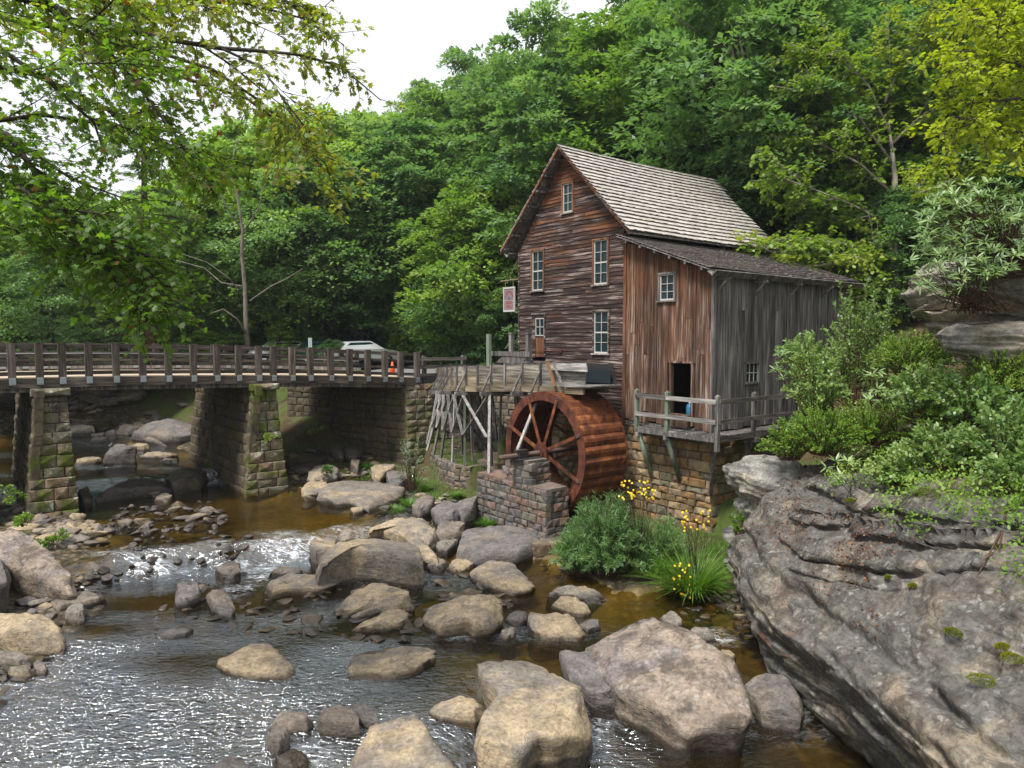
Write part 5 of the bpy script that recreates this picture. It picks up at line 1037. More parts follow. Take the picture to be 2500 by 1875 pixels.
 ('boulder', 'dark grey rock half behind the dark wet angular rock', A_((1810, 1315), (1870, 1295), (1950, 1330), (1975, 1390), (1905, 1380)), .28, dict(mat=ROCKG, wl=-.02, dark=.5)),
 ('small_boulder', 'small upright dark brown rock in front of the cracked brown rock', A_((1398, 1450), (1440, 1408), (1492, 1420), (1510, 1460), (1440, 1490)), .38, dict(mat=ROCKG, wl=-.03, dark=.3)),
 ('small_boulder', 'black wet rock near the bottom edge beside the tongue-shaped boulder', A_((1425, 1600), (1500, 1545), (1585, 1530), (1606, 1580), (1530, 1620)), .35, dict(mat=ROCKG, wl=-.05, dark=1.)),
 ('small_boulder', 'brown wet rock cut by the bottom edge left of the black one', A_((1080, 1640), (1110, 1585), (1200, 1570), (1280, 1600), (1310, 1660), (1100, 1700)), .25, dict(mat=ROCKG, wl=-.05, dark=.5)),
 ('flat_rock', 'sunken tan rock barely above the water in the lower left', A_((298, 1305), (350, 1270), (450, 1282), (440, 1305), (340, 1318)), .05, dict(mat=ROCK, wl=0)),
 ('small_boulder', 'small triangular tan stone below the blocky creek boulder', B_((1275, 832), (1300, 790), (1370, 800), (1382, 828), (1310, 850)), .2, dict(mat=ROCK, wl=0)),
 ('small_boulder', 'small dark stone between the blocky and the wedge boulders', B_((1310, 735), (1350, 705), (1420, 700), (1447, 740), (1380, 765)), .22, dict(mat=ROCKG, wl=.02, dark=.3)),
 ('flat_rock', 'long low tan rock below the willow bush, the upper of a pair', B_((1552, 588), (1600, 560), (1700, 555), (1830, 568), (1900, 600), (1840, 620), (1700, 612)), .16, dict(mat=ROCK, wl=.03)),
 ('flat_rock', 'rounded wet rock below the willow bush, the lower of a pair', B_((1585, 645), (1640, 618), (1720, 622), (1800, 650), (1822, 690), (1760, 705), (1660, 680)), .22, dict(mat=ROCK, wl=.02, dark=.15)),
 ('small_boulder', 'small grey-tan stone behind the overhanging slab', B_((835, 430), (900, 380), (930, 385), (965, 425), (900, 440)), .28, dict(mat=ROCK, wl=.05)),
 ('slab', 'pair of thin tan flakes beside the undercut slab', B_((965, 440), (1000, 405), (1100, 398), (1125, 430), (1050, 465), (1000, 455)), .18, dict(mat=ROCK, wl=.05)),
 ('flat_rock', 'smooth pale stone below the rounded grey-tan boulder', B_((880, 300), (920, 270), (1000, 268), (1025, 290), (960, 320), (900, 318)), .38, dict(mat=ROCK, wl=.15)),
 ('small_boulder', 'pale stone cluster top beside the rounded grey-tan boulder', B_((920, 245), (960, 215), (1000, 225), (995, 258), (940, 262)), .42, dict(mat=ROCK, wl=.15)),
 ('small_boulder', 'cracked grey rock right of the wedge boulder', B_((1745, 765), (1790, 730), (1850, 735), (1880, 775), (1820, 800)), .22, dict(mat=ROCKG, wl=0)),
 ('small_boulder', 'pale square stone alone in the golden pool', V_((1160, 1645), (1200, 1620), (1260, 1620), (1285, 1650), (1200, 1665)), .68, dict(mat=ROCK, wl=.5)),
 ('small_boulder', 'small peaked tan rock behind the long mossy boulder', B_((305, 262), (335, 215), (370, 212), (400, 252), (350, 262)), .6, dict(mat=ROCK, wl=.3)),
 ('small_boulder', 'tan stone on the gravel beside the willow bush and lichen boulder', C_((620, 785), (700, 772), (755, 815), (740, 840), (650, 815)), .25, dict(mat=ROCK, wl=.02)),
 ('small_boulder', 'flat tan rock at the mouth of the side trickle by the cliff rock', C_((780, 875), (840, 855), (910, 870), (935, 900), (850, 905)), .28, dict(mat=ROCK, wl=.02)),
 ('small_boulder', 'rounded brown stone half behind the biggest lichen boulder', C_((945, 975), (1000, 962), (1045, 1000), (1040, 1035), (980, 1000)), .2, dict(mat=ROCK, wl=0)),
 ('rock', 'flat tan rock in the water just right of the left pier', U_((700, 1200), (760, 1155), (930, 1145), (978, 1172), (900, 1200), (740, 1215)), .95, dict(mat=ROCK, wl=.72, dome=.03)),
 ('rock', 'tall brown leaning rock in the creek behind the bridge', U_((1010, 1165, .85), (1100, 1030, 1.9), (1190, 960, 2.4), (1265, 955, 2.4), (1300, 1030, 1.9), (1290, 1090, 1.2), (1150, 1150, .9)), 1.5, dict(mat=ROCKG, wl=.75)),
 ('rock', 'tan cracked rock right of the tall leaning rock behind the bridge', U_((1290, 1060), (1320, 995), (1420, 1000), (1442, 1040), (1370, 1075)), 1.3, dict(mat=ROCK, wl=.85)),
 ('rock', 'square brown rock below the smooth grey slab behind the bridge', U_((1380, 975), (1490, 940), (1590, 958), (1600, 1005), (1450, 1000)), 1.75, dict(mat=ROCKG, wl=1.)),
 ('rock', 'smooth light grey slab, the lower of two behind the middle pier', U_((1265, 900), (1350, 850), (1500, 800), (1620, 780), (1830, 775), (1850, 900), (1740, 950), (1600, 960), (1450, 930)), 2.1, dict(mat=ROCKG, wl=1.2, dome=.12, rough=.6)),
 ('rock', 'pale rounded rock left of the smooth grey slab', U_((1110, 895), (1160, 825), (1260, 805), (1380, 830), (1300, 880), (1220, 920)), 2.1, dict(mat=ROCK, wl=1.3)),
 ('rock', 'dark purple-grey whale-backed boulder behind the middle pier, the upper one', U_((1252, 790), (1275, 700), (1400, 680), (1600, 662), (1850, 665), (1860, 740), (1600, 770), (1400, 780)), 3.0, dict(mat=ROCKG, wl=1.8, under=.98)),
 ('rock', 'rounded tan boulder touching the left pier, the upper of two', U_((560, 800), (680, 755), (800, 745), (900, 770), (922, 800), (860, 830), (640, 835)), 2.3, dict(mat=ROCK, wl=1.0)),
 ('rock', 'rounded tan boulder touching the left pier, the lower of two', U_((560, 890), (650, 850), (780, 832), (880, 840), (900, 880), (760, 900), (640, 930)), 1.9, dict(mat=ROCK, wl=.9)),
 ('rock', 'large dark boulder at the top left of the gap behind the bridge', U_((560, 640), (640, 590), (800, 585), (835, 620), (820, 680), (640, 700)), 3.9, dict(mat=ROCKG, wl=2.2, dark=.3)),
 ('rock_ledge', 'layered ledge of thin brown rock beds far behind the bridge', U_((560, 560), (620, 510), (900, 505), (1230, 518), (1180, 560), (1000, 600), (800, 600)), 4.3, dict(mat=ROCK, wl=2.8, under=1., rough=1.2)),
 ('rock', 'flat-backed tan rock in the middle of the cascade rocks', U_((800, 695), (860, 650), (1000, 630), (1092, 650), (1085, 685), (950, 700)), 3.4, dict(mat=ROCK, wl=2.4)),
 ('rock', 'brown rock right of the little waterfall', U_((1030, 805), (1150, 755), (1250, 735), (1260, 780), (1120, 830)), 2.5, dict(mat=ROCK, wl=1.8)),
 ('rock', 'small upright reddish rock at the foot of the little waterfall', U_((1020, 925), (1070, 850), (1112, 860), (1112, 940), (1060, 950)), 1.75, dict(mat=ROCKG, wl=1.1, dark=.2)),
 ('rock', 'rounded dark red rock in the pool below the little waterfall', U_((865, 1000), (900, 950), (980, 948), (1042, 985), (960, 1000)), 1.3, dict(mat=ROCKG, wl=.85, dark=.3)),
 ('rock', 'flat wet rock behind the rounded dark red rock', U_((790, 960), (860, 930), (1030, 928), (1035, 950), (880, 965)), 1.4, dict(mat=ROCKG, wl=.95, dark=.2)),
 ('rock', 'tan rock shelf between the cascade and the grey slab', U_((1090, 720), (1180, 680), (1270, 672), (1255, 725), (1150, 735)), 3.0, dict(mat=ROCK, wl=2.2)),
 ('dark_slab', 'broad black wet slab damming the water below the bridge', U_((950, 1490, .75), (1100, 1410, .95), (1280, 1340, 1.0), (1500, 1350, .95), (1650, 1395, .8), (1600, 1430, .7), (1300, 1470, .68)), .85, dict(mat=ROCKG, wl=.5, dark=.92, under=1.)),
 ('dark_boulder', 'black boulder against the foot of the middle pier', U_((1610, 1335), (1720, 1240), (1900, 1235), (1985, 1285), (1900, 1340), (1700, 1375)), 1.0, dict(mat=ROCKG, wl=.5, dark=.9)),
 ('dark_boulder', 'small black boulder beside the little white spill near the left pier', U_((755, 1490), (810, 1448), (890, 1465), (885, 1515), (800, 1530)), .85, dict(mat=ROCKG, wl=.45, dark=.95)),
 ('flat_rock', 'small tan rock in front of the black slab, the left of two', U_((1418, 1500), (1470, 1478), (1545, 1480), (1510, 1515)), .65, dict(mat=ROCK, wl=.5)),
 ('flat_rock', 'small grey-tan rock in front of the black slab, the right of two', U_((1485, 1545), (1570, 1488), (1655, 1525), (1620, 1550)), .7, dict(mat=ROCK, wl=.5)),
 ('flat_rock', 'pale gravel-topped rock bar beside the middle pier upstream', U_((1370, 1145), (1480, 1108), (1640, 1105), (1720, 1125), (1580, 1150)), .9, dict(mat=ROCK, wl=.75, dome=.02)),
 ('tan_rock', 'flat pale rock in the upstream pool above the black slab', U_((1510, 1185), (1600, 1168), (1720, 1170), (1700, 1195)), .83, dict(mat=ROCK, wl=.75, dome=.02)),
]
for i, (nm, lab, rim, zt, kw) in enumerate(H):
    if nm in ('rock', 'rock_ledge'):
        rim, zg = upstream(rim); kw = dict(kw, wl=zg, under=1.03, base=-.7)
    elif nm.startswith('dark_'): rim = [(q[0], q[1], q[2] + .16) if len(q) > 2 else q for q in rim]; zt += .12
    else:
        w0 = kw.get('wl', 0); f = lambda v: max(v * .82, min(v, .17)) + .03; zt = w0 + f(zt - w0); rim = [(q[0], q[1], w0 + f(q[2] - w0)) if len(q) > 2 else q for q in rim]
    boulder(nm, lab, rim, zt, seed=i * 3 + 1, **kw)
# ---- loose stones: a few shapes, copied one by one
def pebble_mesh(seed, sub=3):
    import bmesh
    bm = bmesh.new(); bmesh.ops.create_icosphere(bm, subdivisions=sub, radius=.5); P = np.array([v.co[:] for v in bm.verts]); rng = np.random.RandomState(seed)
    for k in range(9):
        n = rng.normal(size=3); n /= np.linalg.norm(n); d = P @ n; P -= np.maximum(0, d - rng.uniform(.22, .40))[:, None] * n * .98
    P *= (1 + .16 * fbm(P * 3 + seed, 3, seed))[:, None]
    for v, p in zip(bm.verts, P): v.co = p
    me = bpy.data.meshes.new('stone'); bm.to_mesh(me); bm.free(); me.shade_smooth(); return me
PEB = {}
for key, mt_ in (('t', ROCK), ('g', ROCKG)):
    PEB[key] = []
    for s in range(6): me = pebble_mesh(s + (10 if key == 'g' else 0)); me.materials.append(mt_); PEB[key].append(me)
rk = random.Random(77)
def scatter(name, lab, group, n, region, smin, smax, key='t', wl=None, dark=0., flat=.5, lift=.0):
    xs = [q[0] for q in region]; ys = [q[1] for q in region]; k = 0; R_ = np.array(region); rr_ = np.random.RandomState(rk.randrange(9999)); m_ = n * 9
    PX, PY = rr_.uniform(min(xs), max(xs), m_), rr_.uniform(min(ys), max(ys), m_); ok = poly_sd(PX, PY, R_) < 0; PX, PY = PX[ok], PY[ok]; RR = np.array([ray(a_, b_) for a_, b_ in zip(PX, PY)])
    zz = np.full(len(PX), .2 if wl is None else wl)
    for _ in range(9):
        kk_ = (zz - CZ) / RR[:, 2]; X_, Y_ = kk_ * RR[:, 0], kk_ * RR[:, 1]; zn = np.maximum(GROUND(X_, Y_), WL(X_, Y_) - .05); er = np.abs(zn - zz); zz = .5 * zz + .5 * zn
    ok = er < .3; X_, Y_, zz = X_[ok], Y_[ok], zz[ok]; WW = WL(X_, Y_)
    for x, y, z, w_ in list(zip(X_, Y_, zz, WW))[:n]:
        x, y, z, w_ = float(x), float(y), float(z), float(w_)
        s = smin + (smax - smin) * rk.random() ** 1.8
        kk = key if rk.random() < .75 else ('g' if key == 't' else 't'); o = bpy.data.objects.new(name, rk.choice(PEB[kk])); COL.objects.link(o)
        o.location = (x, y, z + s * flat * .12 + lift); o.scale = (s * rk.uniform(.8, 1.5), s * rk.uniform(.7, 1.1), s * flat * rk.uniform(.7, 1.2)); o.rotation_euler = (rk.uniform(-.25, .25), rk.uniform(-.25, .25), rk.uniform(0, 6.3))
        tag(o, lab, 'stone', group); o['wl'] = w_; o['dark'] = dark * rk.uniform(.6, 1.0); k += 1
scatter('shore_stone', 'one of the tan stones heaped on the left shore below the left pier', 'tan stones on the left shore', 120, [(-60, 1225), (190, 1265), (262, 1290), (250, 1330), (190, 1345), (90, 1330), (0, 1270), (-60, 1260)], .22, .75)
scatter('creek_stone', 'one of the flat tan stones strewn across the creek between the piers', 'flat stones across the mid creek', 90, [(300, 1245), (520, 1225), (560, 1275), (500, 1300), (330, 1310), (230, 1300)], .16, .55, 'g', .5, .15, .42, .06)
scatter('rapids_stone', 'one of the dark wet stones lining the top of the rapids', 'dark stones in the rapids', 60, [(240, 1290), (480, 1280), (620, 1310), (620, 1345), (560, 1375), (430, 1395), (300, 1410), (260, 1350)], .12, .42, 'g', .4, .9, .6, .05)
scatter('rapids_stone', 'one of the dark wet stones along the lower lip of the rapids', 'dark stones on the lower lip of the rapids', 16, [(190, 1400), (300, 1400), (440, 1385), (430, 1410), (300, 1418), (200, 1415)], .12, .3, 'g', .1, .9, .4)
scatter('pool_stone', 'one of the brown stones along the pool edge below the middle pier', 'stones between middle pier and shelf rock', 46, [(640, 1195), (720, 1150), (880, 1130), (900, 1175), (780, 1190), (720, 1210)], .14, .5)
scatter('span_stone', 'one of the shaded stones lying under the right span', 'shaded stones under the right span', 50, [(690, 1110), (900, 1080), (960, 1110), (940, 1160), (720, 1170)], .2, .7, 'g', .8, .35)  # shade under the span put into the stone colour by the dark value
scatter('bank_stone', 'one of the stones on the grassy bank below the retaining wall', 'stones below the retaining wall', 50, [(840, 1230), (900, 1170), (1050, 1190), (1160, 1230), (1120, 1330), (1010, 1330), (960, 1280)], .15, .5)
scatter('gravel_stone', 'one of the angular brown stones on the gravel by the cliff rock', 'angular stones on the right gravel bar', 70, [(1590, 1470), (1640, 1435), (1790, 1440), (1840, 1500), (1830, 1560), (1740, 1530), (1660, 1510)], .12, .42, 't')
scatter('footing_stone', 'one of the pale stones at the foot of the willow bush', 'pale stones by the willow bush', 30, [(1290, 1395), (1380, 1355), (1430, 1400), (1420, 1450), (1330, 1440)], .08, .26)
scatter('creek_stone', 'one of the small stones between the larger boulders in the right creek', 'small stones between boulders', 60, [(1030, 1360), (1230, 1380), (1260, 1470), (1200, 1560), (1060, 1430)], .08, .24, 't', .0, .2, .45)
scatter('edge_stone', 'one of the stones along the water at the lower left corner', 'stones along the lower left shore', 36, [(-40, 1560), (90, 1560), (130, 1620), (60, 1690), (0, 1750), (-60, 1740)], .15, .5)
scatter('sunken_stone', 'one of the low stones breaking the water in the middle of the creek', 'low stones breaking the water mid creek', 110, [(480, 1390), (760, 1440), (1050, 1440), (1120, 1560), (900, 1620), (620, 1560), (330, 1480)], .12, .5, 't', .0, .25, .34, .045)
scatter('flat_stone', 'one of the flat tan slabs between the big boulders in mid creek', 'flat slabs between the big boulders', 62, [(940, 1330), (1100, 1370), (1260, 1420), (1240, 1520), (1020, 1500), (900, 1400)], .15, .6, 't', .0, .1, .30, .045)
scatter('shore_stone', 'one of the tan stones on the left bank beside the big sloping boulder', 'tan stones beside the big left boulder', 60, [(140, 1420), (260, 1390), (240, 1500), (150, 1560), (60, 1560), (40, 1480)], .15, .5, 't', .05, .1, .4)
scatter('shore_stone', 'one of the stones beside the pool right of the middle pier', 'stones beside the golden pool', 90, [(640, 1190), (900, 1180), (1080, 1260), (1160, 1330), (1060, 1340), (940, 1280), (820, 1225)], .15, .55, 't', None, .1, .4)
scatter('cascade_rock', 'one of the brown rocks choking the cascade behind the bridge', 'rocks around the cascade', 85, [(160, 960), (300, 940), (450, 930), (450, 1010), (330, 1060), (180, 1060)], .4, 1.1, 'g', None, .25, .55)
scatter('ledge_rock', 'one of the rocks on the upper slope of the cascade', 'rocks above the cascade', 70, [(150, 925), (450, 925), (450, 965), (330, 985), (160, 990)], .8, 2.2, 't', None, .1, .5)
scatter('terrace_rubble', 'one of the grey rubble stones on the terrace under the flume', 'rubble on the terrace', 110, [(1050, 1060), (1120, 1020), (1200, 1010), (1240, 1060), (1235, 1100), (1150, 1118), (1080, 1100)], .08, .26, 'g', 1.45, .0, .5)
# ---- the bedded cliff rock, right foreground
def cliff():
    ny, nt_ = 320, 260; Y = np.linspace(4.5, 17.6, ny); t = np.linspace(0, 1, nt_); YY_, TT = np.meshgrid(Y, t, indexing='ij')
    kn = [0, .10, .24, .38, .50, .62, .74, .86, 1.]; kx = [5.35, 5.0, 4.62, 4.5, 4.95, 5.75, 7.0, 8.6, 11.5]; kz = [-.6, -.05, .7, 1.3, 2.05, 2.75, 3.35, 3.85, 5.0]
    X_ = np.interp(TT, kn, kx); Z_ = np.interp(TT, kn, kz)
    cap = np.maximum(0, YY_ - 15.2); X_ = X_ + .55 * cap ** 2 * (1.1 - TT * .5); Z_ = Z_ - .10 * cap ** 2 * TT
    X_ = X_ + .30 * np.sin(YY_ * .9) * (1 - TT) + .12 * np.maximum(0, 9 - YY_) * (1 - TT * .3); n_side = np.stack([-np.ones_like(X_) * (1 - TT ** 2 * .7), 0 * X_, .25 + TT * .8], -1); n_side /= np.linalg.norm(n_side, axis=-1)[..., None]
    P = np.stack([X_, YY_, Z_], -1).reshape(-1, 3); N_ = n_side.reshape(-1, 3)
    big = fbm(P * np.array([.55, .38, .8]), 4, 3); bed = P[:, 2] + .02 * (P[:, 1] - 12) + .10 * P[:, 0] + big * .42 + .25 * vn(P * .3, 12)     # beds dip towards the creek
    fine = fbm(P * np.array([1.2, 1.2, 2.0]), 5, 9); f0 = bed * 1.9 + vn(P * .7, 4) * .5; saw = f0 - np.floor(f0)
    thick = _h(np.floor(f0).astype(int), 0 * f0.astype(int), 0 * f0.astype(int), 5); m = .35 + .65 * np.clip(vn(P * .45, 8) + .5, 0, 1)
    f1 = bed * 6.3 + vn(P * 1.4, 6) * .7; saw1 = f1 - np.floor(f1); up = np.clip((P[:, 2] - .9) / 1.4, 0, 1) * np.clip((13.5 - P[:, 1]) / 3 + .5, .25, 1)
    upm = np.clip((P[:, 2] - (5.75 - .33 * P[:, 1])) / .5, 0, 1) * np.clip((P[:, 0] / P[:, 1] - .37) / .06, .05, 1); tt = TT.ravel() + .035 * vn(P * .8, 21) + .012 * vn(P * 2.5, 22)
    groove = sum(-w_ * np.exp(-((tt - c_) / d_) ** 2) * (tt < c_ + .03) for c_, d_, w_ in ((.20, .012, .16), (.29, .018, .20), (.385, .010, .10), (.46, .014, .14)))
    disp = big * .46 + (saw ** 1.8 - .4) * (.16 + .16 * thick) * upm + fine * .17 + groove * (.4 + .6 * np.clip(vn(P * .5, 2) + .6, 0, 1))
    P = P + N_ * disp[:, None]
    fq = (P[:, 2] + .02 * P[:, 0] + .17 * P[:, 1] + .28 * vn(P * .55, 31) + .09 * vn(P * 1.7, 32)) * 2.5; sq = fq - np.floor(fq); P[:, 2] += ((sq ** 6 - sq) / 2.5) * upm * (.70 + .45 * np.clip(vn(P * .6, 33) + .5, 0, 1)); P[:, 0] -= upm * .10 * _h(np.floor(fq).astype(int), 0 * fq.astype(int), 0 * fq.astype(int), 3) + upm * .20 * np.exp(-((sq - .82) / .09) ** 2)
    P = P + N_ * (fbm(P * 4.5, 3, 17) * .05 - .05 * np.clip(1 - 6 * np.abs(fbm(P * 1.3, 3, 19)), 0, 1))[:, None]
    me = npmesh('cliff_rock', P - np.array([7, 11, 0]), grid_faces(ny, nt_)); o = link('cliff_rock', me, CLIFF, None, True, (7, 11, 0)); tag(o, 'huge bedded grey rock mass with moss cushions filling the right foreground', 'cliff'); o['wl'] = -.3; o['dark'] = 0.; return o
cliff_o = cliff()
boulder('outcrop', 'jutting grey layered rock outcrop above the shrubs at the right edge', [(2228, 690), (2260, 655), (2330, 630), (2420, 600), (2560, 590), (2620, 660), (2560, 720), (2420, 735), (2330, 745), (2260, 735)], 7.0, wl=4.9, base=-.6, mat=CLIFF, seed=91, under=1.25, dome=.25, rough=1.7, n=120, facets=10) if False else None
def outcrop(lab, c, r, seed, tiltz=0., sx=1.):
    nu, nv = 110, 160; th = np.linspace(.02, math.pi - .02, nu); ph = np.linspace(0, 2 * math.pi, nv, endpoint=False); TH, PH = np.meshgrid(th, ph, indexing='ij')
    D = np.stack([np.sin(TH) * np.cos(PH), np.sin(TH) * np.sin(PH), np.cos(TH)], -1).reshape(-1, 3); S = np.sign(D) * np.abs(D) ** .72; P = S * np.array(r)
    W_ = P + np.array(c); big = fbm(W_ * .8 + seed, 4, seed); bed = W_[:, 2] + .12 * W_[:, 0] + big * .3; f0 = bed * 2.6; saw = f0 - np.floor(f0); th_ = _h(np.floor(f0).astype(int), 0 * f0.astype(int), 0 * f0.astype(int), seed)
    f1 = bed * 8; s1 = f1 - np.floor(f1); rad = D.copy(); rad[:, 2] *= .3
    P = P + rad * (big * .45 + (saw ** 1.3 - .4) * .3 + th_ * .28 + (s1 - .5) * .06)[:, None] + D * (fbm(W_ * 5, 3, 4) * .04)[:, None]
    me = npmesh('outcrop', P, grid_faces(nu, nv, True)[:, ::-1]); o = link('rock_outcrop', me, OUTC, None, True, c); tag(o, lab, 'outcrop'); o['wl'] = -9.; o['dark'] = 0.; return o
x, y, z = pY(2420, 690, 15.5); outcrop('jutting grey rock outcrop cap above the shrubs at the right edge', (x + .5, y, z - .15), (2.1, 1.6, .75), 31)
x, y, z = pY(2370, 775, 15.4); outcrop('tan layered rock beds just under the jutting outcrop cap', (x + .7, y, z + .05), (1.6, 1.4, .75), 37)
x, y, z = pY(2420, 850, 14.2); outcrop('lower grey ledge below the outcrop, half covered by shrubs', (x + .9, y, z), (1.7, 1.2, .55), 47)
x, y, z = pY(1830, 1240, 16.8); outcrop('rounded grey-green rock between the cliff and the mill foundation', (x + .35, y, 1.6), (.75, .8, 1.5), 43)
# ================================================================ foliage
from mathutils.bvhtree import BVHTree
CB = BVHTree.FromPolygons([Vector(v.co) + cliff_o.location for v in cliff_o.data.vertices], [tuple(p.vertices) for p in cliff_o.data.polygons])
def cray(px, py):
    loc, nn, _, _ = CB.ray_cast(Vector((0, 0, CZ)), Vector(ray(px, py)).normalized()); return loc, nn
SHAPES = {'quad': ([(0, 0, 0), (.5, .30, .06), (1, 0, 0), (.5, -.30, .06)],), 'lance': ([(0, 0, 0), (.3, .5, .04), (.7, .42, .02), (1, 0, -.06), (.7, -.42, .02), (.3, -.5, .04)],),
          'broad': ([(0, 0, 0), (.25, .42, .05), (.65, .44, .02), (1, 0, -.05), (.65, -.44, .02), (.25, -.42, .05)],),
          'maple': ([(0, 0, 0), (.05, .30, 0), (.30, .56, -.04), (.36, .26, .03), (.72, .42, -.02), (.66, .16, .03), (1, 0, -.06), (.66, -.16, .03), (.72, -.42, -.02), (.36, -.26, .03), (.30, -.56, -.04), (.05, -.30, 0)],)}
def leafmesh(name, P, D, N, L, Wd, tint, shape='quad'):
    T_ = np.array(SHAPES[shape][0]); k = len(T_); n = len(P); D = D / (np.linalg.norm(D, axis=1)[:, None] + 1e-9)
    B = np.cross(N, D); B /= (np.linalg.norm(B, axis=1)[:, None] + 1e-9); N = np.cross(D, B)
    L = np.broadcast_to(np.asarray(L, float), (n,))[:, None, None]; Wd = np.broadcast_to(np.asarray(Wd, float), (n,))[:, None, None]
    Vv = P[:, None, :] + T_[None, :, 0, None] * L * D[:, None] + T_[None, :, 1, None] * Wd * B[:, None] + T_[None, :, 2, None] * L * N[:, None]
    return npmesh(name, Vv.reshape(-1, 3), np.arange(n * k).reshape(n, k), {'tint': np.repeat(tint, k)})
def unit(r, n): v = r.normal(size=(n, 3)); return v / np.linalg.norm(v, axis=1)[:, None]
def crown(seed, Rr, Hh, ncl, nl, L, kind='round', fl=.5):
    r = np.random.RandomState(seed); z = r.beta(1.5, 1.25, ncl) * Hh; ph = r.uniform(0, 2 * np.pi, ncl); t = z / Hh
    if kind == 'round': pr = np.sin(np.pi * np.clip(t * .86 + .12, 0, 1)) ** .62
    elif kind == 'cone': pr = (1.02 - t) ** .8
    else: pr = np.sin(np.pi * np.clip(t * .7 + .25, 0, 1)) ** .5
    lob = 1 + .28 * np.sin(ph * 2 + seed) * np.sin(z * 1.1 + seed) + .14 * np.sin(ph * 5 + z * 1.7)
    rad = Rr * pr * lob * np.sqrt(r.uniform(.30, 1, ncl)); C = np.stack([rad * np.cos(ph), rad * np.sin(ph), z], 1)
    cs = Rr * r.uniform(.15, .32, ncl) * (1.15 - .5 * t); out = np.stack([np.cos(ph), np.sin(ph), .25 + 0 * ph], 1)
    ct = np.clip(r.normal(.5, .17, ncl) + .10 * (t - .5), 0, 1)
    ci = np.repeat(np.arange(ncl), nl); n = len(ci); dk = np.sqrt(r.uniform(0, 1, n)); da = r.uniform(0, 2 * np.pi, n); ex = dk * np.cos(da); ey = dk * np.sin(da)
    o2 = out[ci]; tg = np.stack([-o2[:, 1], o2[:, 0], 0 * ex], 1); P = C[ci] + cs[ci, None] * (ex[:, None] * o2 * 1.25 + ey[:, None] * tg)
    P[:, 2] += cs[ci] * (fl * (1 - dk ** 2) - .35 * np.maximum(ex, 0) ** 2 * 1.2 - .15) + r.normal(0, .07, n) * cs[ci]
    N = np.array([0, 0, 1.]) + .55 * o2 * (ex + .4)[:, None] + unit(r, n) * .55; D = o2 * (.5 + .6 * ex)[:, None] + tg * ey[:, None] + unit(r, n) * .6 - np.array([0, 0, .25])
    tint = np.clip(ct[ci] + r.normal(0, .10, n), 0, 1)
    return leafmesh('crown', P, D, N, L * r.uniform(.7, 1.3, n), L * r.uniform(.7, 1.2, n), tint, 'quad'), C
def trunk_mesh(seed, H, rad, Rr, nb=7, z0=.35, bend=.3):
    r = random.Random(seed); m = MB(); pts = []; x = y = 0
    for i in range(9): pts.append((x, y, H * i / 8)); x += r.uniform(-bend, bend) * .5; y += r.uniform(-bend, bend) * .5
    m.tube(pts, [rad * (1 - .85 * i / 8) for i in range(9)], 8)
    for k in range(nb):
        t = z0 + (.95 - z0) * k / nb; i = int(t * 8); p = Vector(pts[i]).lerp(Vector(pts[min(i + 1, 8)]), t * 8 - i); a = r.uniform(0, 6.28); l = Rr * r.uniform(.5, .95)
        q = [p]; 
        for s in range(1, 5): q.append(p + Vector((math.cos(a) * l * s / 4, math.sin(a) * l * s / 4, l * .55 * s / 4 + r.uniform(-.15, .15)))); a += r.uniform(-.2, .2)
        m.tube(q, [rad * .38 * (1 - t * .5) * (1 - .8 * s / 4) for s in range(5)], 5)
    return m
SKY = lambda px: float(np.interp(px, [-100, 300, 470, 540, 620, 760, 830, 1000, 1130, 1190, 1330, 1450], [400, 430, 400, 330, 270, 290, 300, 180, 95, 35, -60, -400]))
def fit(x, y, h, tall, s):
    """scale so that the tree top stays under the photographed skyline"""
    px = 1250 + F * x / y
    if px > 1400: return s
    top = CZ - rat(SKY(px) + rt.uniform(-22, 85)) * y; return min(s, (top - h) / tall)
FOR = []
for i in range(7):
    Rr, Hh = (4.2, 4.6, 3.8, 5.0, 3.4, 4.4, 2.9)[i], (11, 10, 12, 10.5, 12.5, 12, 13)[i]
    cm, _ = crown(100 + i, Rr, Hh, 210, 105, .30, 'round' if i < 5 else 'tall'); tm = trunk_mesh(i, Hh * .86 + .6, .24, Rr, 8, .2)
    me = bpy.data.meshes.new('trunk'); me.from_pydata(tm.v, [], tm.f); me.materials.append(BARK); me.shade_smooth(); FOR.append((cm, me, Hh))
MATVAR = {}
def crown_variant(i, mat):
    if (i, mat.name) not in MATVAR:
        me = FOR[i][0].copy() if FOR[i][0].materials else FOR[i][0]; me.materials.clear(); me.materials.append(mat); MATVAR[(i, mat.name)] = me
    return MATVAR[(i, mat.name)]
rt = random.Random(2024)
def tree(name, lab, group, x, y, z, i, mat, s=1., sz=1., lift=4., cat='tree', rot=None):
    r = thing(name, lab, cat, x, y, z, False, group); r.rotation_euler = (0, 0, rt.uniform(0, 6.28) if rot is None else rot); r.scale = (s, s, s * sz); BASE[r.name] = (0, 0, 0)
    link('trunk', FOR[i][1], None, r); c = link('crown', crown_variant(i, mat), None, r); c.location = (0, 0, lift); c['kind'] = 'stuff' if False else 'foliage'; del c['kind']; return r
def inview(x, y, z, mx=1.15): 
    d = y if y > 1 else 1; return abs(x / d) < .72 * mx
HG = [('broadleaf_tree', 'one of the dense green broadleaf trees on the wooded hillside behind the mill', 'trees on the hillside behind the mill'), ('broadleaf_tree', 'one of the green broadleaf trees on the far slope left of the mill roof', 'trees on the slope left of the mill'),
      ('broadleaf_tree', 'one of the green broadleaf trees along the skyline of the hill', 'trees along the hill skyline')]
n_ = 0
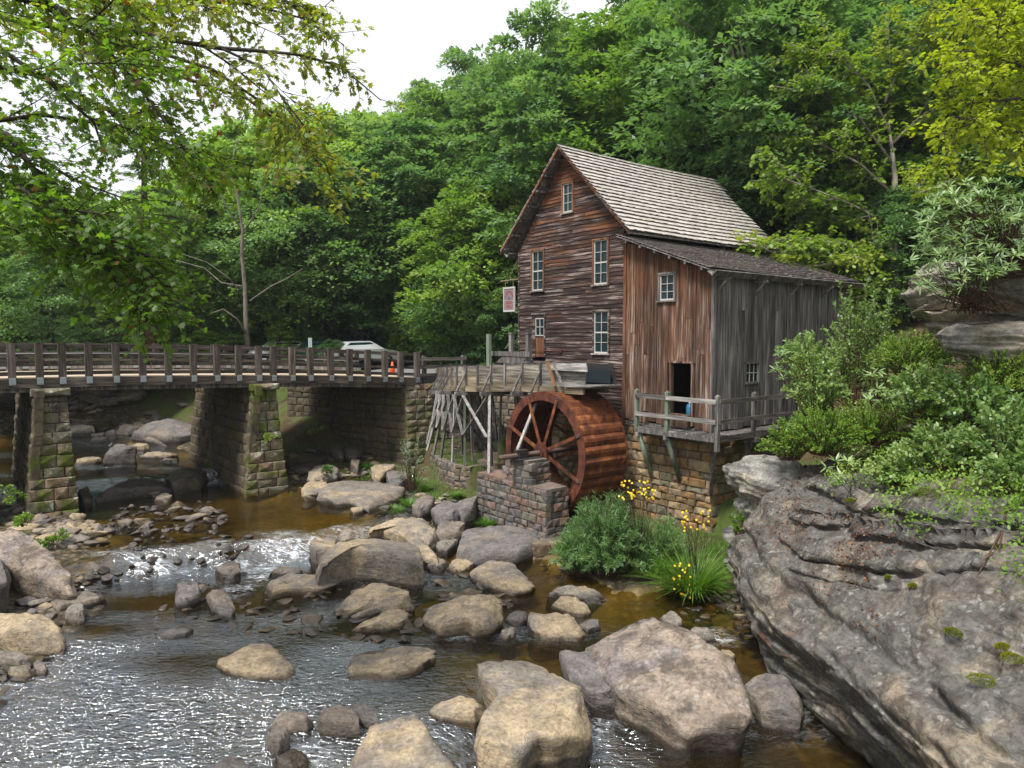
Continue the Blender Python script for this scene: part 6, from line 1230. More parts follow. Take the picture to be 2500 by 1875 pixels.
for iy in range(0, 26):
    for ix in range(-16, 26):
        x = ix * 4.6 + rt.uniform(-1.7, 1.7) + (iy % 2) * 2.3; y = 24 + iy * 4.3 + rt.uniform(-1.6, 1.6); a, b = to_ab(x, y); n = .7 * x + .714 * y
        if n < 25.5 or not inview(x, y, 0) or y > 112: continue
        if a < 26.5 and b < 23: continue
        if x > 8 and y < 27: continue
        h = gz(x, y); px = 1250 + F * x / y
        if rt.random() < (0 if n < 42 else (.36 if n < 62 else .5)): continue
        if px < 1020 and a < 21 and b < 40: continue
        k = rt.randrange(7); far = n > 58; lightb = px < 1150 and y > 45
        g = HG[2] if n > 62 else (HG[1] if px < 1300 else HG[0]); s = rt.uniform(.82, 1.2)
        mat = rt.choice([L_FOREST, L_FOREST, L_FOREST, L_FAR, L_MID]) if not lightb else rt.choice([L_FAR, L_FAR, L_FAR, L_BRIGHT])
        sz = rt.uniform(.9, 1.2); lf = rt.uniform(1.2, 3.) if n < 34 else 2.4; s = fit(x, y, h, (FOR[k][2] * 1.0 + lf) * sz, s)
        if s < .38: continue
        tree(g[0], g[1], g[2], x, y, h - .3, k, mat, s, sz, lift=lf); n_ += 1
print('hill trees', n_)
# understory edging the clearing (hides the slope behind the bridge end and the mill)
for k, (px, D, s, mt_) in enumerate([(640, 50, .55, L_BRIGHT), (690, 54, .7, L_BRIGHT), (760, 50, .6, L_BRIGHT), (820, 52, .75, L_FAR), (880, 50, .7, L_FAR), (930, 53, .8, L_FAR), (985, 50, .65, L_FOREST), (1030, 46, .7, L_FOREST), (1085, 44, .72, L_MID), (1130, 41, .62, L_FOREST), (1180, 40, .68, L_FOREST), (1225, 42, .72, L_FOREST), (1250, 37, .5, L_FOREST)]):
    x, y, _ = pY(px, 800, D); tree('understory_tree', 'one of the low leafy trees walling the road edge between bridge and mill', 'low trees along the road edge', x, y, 4.0, k % 7, mt_, s, 1.1, .4)
for k, (px, D, s, mt_) in enumerate([(1640, 38, .6, L_FOREST), (1760, 36, .62, L_FOREST), (1900, 35, .6, L_FOREST), (2010, 34, .6, L_FOREST), (2100, 30, .5, L_FOREST), (2200, 27, .42, L_FOREST), (2300, 28, .5, L_MID), (2420, 27, .55, L_FOREST), (2550, 26, .6, L_FOREST), (2160, 34, .65, L_FOREST), (2330, 33, .7, L_FOREST), (2480, 34, .75, L_FOREST)]):
    x, y, _ = pY(px, 800, D); tree('understory_tree', 'one of the dark low trees crowding the slope right behind the mill', 'low trees behind the mill', x, y, gz(x, y) - .2, (k + 3) % 7, mt_, s, 1.15, .3)
# left background beyond the bridge: separate trees with sky between
LT = [(-80, 52, .72, L_BRIGHT), (20, 60, .8, L_MID), (90, 66, .85, L_BRIGHT), (170, 58, .7, L_MID), (240, 64, .8, L_BRIGHT), (300, 50, .6, L_BRIGHT), (420, 62, .85, L_BRIGHT), (500, 56, .95, L_BRIGHT), (560, 64, 1.2, L_BRIGHT), (620, 57, 1.2, L_BRIGHT), (680, 62, 1.25, L_BRIGHT), (740, 66, 1.3, L_BRIGHT), (800, 60, 1.15, L_BRIGHT), (850, 70, 1.3, L_BRIGHT), (470, 44, .62, L_BRIGHT), (560, 46, .85, L_BRIGHT), (650, 46, .95, L_BRIGHT), (720, 48, 1.0, L_BRIGHT), (790, 47, .9, L_BRIGHT), (60, 46, .55, L_BRIGHT), (150, 44, .42, L_MID), (220, 47, .45, L_YEL), (-30, 42, .6, L_BRIGHT), (290, 45, .42, L_MID)]
for k, (px, D, s, mt_) in enumerate(LT):
    x, y, _ = pY(px, 800, D); s = fit(x, y, 4.1, (FOR[(k * 3) % 7][2] + 1.8) * 1.05, s * 1.25); tree('roadside_tree', 'one of the green trees beyond the bridge on the left', 'trees beyond the bridge', x, y, 4.1, (k * 3) % 7, mt_, s, 1.05, .9 if s < .7 else 1.8)
for k in range(16):
    px = -120 + k * 62; x, y, _ = pY(px, 800, 41 + (k * 7) % 5); tree('roadside_bush', 'one of the leafy bushes just beyond the bridge railing', 'bushes beyond the bridge railing', x, y, 3.9, k % 7, (L_FOREST, L_MID, L_FAR)[k % 3], .24 + .05 * (k % 3), .8, .1, 'bush')
# counted labels for the rows one can follow along the road
ORD = ['first', 'second', 'third', 'fourth', 'fifth', 'sixth', 'seventh', 'eighth', 'ninth', 'tenth', 'eleventh', 'twelfth', 'thirteenth', 'fourteenth', 'fifteenth', 'sixteenth', 'seventeenth', 'eighteenth', 'nineteenth', 'twentieth', 'twenty-first', 'twenty-second', 'twenty-third', 'twenty-fourth', 'twenty-fifth']
for gname, fmt in (('low trees along the road edge', '%s low leafy tree along the road edge, counted from the pale tree to the mill'), ('low trees behind the mill', '%s dark low tree behind the mill, counted from the roof towards the outcrop'), ('trees beyond the bridge', '%s tree beyond the bridge, counted from the left edge'), ('bushes beyond the bridge railing', '%s bush just beyond the bridge railing, counted from the left edge')):
    l_ = sorted([o for o in SC.objects if o.get('group') == gname], key=lambda o: o.location.x / o.location.y)
    for k, o in enumerate(l_): o['label'] = fmt % ORD[min(k, 24)]
# ---------------------------------------------------------------- special trees built from limbs in space
def limb_tree(name, lab, cat, mat, bark, trunk, limbs, twig, leaf, seed, keep_leaf=0, shape='broad', tintb=None, group=None, fold=.4):
    """trunk / limbs: lists of (x, y, z, r); twigs leave the limbs and carry leaves"""
    r = np.random.RandomState(seed); t0 = trunk[0]; root = thing(name, lab, cat, t0[0], t0[1], t0[2], False, group); BASE[root.name] = tuple(t0[:3])
    build('trunk', MB().tube([p[:3] for p in trunk], [p[3] for p in trunk], 10), bark, root, True)
    P = []; D = []; N = []; tn = []; tw = MB()
    for li, (pts, dens, tb) in enumerate(limbs):
        build('limb', MB().tube([p[:3] for p in pts], [p[3] for p in pts], 6), bark, root, True)
        Q = np.array([p[:3] for p in pts]); seg = np.linalg.norm(Q[1:] - Q[:-1], axis=1); cs = np.concatenate([[0], np.cumsum(seg)]); Lt = cs[-1]; nt_ = int(Lt * dens * twig[0])
        for k in range(nt_):
            s = Lt * (.12 + .88 * r.uniform()); p = np.array([np.interp(s, cs, Q[:, j]) for j in range(3)]); i = min(np.searchsorted(cs, s) - 1, len(seg) - 1); ax = (Q[i + 1] - Q[i]) / seg[i]
            d = unit(r, 1)[0]; d = d - ax * (d @ ax) * .5 + ax * .5; d[2] = d[2] * .5 - .05; d /= np.linalg.norm(d); l = r.uniform(*twig[1]) * (1.1 - .45 * s / Lt)
            m_ = 5; sg = [p]; q = p.copy(); 
            for j in range(m_): d = d + unit(r, 1)[0] * .22 - np.array([0, 0, twig[2]]); d /= np.linalg.norm(d); q = q + d * l / m_; sg.append(q.copy())
            tw.tube([tuple(v) for v in sg], [.006 * (1 - j / (m_ + 1)) + .0015 for j in range(m_ + 1)], 3)
            nl_ = max(2, int(l / leaf[2])); u_ = r.uniform(.15, 1.02, nl_); S = np.array(sg)
            for u1 in u_:
                jj = min(int(u1 * m_), m_ - 1); pp = S[jj] + (S[jj + 1] - S[jj]) * min(1, u1 * m_ - jj); dd = (S[jj + 1] - S[jj]); dd /= np.linalg.norm(dd); sd_ = np.cross(dd, [0, 0, 1]) * r.choice([-1, 1]); dr = dd * .6 + sd_ * .9 + unit(r, 1)[0] * .5 - np.array([0, 0, .35 * fold * 2])
                P.append(pp + unit(r, 1)[0] * leaf[2] * .8); D.append(dr); N.append(np.array([0, 0, 1.]) + unit(r, 1)[0] * .75); tn.append(np.clip(tb + r.normal(0, .13), 0, 1))
    o = build('twig', tw, bark, root); o['kind'] = 'stuff'
    P, D, N, tn = map(np.array, (P, D, N, tn)); n = len(P); Ls = leaf[0] * r.uniform(.65, 1.25, n); Ws = Ls * leaf[1]
    dist = np.linalg.norm(P - np.array([0, 0, CZ]), axis=1); idx = np.argsort(dist - 20 * 0); vis = [i for i in idx if P[i, 1] > .5 and abs(P[i, 0] / P[i, 1]) < .70 and abs((P[i, 2] - CZ) / P[i, 1] + .065) < .55][:keep_leaf]
    if keep_leaf:
        base = []
        for q in range(8): me = leafmesh('leaf', np.zeros((1, 3)), np.array([[1., 0, 0]]), np.array([[0, .1 * (q - 4), 1.]]), leaf[0], leaf[0] * leaf[1], np.array([tn[vis[q * 7 % len(vis)]]]), shape); me.materials.append(mat); base.append(me)
        for q, i in enumerate(vis):
            o = bpy.data.objects.new('leaf', base[q % 8]); COL.objects.link(o); o.parent = root; o.location = P[i] - np.array(t0[:3]); d = Vector(D[i]).normalized(); nn = Vector(N[i]); y_ = nn.cross(d).normalized(); z_ = d.cross(y_)
            o.rotation_euler = Matrix((d, y_, z_)).transposed().to_euler(); s_ = Ls[i] / leaf[0]; o.scale = (s_, s_, s_)
    rest = np.ones(n, bool); rest[vis] = False
    o = link('foliage', leafmesh('foliage', P[rest] - np.array(t0[:3]), D[rest], N[rest], Ls[rest], Ws[rest], tn[rest], shape), mat, root); o['kind'] = 'stuff'
    print(name, 'leaves', n); return root
def L3(l, r0, r1):   # limb given by photo points and distances
    n = len(l); return [(*pY(px, py, D), r0 + (r1 - r0) * i / (n - 1)) for i, (px, py, D) in enumerate(l)]
def subs(base, n, seed, spread, drop, r0, ext=.5):
    """side limbs growing from a limb"""
    r = random.Random(seed); out = []
    for k in range(n):
        t = .15 + .8 * k / n + r.uniform(-.04, .04); i = min(int(t * (len(base) - 1)), len(base) - 2); f = t * (len(base) - 1) - i; p = Vector(base[i][:3]).lerp(Vector(base[i + 1][:3]), f); ax = (Vector(base[i + 1][:3]) - Vector(base[i][:3])).normalized()
        s = Vector((r.uniform(-1, 1), r.uniform(-1, 1), r.uniform(-.8, .8))); d = (ax * .8 + s * spread).normalized(); l = r.uniform(.7, 1.5) * ext * 2; q = [(*p, r0)]
        for j in range(1, 5): d = (d + Vector((r.uniform(-.15, .15), r.uniform(-.15, .15), -drop))).normalized(); p = p + d * l / 4; q.append((*p, r0 * (1 - .8 * j / 4)))
        out.append(q)
    return out
mt0 = (-9.4, 10.2, .2)
MTR = [(-9.4, 10.2, .2, .26), (-9.2, 10.1, 3, .23), (-9.0, 10.2, 6, .20), (-8.9, 10.0, 9, .16), (-8.7, 10.2, 12.5, .09)]
ML = [([(250, -60, 10.2), (250, 60, 10.2), (400, 95, 10), (540, 118, 10), (630, 124, 10), (720, 132, 10.2), (830, 160, 10.6), (930, 245, 11)], .045, .55, .78),
      ([(540, 118, 10), (640, 165, 9.8), (690, 240, 9.7), (760, 330, 9.8)], .02, .5, .75),
      ([(-250, -50, 9.8), (120, 5, 10), (230, 90, 10), (330, 200, 9.6), (420, 320, 9.4), (500, 430, 9.4)], .05, 1.2, .5),
      ([(-350, 250, 9.6), (20, 330, 9.2), (130, 480, 9), (200, 560, 9), (330, 610, 9.2), (430, 670, 9.6)], .05, 1.15, .25),
      ([(-350, 400, 9.8), (0, 430, 9), (70, 470, 8.8), (150, 560, 8.8), (240, 660, 9)], .04, 1.2, .22),
      ([(-350, 500, 9.8), (0, 540, 9.5), (80, 590, 9.6), (220, 640, 9.8), (330, 670, 10)], .04, 1.1, .28),
      ([(-250, 120, 10), (80, 180, 10), (250, 260, 10.3), (370, 330, 10.5), (480, 390, 10.5), (550, 420, 10.6)], .045, 1.0, .45),
      ([(-200, -200, 11), (350, 20, 11), (460, 2, 11), (600, 8, 11.2), (740, 45, 11.4), (840, 110, 11.6)], .04, .75, .72),
      ([(-250, 0, 11), (100, 60, 11.5), (300, 100, 12), (520, 170, 12), (640, 250, 12), (680, 320, 12.2), (700, 380, 12.3)], .045, 1.0, .62),
      ([(-250, 330, 11), (100, 280, 11.5), (300, 310, 11.5), (400, 370, 11.5), (500, 370, 11.5)], .04, .95, .42),
      ([(-300, 60, 8.6), (0, 120, 8.4), (120, 200, 8.4), (230, 300, 8.6), (260, 390, 8.8)], .04, 1.0, .35),
      ([(-300, -200, 9.6), (150, -60, 10), (420, -30, 10.4), (640, -20, 10.8), (800, 40, 11)], .04, 1.1, .72),
      ([(-300, -100, 12), (200, 120, 12.6), (420, 180, 13), (600, 240, 13), (730, 330, 13), (790, 420, 13)], .05, .75, .65),
      ([(-300, 200, 12), (60, 360, 12.4), (180, 440, 12.6), (290, 480, 12.8), (370, 500, 13)], .04, .95, .4)]
limbs = []
for k, (pts, r0, dn, tb) in enumerate(ML):
    b_ = L3(pts, r0, .008); 
    if pts[0][0] < 200 and k not in (1,): 
        q = Vector(b_[0][:3]); best = min(MTR, key=lambda p: abs(p[2] - q.z + 1.2)); b_ = [(*best[:3], r0 * 1.3)] + b_
    elif k == 0: b_ = [(-8.7, 10.2, 12.0, .06)] + b_
    limbs.append((b_, dn * .8, tb))
    for sb in subs(b_[1:], 5 if dn > 1 else 3, k * 5 + 1, .75, .05, r0 * .35, .62): limbs.append((sb, dn, tb))
limb_tree('maple_tree', 'large maple on the left bank hanging leafy branches over the creek', 'tree', L_MAPLE, BARK, MTR, limbs, (19, (.35, .95), .10), (.086, 1.0, .056), 5, 300, 'maple')
# far left bank trees further back seen through the maple (dense fine foliage)
for k, (px, py, D, s, mt_) in enumerate([(-60, 0, 38, .62, L_MID), (120, 0, 36, .5, L_FAR), (-180, 0, 30, .6, L_MID)]):
    x, y, _ = pY(px, 700, D); tree('bank_tree', ('bright green tree behind the left pier top, half hidden by maple leaves', 'second green tree beyond the bridge behind the hanging maple leaves', 'green tree at the far left edge behind the maple branches')[k], None, x, y, 4.2 if D > 25 else 2.5, (2, 5, 4)[k], mt_, s, 1.05, 1.2)
# tree with brown trunk (hemlock) and pale-barked thin tree
x, y, _ = pY(365, 830, 39)
hl = thing('hemlock_tree', 'tall brown-trunked hemlock with level sparse branches beyond the bridge', 'tree', x, y, 4.1); BASE[hl.name] = (0, 0, 0)
build('trunk', MB().tube([(0, 0, -.2), (.05, 0, 3), (-.1, 0, 6), (-.05, 0, 9), (.1, 0, 13)], [.36, .30, .25, .18, .06], 10), BARKB, hl, True)
r = np.random.RandomState(3); P = []; D = []; bm_ = MB()
for k in range(46):
    z = .8 + 11.5 * k / 46; a = r.uniform(0, 6.28); l = r.uniform(1.8, 4.2) * (1 - .5 * k / 46); d = np.array([math.cos(a), math.sin(a), .06]); pts = [np.array([0, 0, z]) + d * l * j / 5 - np.array([0, 0, .18 * (j / 5) ** 2 * l]) for j in range(6)]; bm_.tube([tuple(p) for p in pts], [.035 * (1 - j / 6) + .006 for j in range(6)], 4)
    for q in range(190):
        s = r.uniform(.25, 1.05); j = min(int(s * 5), 4); p = pts[j] + (pts[j + 1] - pts[j]) * (s * 5 - j); sd_ = np.array([-d[1], d[0], 0]) * r.uniform(-.75, .75) * (.3 + .5 * (1 - abs(s - .6))); P.append(p + sd_ + r.normal(0, .05, 3)); D.append(sd_ + d * .5 - np.array([0, 0, .25]) + unit(r, 1)[0] * .2)
P = np.array(P); D = np.array(D); n = len(P); o = build('branch', bm_, BARKB, hl); o['kind'] = 'stuff'
o = link('needles', leafmesh('needles', P, D, np.array([[0, 0, 1.]]) + unit(r, n) * .4, .26 * r.uniform(.6, 1.2, n), .12, r.uniform(0, 1, n), 'quad'), L_PINE, hl); o['kind'] = 'stuff'
pale = L3([(606, 850, 36), (600, 780, 36), (598, 700, 36), (590, 620, 36), (592, 560, 36), (578, 470, 36), (560, 420, 36), (580, 340, 36)], .13, .03)
pl_ = [(L3([(598, 730, 36), (560, 680, 35.5), (505, 640, 35), (445, 620, 35)], .04, .012), .12, .5), (L3([(610, 735, 36), (660, 700, 36), (700, 680, 36), (740, 655, 36)], .045, .012), .05, .5), (L3([(604, 820, 36), (580, 780, 35.5), (545, 755, 35), (515, 765, 35)], .06, .02), .1, .5),
       (L3([(596, 700, 36), (540, 690, 36), (500, 655, 36), (430, 635, 36)], .05, .015), .1, .5), (L3([(600, 560, 36), (630, 510, 36), (650, 440, 36)], .05, .015), .8, .5), (L3([(590, 560, 36), (550, 500, 36), (520, 430, 36)], .05, .015), .8, .5)]
limb_tree('pale_barked_tree', 'slender pale-barked tree with bare lower limbs beyond the bridge', 'tree', L_MID, bark_mat('grey_birch_bark', (.07, .06, .05), (.22, .19, .155), 6), pale, pl_, (6., (.5, 1.3), .08), (.16, .9, .07), 9)
x, y, _ = pY(705, 830, 44); tree('dark_trunk_tree', 'green tree with a dark reddish trunk right of the pale-barked tree', None, x, y, 4.1, 3, L_FAR, .85, 1., 3.5)
# dead snag over the mill roof
def snag(lab, segs, D):
    root = thing('dead_tree', lab, 'dead tree', *pY(segs[0][0][0][0], segs[0][0][0][1], D)); 
    for k, (pts, r0, r1) in enumerate(segs): build('trunk' if k == 0 else 'limb', MB().tube([pY(px, py, D) for px, py in pts], [r0 + (r1 - r0) * i / (len(pts) - 1) for i in range(len(pts))], 6), BARKP, root, True)
    return root
sn = [([(1850, 640), (1842, 480), (1838, 330), (1828, 220), (1818, 150), (1800, 85), (1775, 55), (1735, 50)], .16, .03), ([(1828, 220), (1800, 170), (1785, 110), (1790, 85)], .08, .025), ([(1815, 180), (1785, 135), (1760, 100), (1735, 90), (1745, 130)], .05, .02)]
root = thing('dead_tree', 'bare bleached dead tree rising over the mill roof against the forest', 'dead tree', *pY(1850, 640, 33))
BASE[root.name] = pY(1850, 640, 33)
for k, (pts, r0, r1) in enumerate(sn): build('trunk' if k == 0 else 'limb', MB().tube([pY(px, py, 33) for px, py in pts], [r0 + (r1 - r0) * i / (len(pts) - 1) for i in range(len(pts))], 6), BARKP, root, True)
# yellow-green tree between mill roof and outcrop, spreading layered branches
x, y, _ = pY(2195, 900, 27)
tr0 = [(*pY(2200, 960, 27), .20), (*pY(2192, 800, 27), .19), (*pY(2180, 620, 27), .16), (*pY(2185, 430, 27), .10), (*pY(2170, 300, 27), .03)]
lim = []
for k, l in enumerate([[(2185, 700, 27), (2120, 720, 26), (2030, 740, 25), (1900, 770, 24.5)], [(2190, 640, 27), (2080, 600, 26), (1960, 580, 25.5), (1850, 590, 25)], [(2190, 560, 27), (2080, 500, 26.5), (1980, 460, 26), (1870, 420, 25.5)], [(2185, 480, 27), (2100, 400, 27), (2000, 350, 27), (1880, 330, 27)],
                       [(2180, 400, 27), (2100, 290, 27), (2000, 230, 27), (1890, 210, 27)], [(2175, 330, 27), (2120, 210, 27), (2050, 140, 27), (1930, 110, 27)], [(2180, 350, 27), (2240, 290, 27), (2300, 260, 27), (2350, 270, 27)], [(2190, 520, 27), (2250, 470, 26), (2300, 450, 26), (2340, 470, 26)],
                       [(2180, 620, 27), (2080, 640, 25.5), (1980, 650, 25), (1880, 660, 24.5)], [(2190, 740, 27), (2100, 790, 26), (2000, 800, 25.5), (1940, 780, 25)], [(2160, 250, 27), (2200, 150, 27), (2260, 60, 27)], [(2190, 700, 27), (2260, 690, 26), (2320, 700, 25.5)]]):
    b_ = L3(l, .06, .012); lim.append((b_, 1., .35 + .04 * k)); 
    for sb in subs(b_, 5, k + 60, .7, .03, .02, 1.0): lim.append((sb, 1., .35 + .05 * k))
limb_tree('yellow_green_tree', 'airy yellow-green tree with a straight grey trunk between mill and outcrop', 'tree', L_YEL, BARKP, tr0, lim, (10.5, (.5, 1.2), .05), (.17, .7, .075), 21)
# bright yellow tree, top right corner
x0_, y0_ = 13.6, 18.5
tr1 = [(x0_, y0_, 5.0, .2), (x0_ - .1, y0_, 9, .16), (x0_ - .3, y0_, 13, .10), (x0_ - .4, y0_, 17, .04)]; lim = []
for k, l in enumerate([[(2560, 300, 18), (2450, 300, 17), (2370, 290, 16.5), (2320, 285, 16)], [(2560, 200, 18), (2470, 150, 17), (2400, 130, 16.5), (2340, 150, 16)], [(2560, 60, 18), (2470, 40, 17.5), (2400, 20, 17), (2340, 30, 16.6)], [(2560, 250, 18), (2480, 240, 17), (2420, 250, 16.5), (2390, 330, 16.2)],
                       [(2560, 380, 18), (2520, 330, 17), (2490, 320, 16.6)], [(2560, 120, 18), (2520, 90, 17), (2460, 90, 16.5)], [(2560, -40, 18), (2480, -50, 17.5), (2420, -40, 17)]]):
    b_ = L3(l, .05, .01); b_ = [(*Vector(tr1[1][:3]).lerp(Vector(tr1[3][:3]), .3 + k * .08), .07)] + b_; lim.append((b_, 1.2, .55)); 
    for sb in subs(b_[1:], 9, k + 90, .8, .03, .02, .55): lim.append((sb, 1.15, .6))
limb_tree('yellow_leaved_tree', 'bright yellow-leaved tree in the top right corner', 'tree', leaf_mat('bright_yellow_leaves', (.24, .32, .015), (.40, .46, .02), (.55, .50, .03), .5, .03), BARK, tr1, lim, (9., (.3, .8), .05), (.12, .75, .06), 33)
# chestnut-like paler branch cluster
x, y, _ = pY(2080, 300, 26)
# ---------------------------------------------------------------- shrubs
def bush_mesh(seed, r3, nst, nl, L, wd, shape='broad', up=.6, fl=.3, flat=0., sprig=False):
    r = np.random.RandomState(seed); P = []; D = []; N = []; tn = []; st = MB()
    for k in range(nst):
        a = r.uniform(0, 6.28); e = r.uniform(.15, 1) ; tgt = np.array([math.cos(a) * r3[0] * e ** .7, math.sin(a) * r3[1] * e ** .7, r3[2] * (1.12 - .85 * e ** 2) * r.uniform(.7, 1.1)]); b0 = tgt * np.array([.25, .25, 0]); ct = r.normal(.5, .16)
        pts = [b0 + (tgt - b0) * (j / 5) * np.array([1, 1, 1]) + np.array([0, 0, .25 * r3[2] * math.sin(math.pi * j / 5) * up]) for j in range(6)]; st.tube([tuple(p) for p in pts], [.012 * (1 - j / 6) + .002 for j in range(6)], 3)
        for q in range(nl):
            s = (.12 + .9 * (q + r.uniform()) / nl) if sprig else 1 - r.beta(1.1, 2.2) * .8; j = min(int(s * 5), 4); p = pts[j] + (pts[j + 1] - pts[j]) * (s * 5 - j); ax = pts[j + 1] - pts[j]; ax = ax / (np.linalg.norm(ax) + 1e-6); rd = unit(r, 1)[0]; d = ax * .55 + rd * .8; d[2] += fl
            P.append(p + rd * L * (.06 if sprig else .25)); D.append(d); N.append(np.array([0, 0, 1.]) * (1 + flat) + unit(r, 1)[0] * .8); tn.append(np.clip(ct + r.normal(0, .15) + .15 * (s - .7), 0, 1))
    P, D, N, tn = map(np.array, (P, D, N, tn)); n = len(P)
    return leafmesh('foliage', P, D, N, L * r.uniform(.65, 1.2, n), wd * r.uniform(.8, 1.1, n), tn, shape), st
BM = {}
def bush(name, lab, x, y, z, r3, kind, seed, group=None, cat='shrub', mat=None):
    spec = {'willow': (L_WILLOW, 190, 74, .12, .015, 'lance'), 'blue': (L_SHRUB, 210, 46, .058, .030, 'broad'), 'vib': (L_VIB, 100, 44, .095, .056, 'broad'), 'silver': (L_SILVER, 60, 60, .055, .026, 'broad'), 'fern': (L_SHRUB, 26, 40, .07, .03, 'broad'), 'weed': (L_MID, 26, 32, .09, .05, 'broad')}[kind]
    root = thing(name, lab, cat, x, y, z, False, group); BASE[root.name] = (0, 0, 0); sc = (1, 1, 1)
    me, st = bush_mesh(seed, r3, int(spec[1] * max(.4, min(1.8, r3[0] * r3[1]))), spec[2], spec[3], spec[4], spec[5], sprig=kind in ('vib', 'blue', 'willow')); o = link('foliage', me, mat or spec[0], root); o['kind'] = 'stuff'; o = build('stem', st, BARKB, root); o['kind'] = 'stuff'; root.rotation_euler = (0, 0, seed * .7); return root
def at(px, py, z): x, y = pz(px, py, z); return x, y
# willow clump and golden flowers below the mill
x, y = at(1480, 1400, .15); bush('willow_bush', 'big feathery green willow bush in front of the mill foundation', x, y, .1, (1.35, 1.1, 1.75), 'willow', 3, cat='bush')
x, y = at(1600, 1400, .2); bush('willow_bush', 'smaller willow bush right of the big one, below the foundation', x + .1, y + .3, .1, (1.0, .8, 1.25), 'willow', 5, cat='bush')
x, y = at(1400, 1390, .15); bush('willow_bush', 'low willow bush leaning over the stone footing wall', x + .1, y - .1, .05, (.8, .7, 1.0), 'willow', 8, cat='bush')
def grass(name, lab, x, y, z, r0, h, n, seed, group=None, mat=L_GRASS, cat='grass'):
    r = np.random.RandomState(seed); a = r.uniform(0, 6.28, n); e = np.sqrt(r.uniform(0, 1, n)); B = np.stack([np.cos(a) * e * r0 * .45, np.sin(a) * e * r0 * .45, 0 * a], 1); d = np.stack([np.cos(a) * (.25 + e * .6), np.sin(a) * (.25 + e * .6), 1 + 0 * a], 1) + r.normal(0, .15, (n, 3)); hh = h * r.uniform(.5, 1.1, n)
    V_ = []; w = .007 + .004 * h; side = np.stack([-np.sin(a), np.cos(a), 0 * a], 1) * w
    for j, (t, wd) in enumerate(((0, 1), (.4, .9), (.75, .6), (1., .08))):
        p = B + d * (hh * t)[:, None]; p[:, 2] -= (hh * t ** 2.2 * .55 * e); p[:, :2] += (B[:, :2] / max(r0, .01)) * (hh * t * t * .9)[:, None]; V_.append(p - side * wd); V_.append(p + side * wd)
    Vv = np.stack(V_, 1).reshape(-1, 3); base = np.arange(n)[:, None] * 8; f = np.concatenate([base + np.array([[0, 1, 3, 2]]), base + np.array([[2, 3, 5, 4]]), base + np.array([[4, 5, 7, 6]])]); root_me = npmesh('grass_tuft', Vv, f, {'tint': np.repeat(r.uniform(0, 1, n), 8)})
    o = link(name, root_me, mat, None, False, (x, y, z)); tag(o, lab, cat, group); return o
x, y = at(1690, 1440, .15); grass('tall_grass', 'tall arching grass clump between willow bush and cliff rock', x, y, .1, .75, .95, 900, 1)
x, y = at(1620, 1400, .25); grass('tall_grass', 'upright grass behind the lower yellow flowers', x, y, .2, .6, .9, 500, 2)
GT = [(1190, 1265, .45, .28, .32, 'bright grass tuft at the foot of the stone pedestal'), (1250, 1280, .45, .22, .2, 'small grass tuft by the rain pool of the pedestal rock'), (1130, 1240, .6, .35, .28, 'grass clump left of the stone pedestal'), (960, 1235, .6, .4, .3, 'bright grass on the bank right of the shelf rock'), (1000, 1215, .7, .35, .28, 'grass tuft between grey boulders on the bank'), (1110, 1250, .6, .3, .25, 'grass growing in front of the grey boulder pair'),
      (890, 1135, .8, .35, .35, 'shaded grass beside the upright square rock'), (930, 1150, .8, .35, .3, 'grass tuft behind the pale flat-topped boulder'), (1010, 1165, .8, .4, .3, 'grass below the silvery bush'), (960, 1080, .9, .4, .3, 'grass in the shade under the flume end'), (1040, 1180, .7, .3, .3, 'grass at the foot of the curved retaining wall'), (1115, 1200, .6, .22, .25, 'small weeds below the corner of the curved retaining wall')]
for k, (px, py, z, r_, h_, lab) in enumerate(GT): x, y = at(px, py, z); grass('grass_tuft', lab, x, y, max(gz(x, y) - .02, z - .25), r_, h_, 260, 10 + k)
def flowers(lab, region, n, stem0, seed, D):
    r = np.random.RandomState(seed); root = thing('yellow_flowers', lab, 'flowers', *stem0); b = BASE[root.name]; st = MB(); P = []; Dd = []; N = []; tn = []
    for k in range(n):
        px, py = region[0] + r.uniform(-1, 1) * region[2], region[1] + r.uniform(-1, 1) * region[3]; p = np.array(pY(px, py, D + r.uniform(-.3, .3))); q = np.array(stem0) + r.normal(0, .08, 3); st.tube([tuple(q), tuple((p + q) / 2 + r.normal(0, .05, 3)), tuple(p)], [.006, .005, .003], 3); nn = np.array([-.1, -.9, .6]) + r.normal(0, .3, 3)
        for j in range(8):
            a = 2 * math.pi * j / 8; u1 = np.cross(nn, [0, 0, 1]); u1 /= np.linalg.norm(u1); u2 = np.cross(nn, u1); u2 /= np.linalg.norm(u2); P.append(p); Dd.append(u1 * math.cos(a) + u2 * math.sin(a)); N.append(nn); tn.append(r.uniform())
    o = link('petals', leafmesh('petals', np.array(P) - np.array(b), np.array(Dd), np.array(N), .032, .017, np.array(tn), 'broad'), L_FLOWER, root); o['kind'] = 'stuff'; build('stem', st, BARKB, root)['kind'] = 'stuff'
x, y = at(1560, 1400, .2); flowers('yellow daisy-like flowers at the top of the big willow bush', (1555, 1195, 48, 24), 44, (x, y, .2), 4, 16.6)
x, y = at(1700, 1420, .2); flowers('yellow flowers on thin stems before the foundation corner', (1700, 1270, 38, 26), 24, (x, y, .2), 6, 16.0)
x, y = at(1670, 1440, .1); flowers('yellow flowers low down beside the tall arching grass', (1665, 1410, 22, 50), 24, (x, y, .1), 7, 15.6)
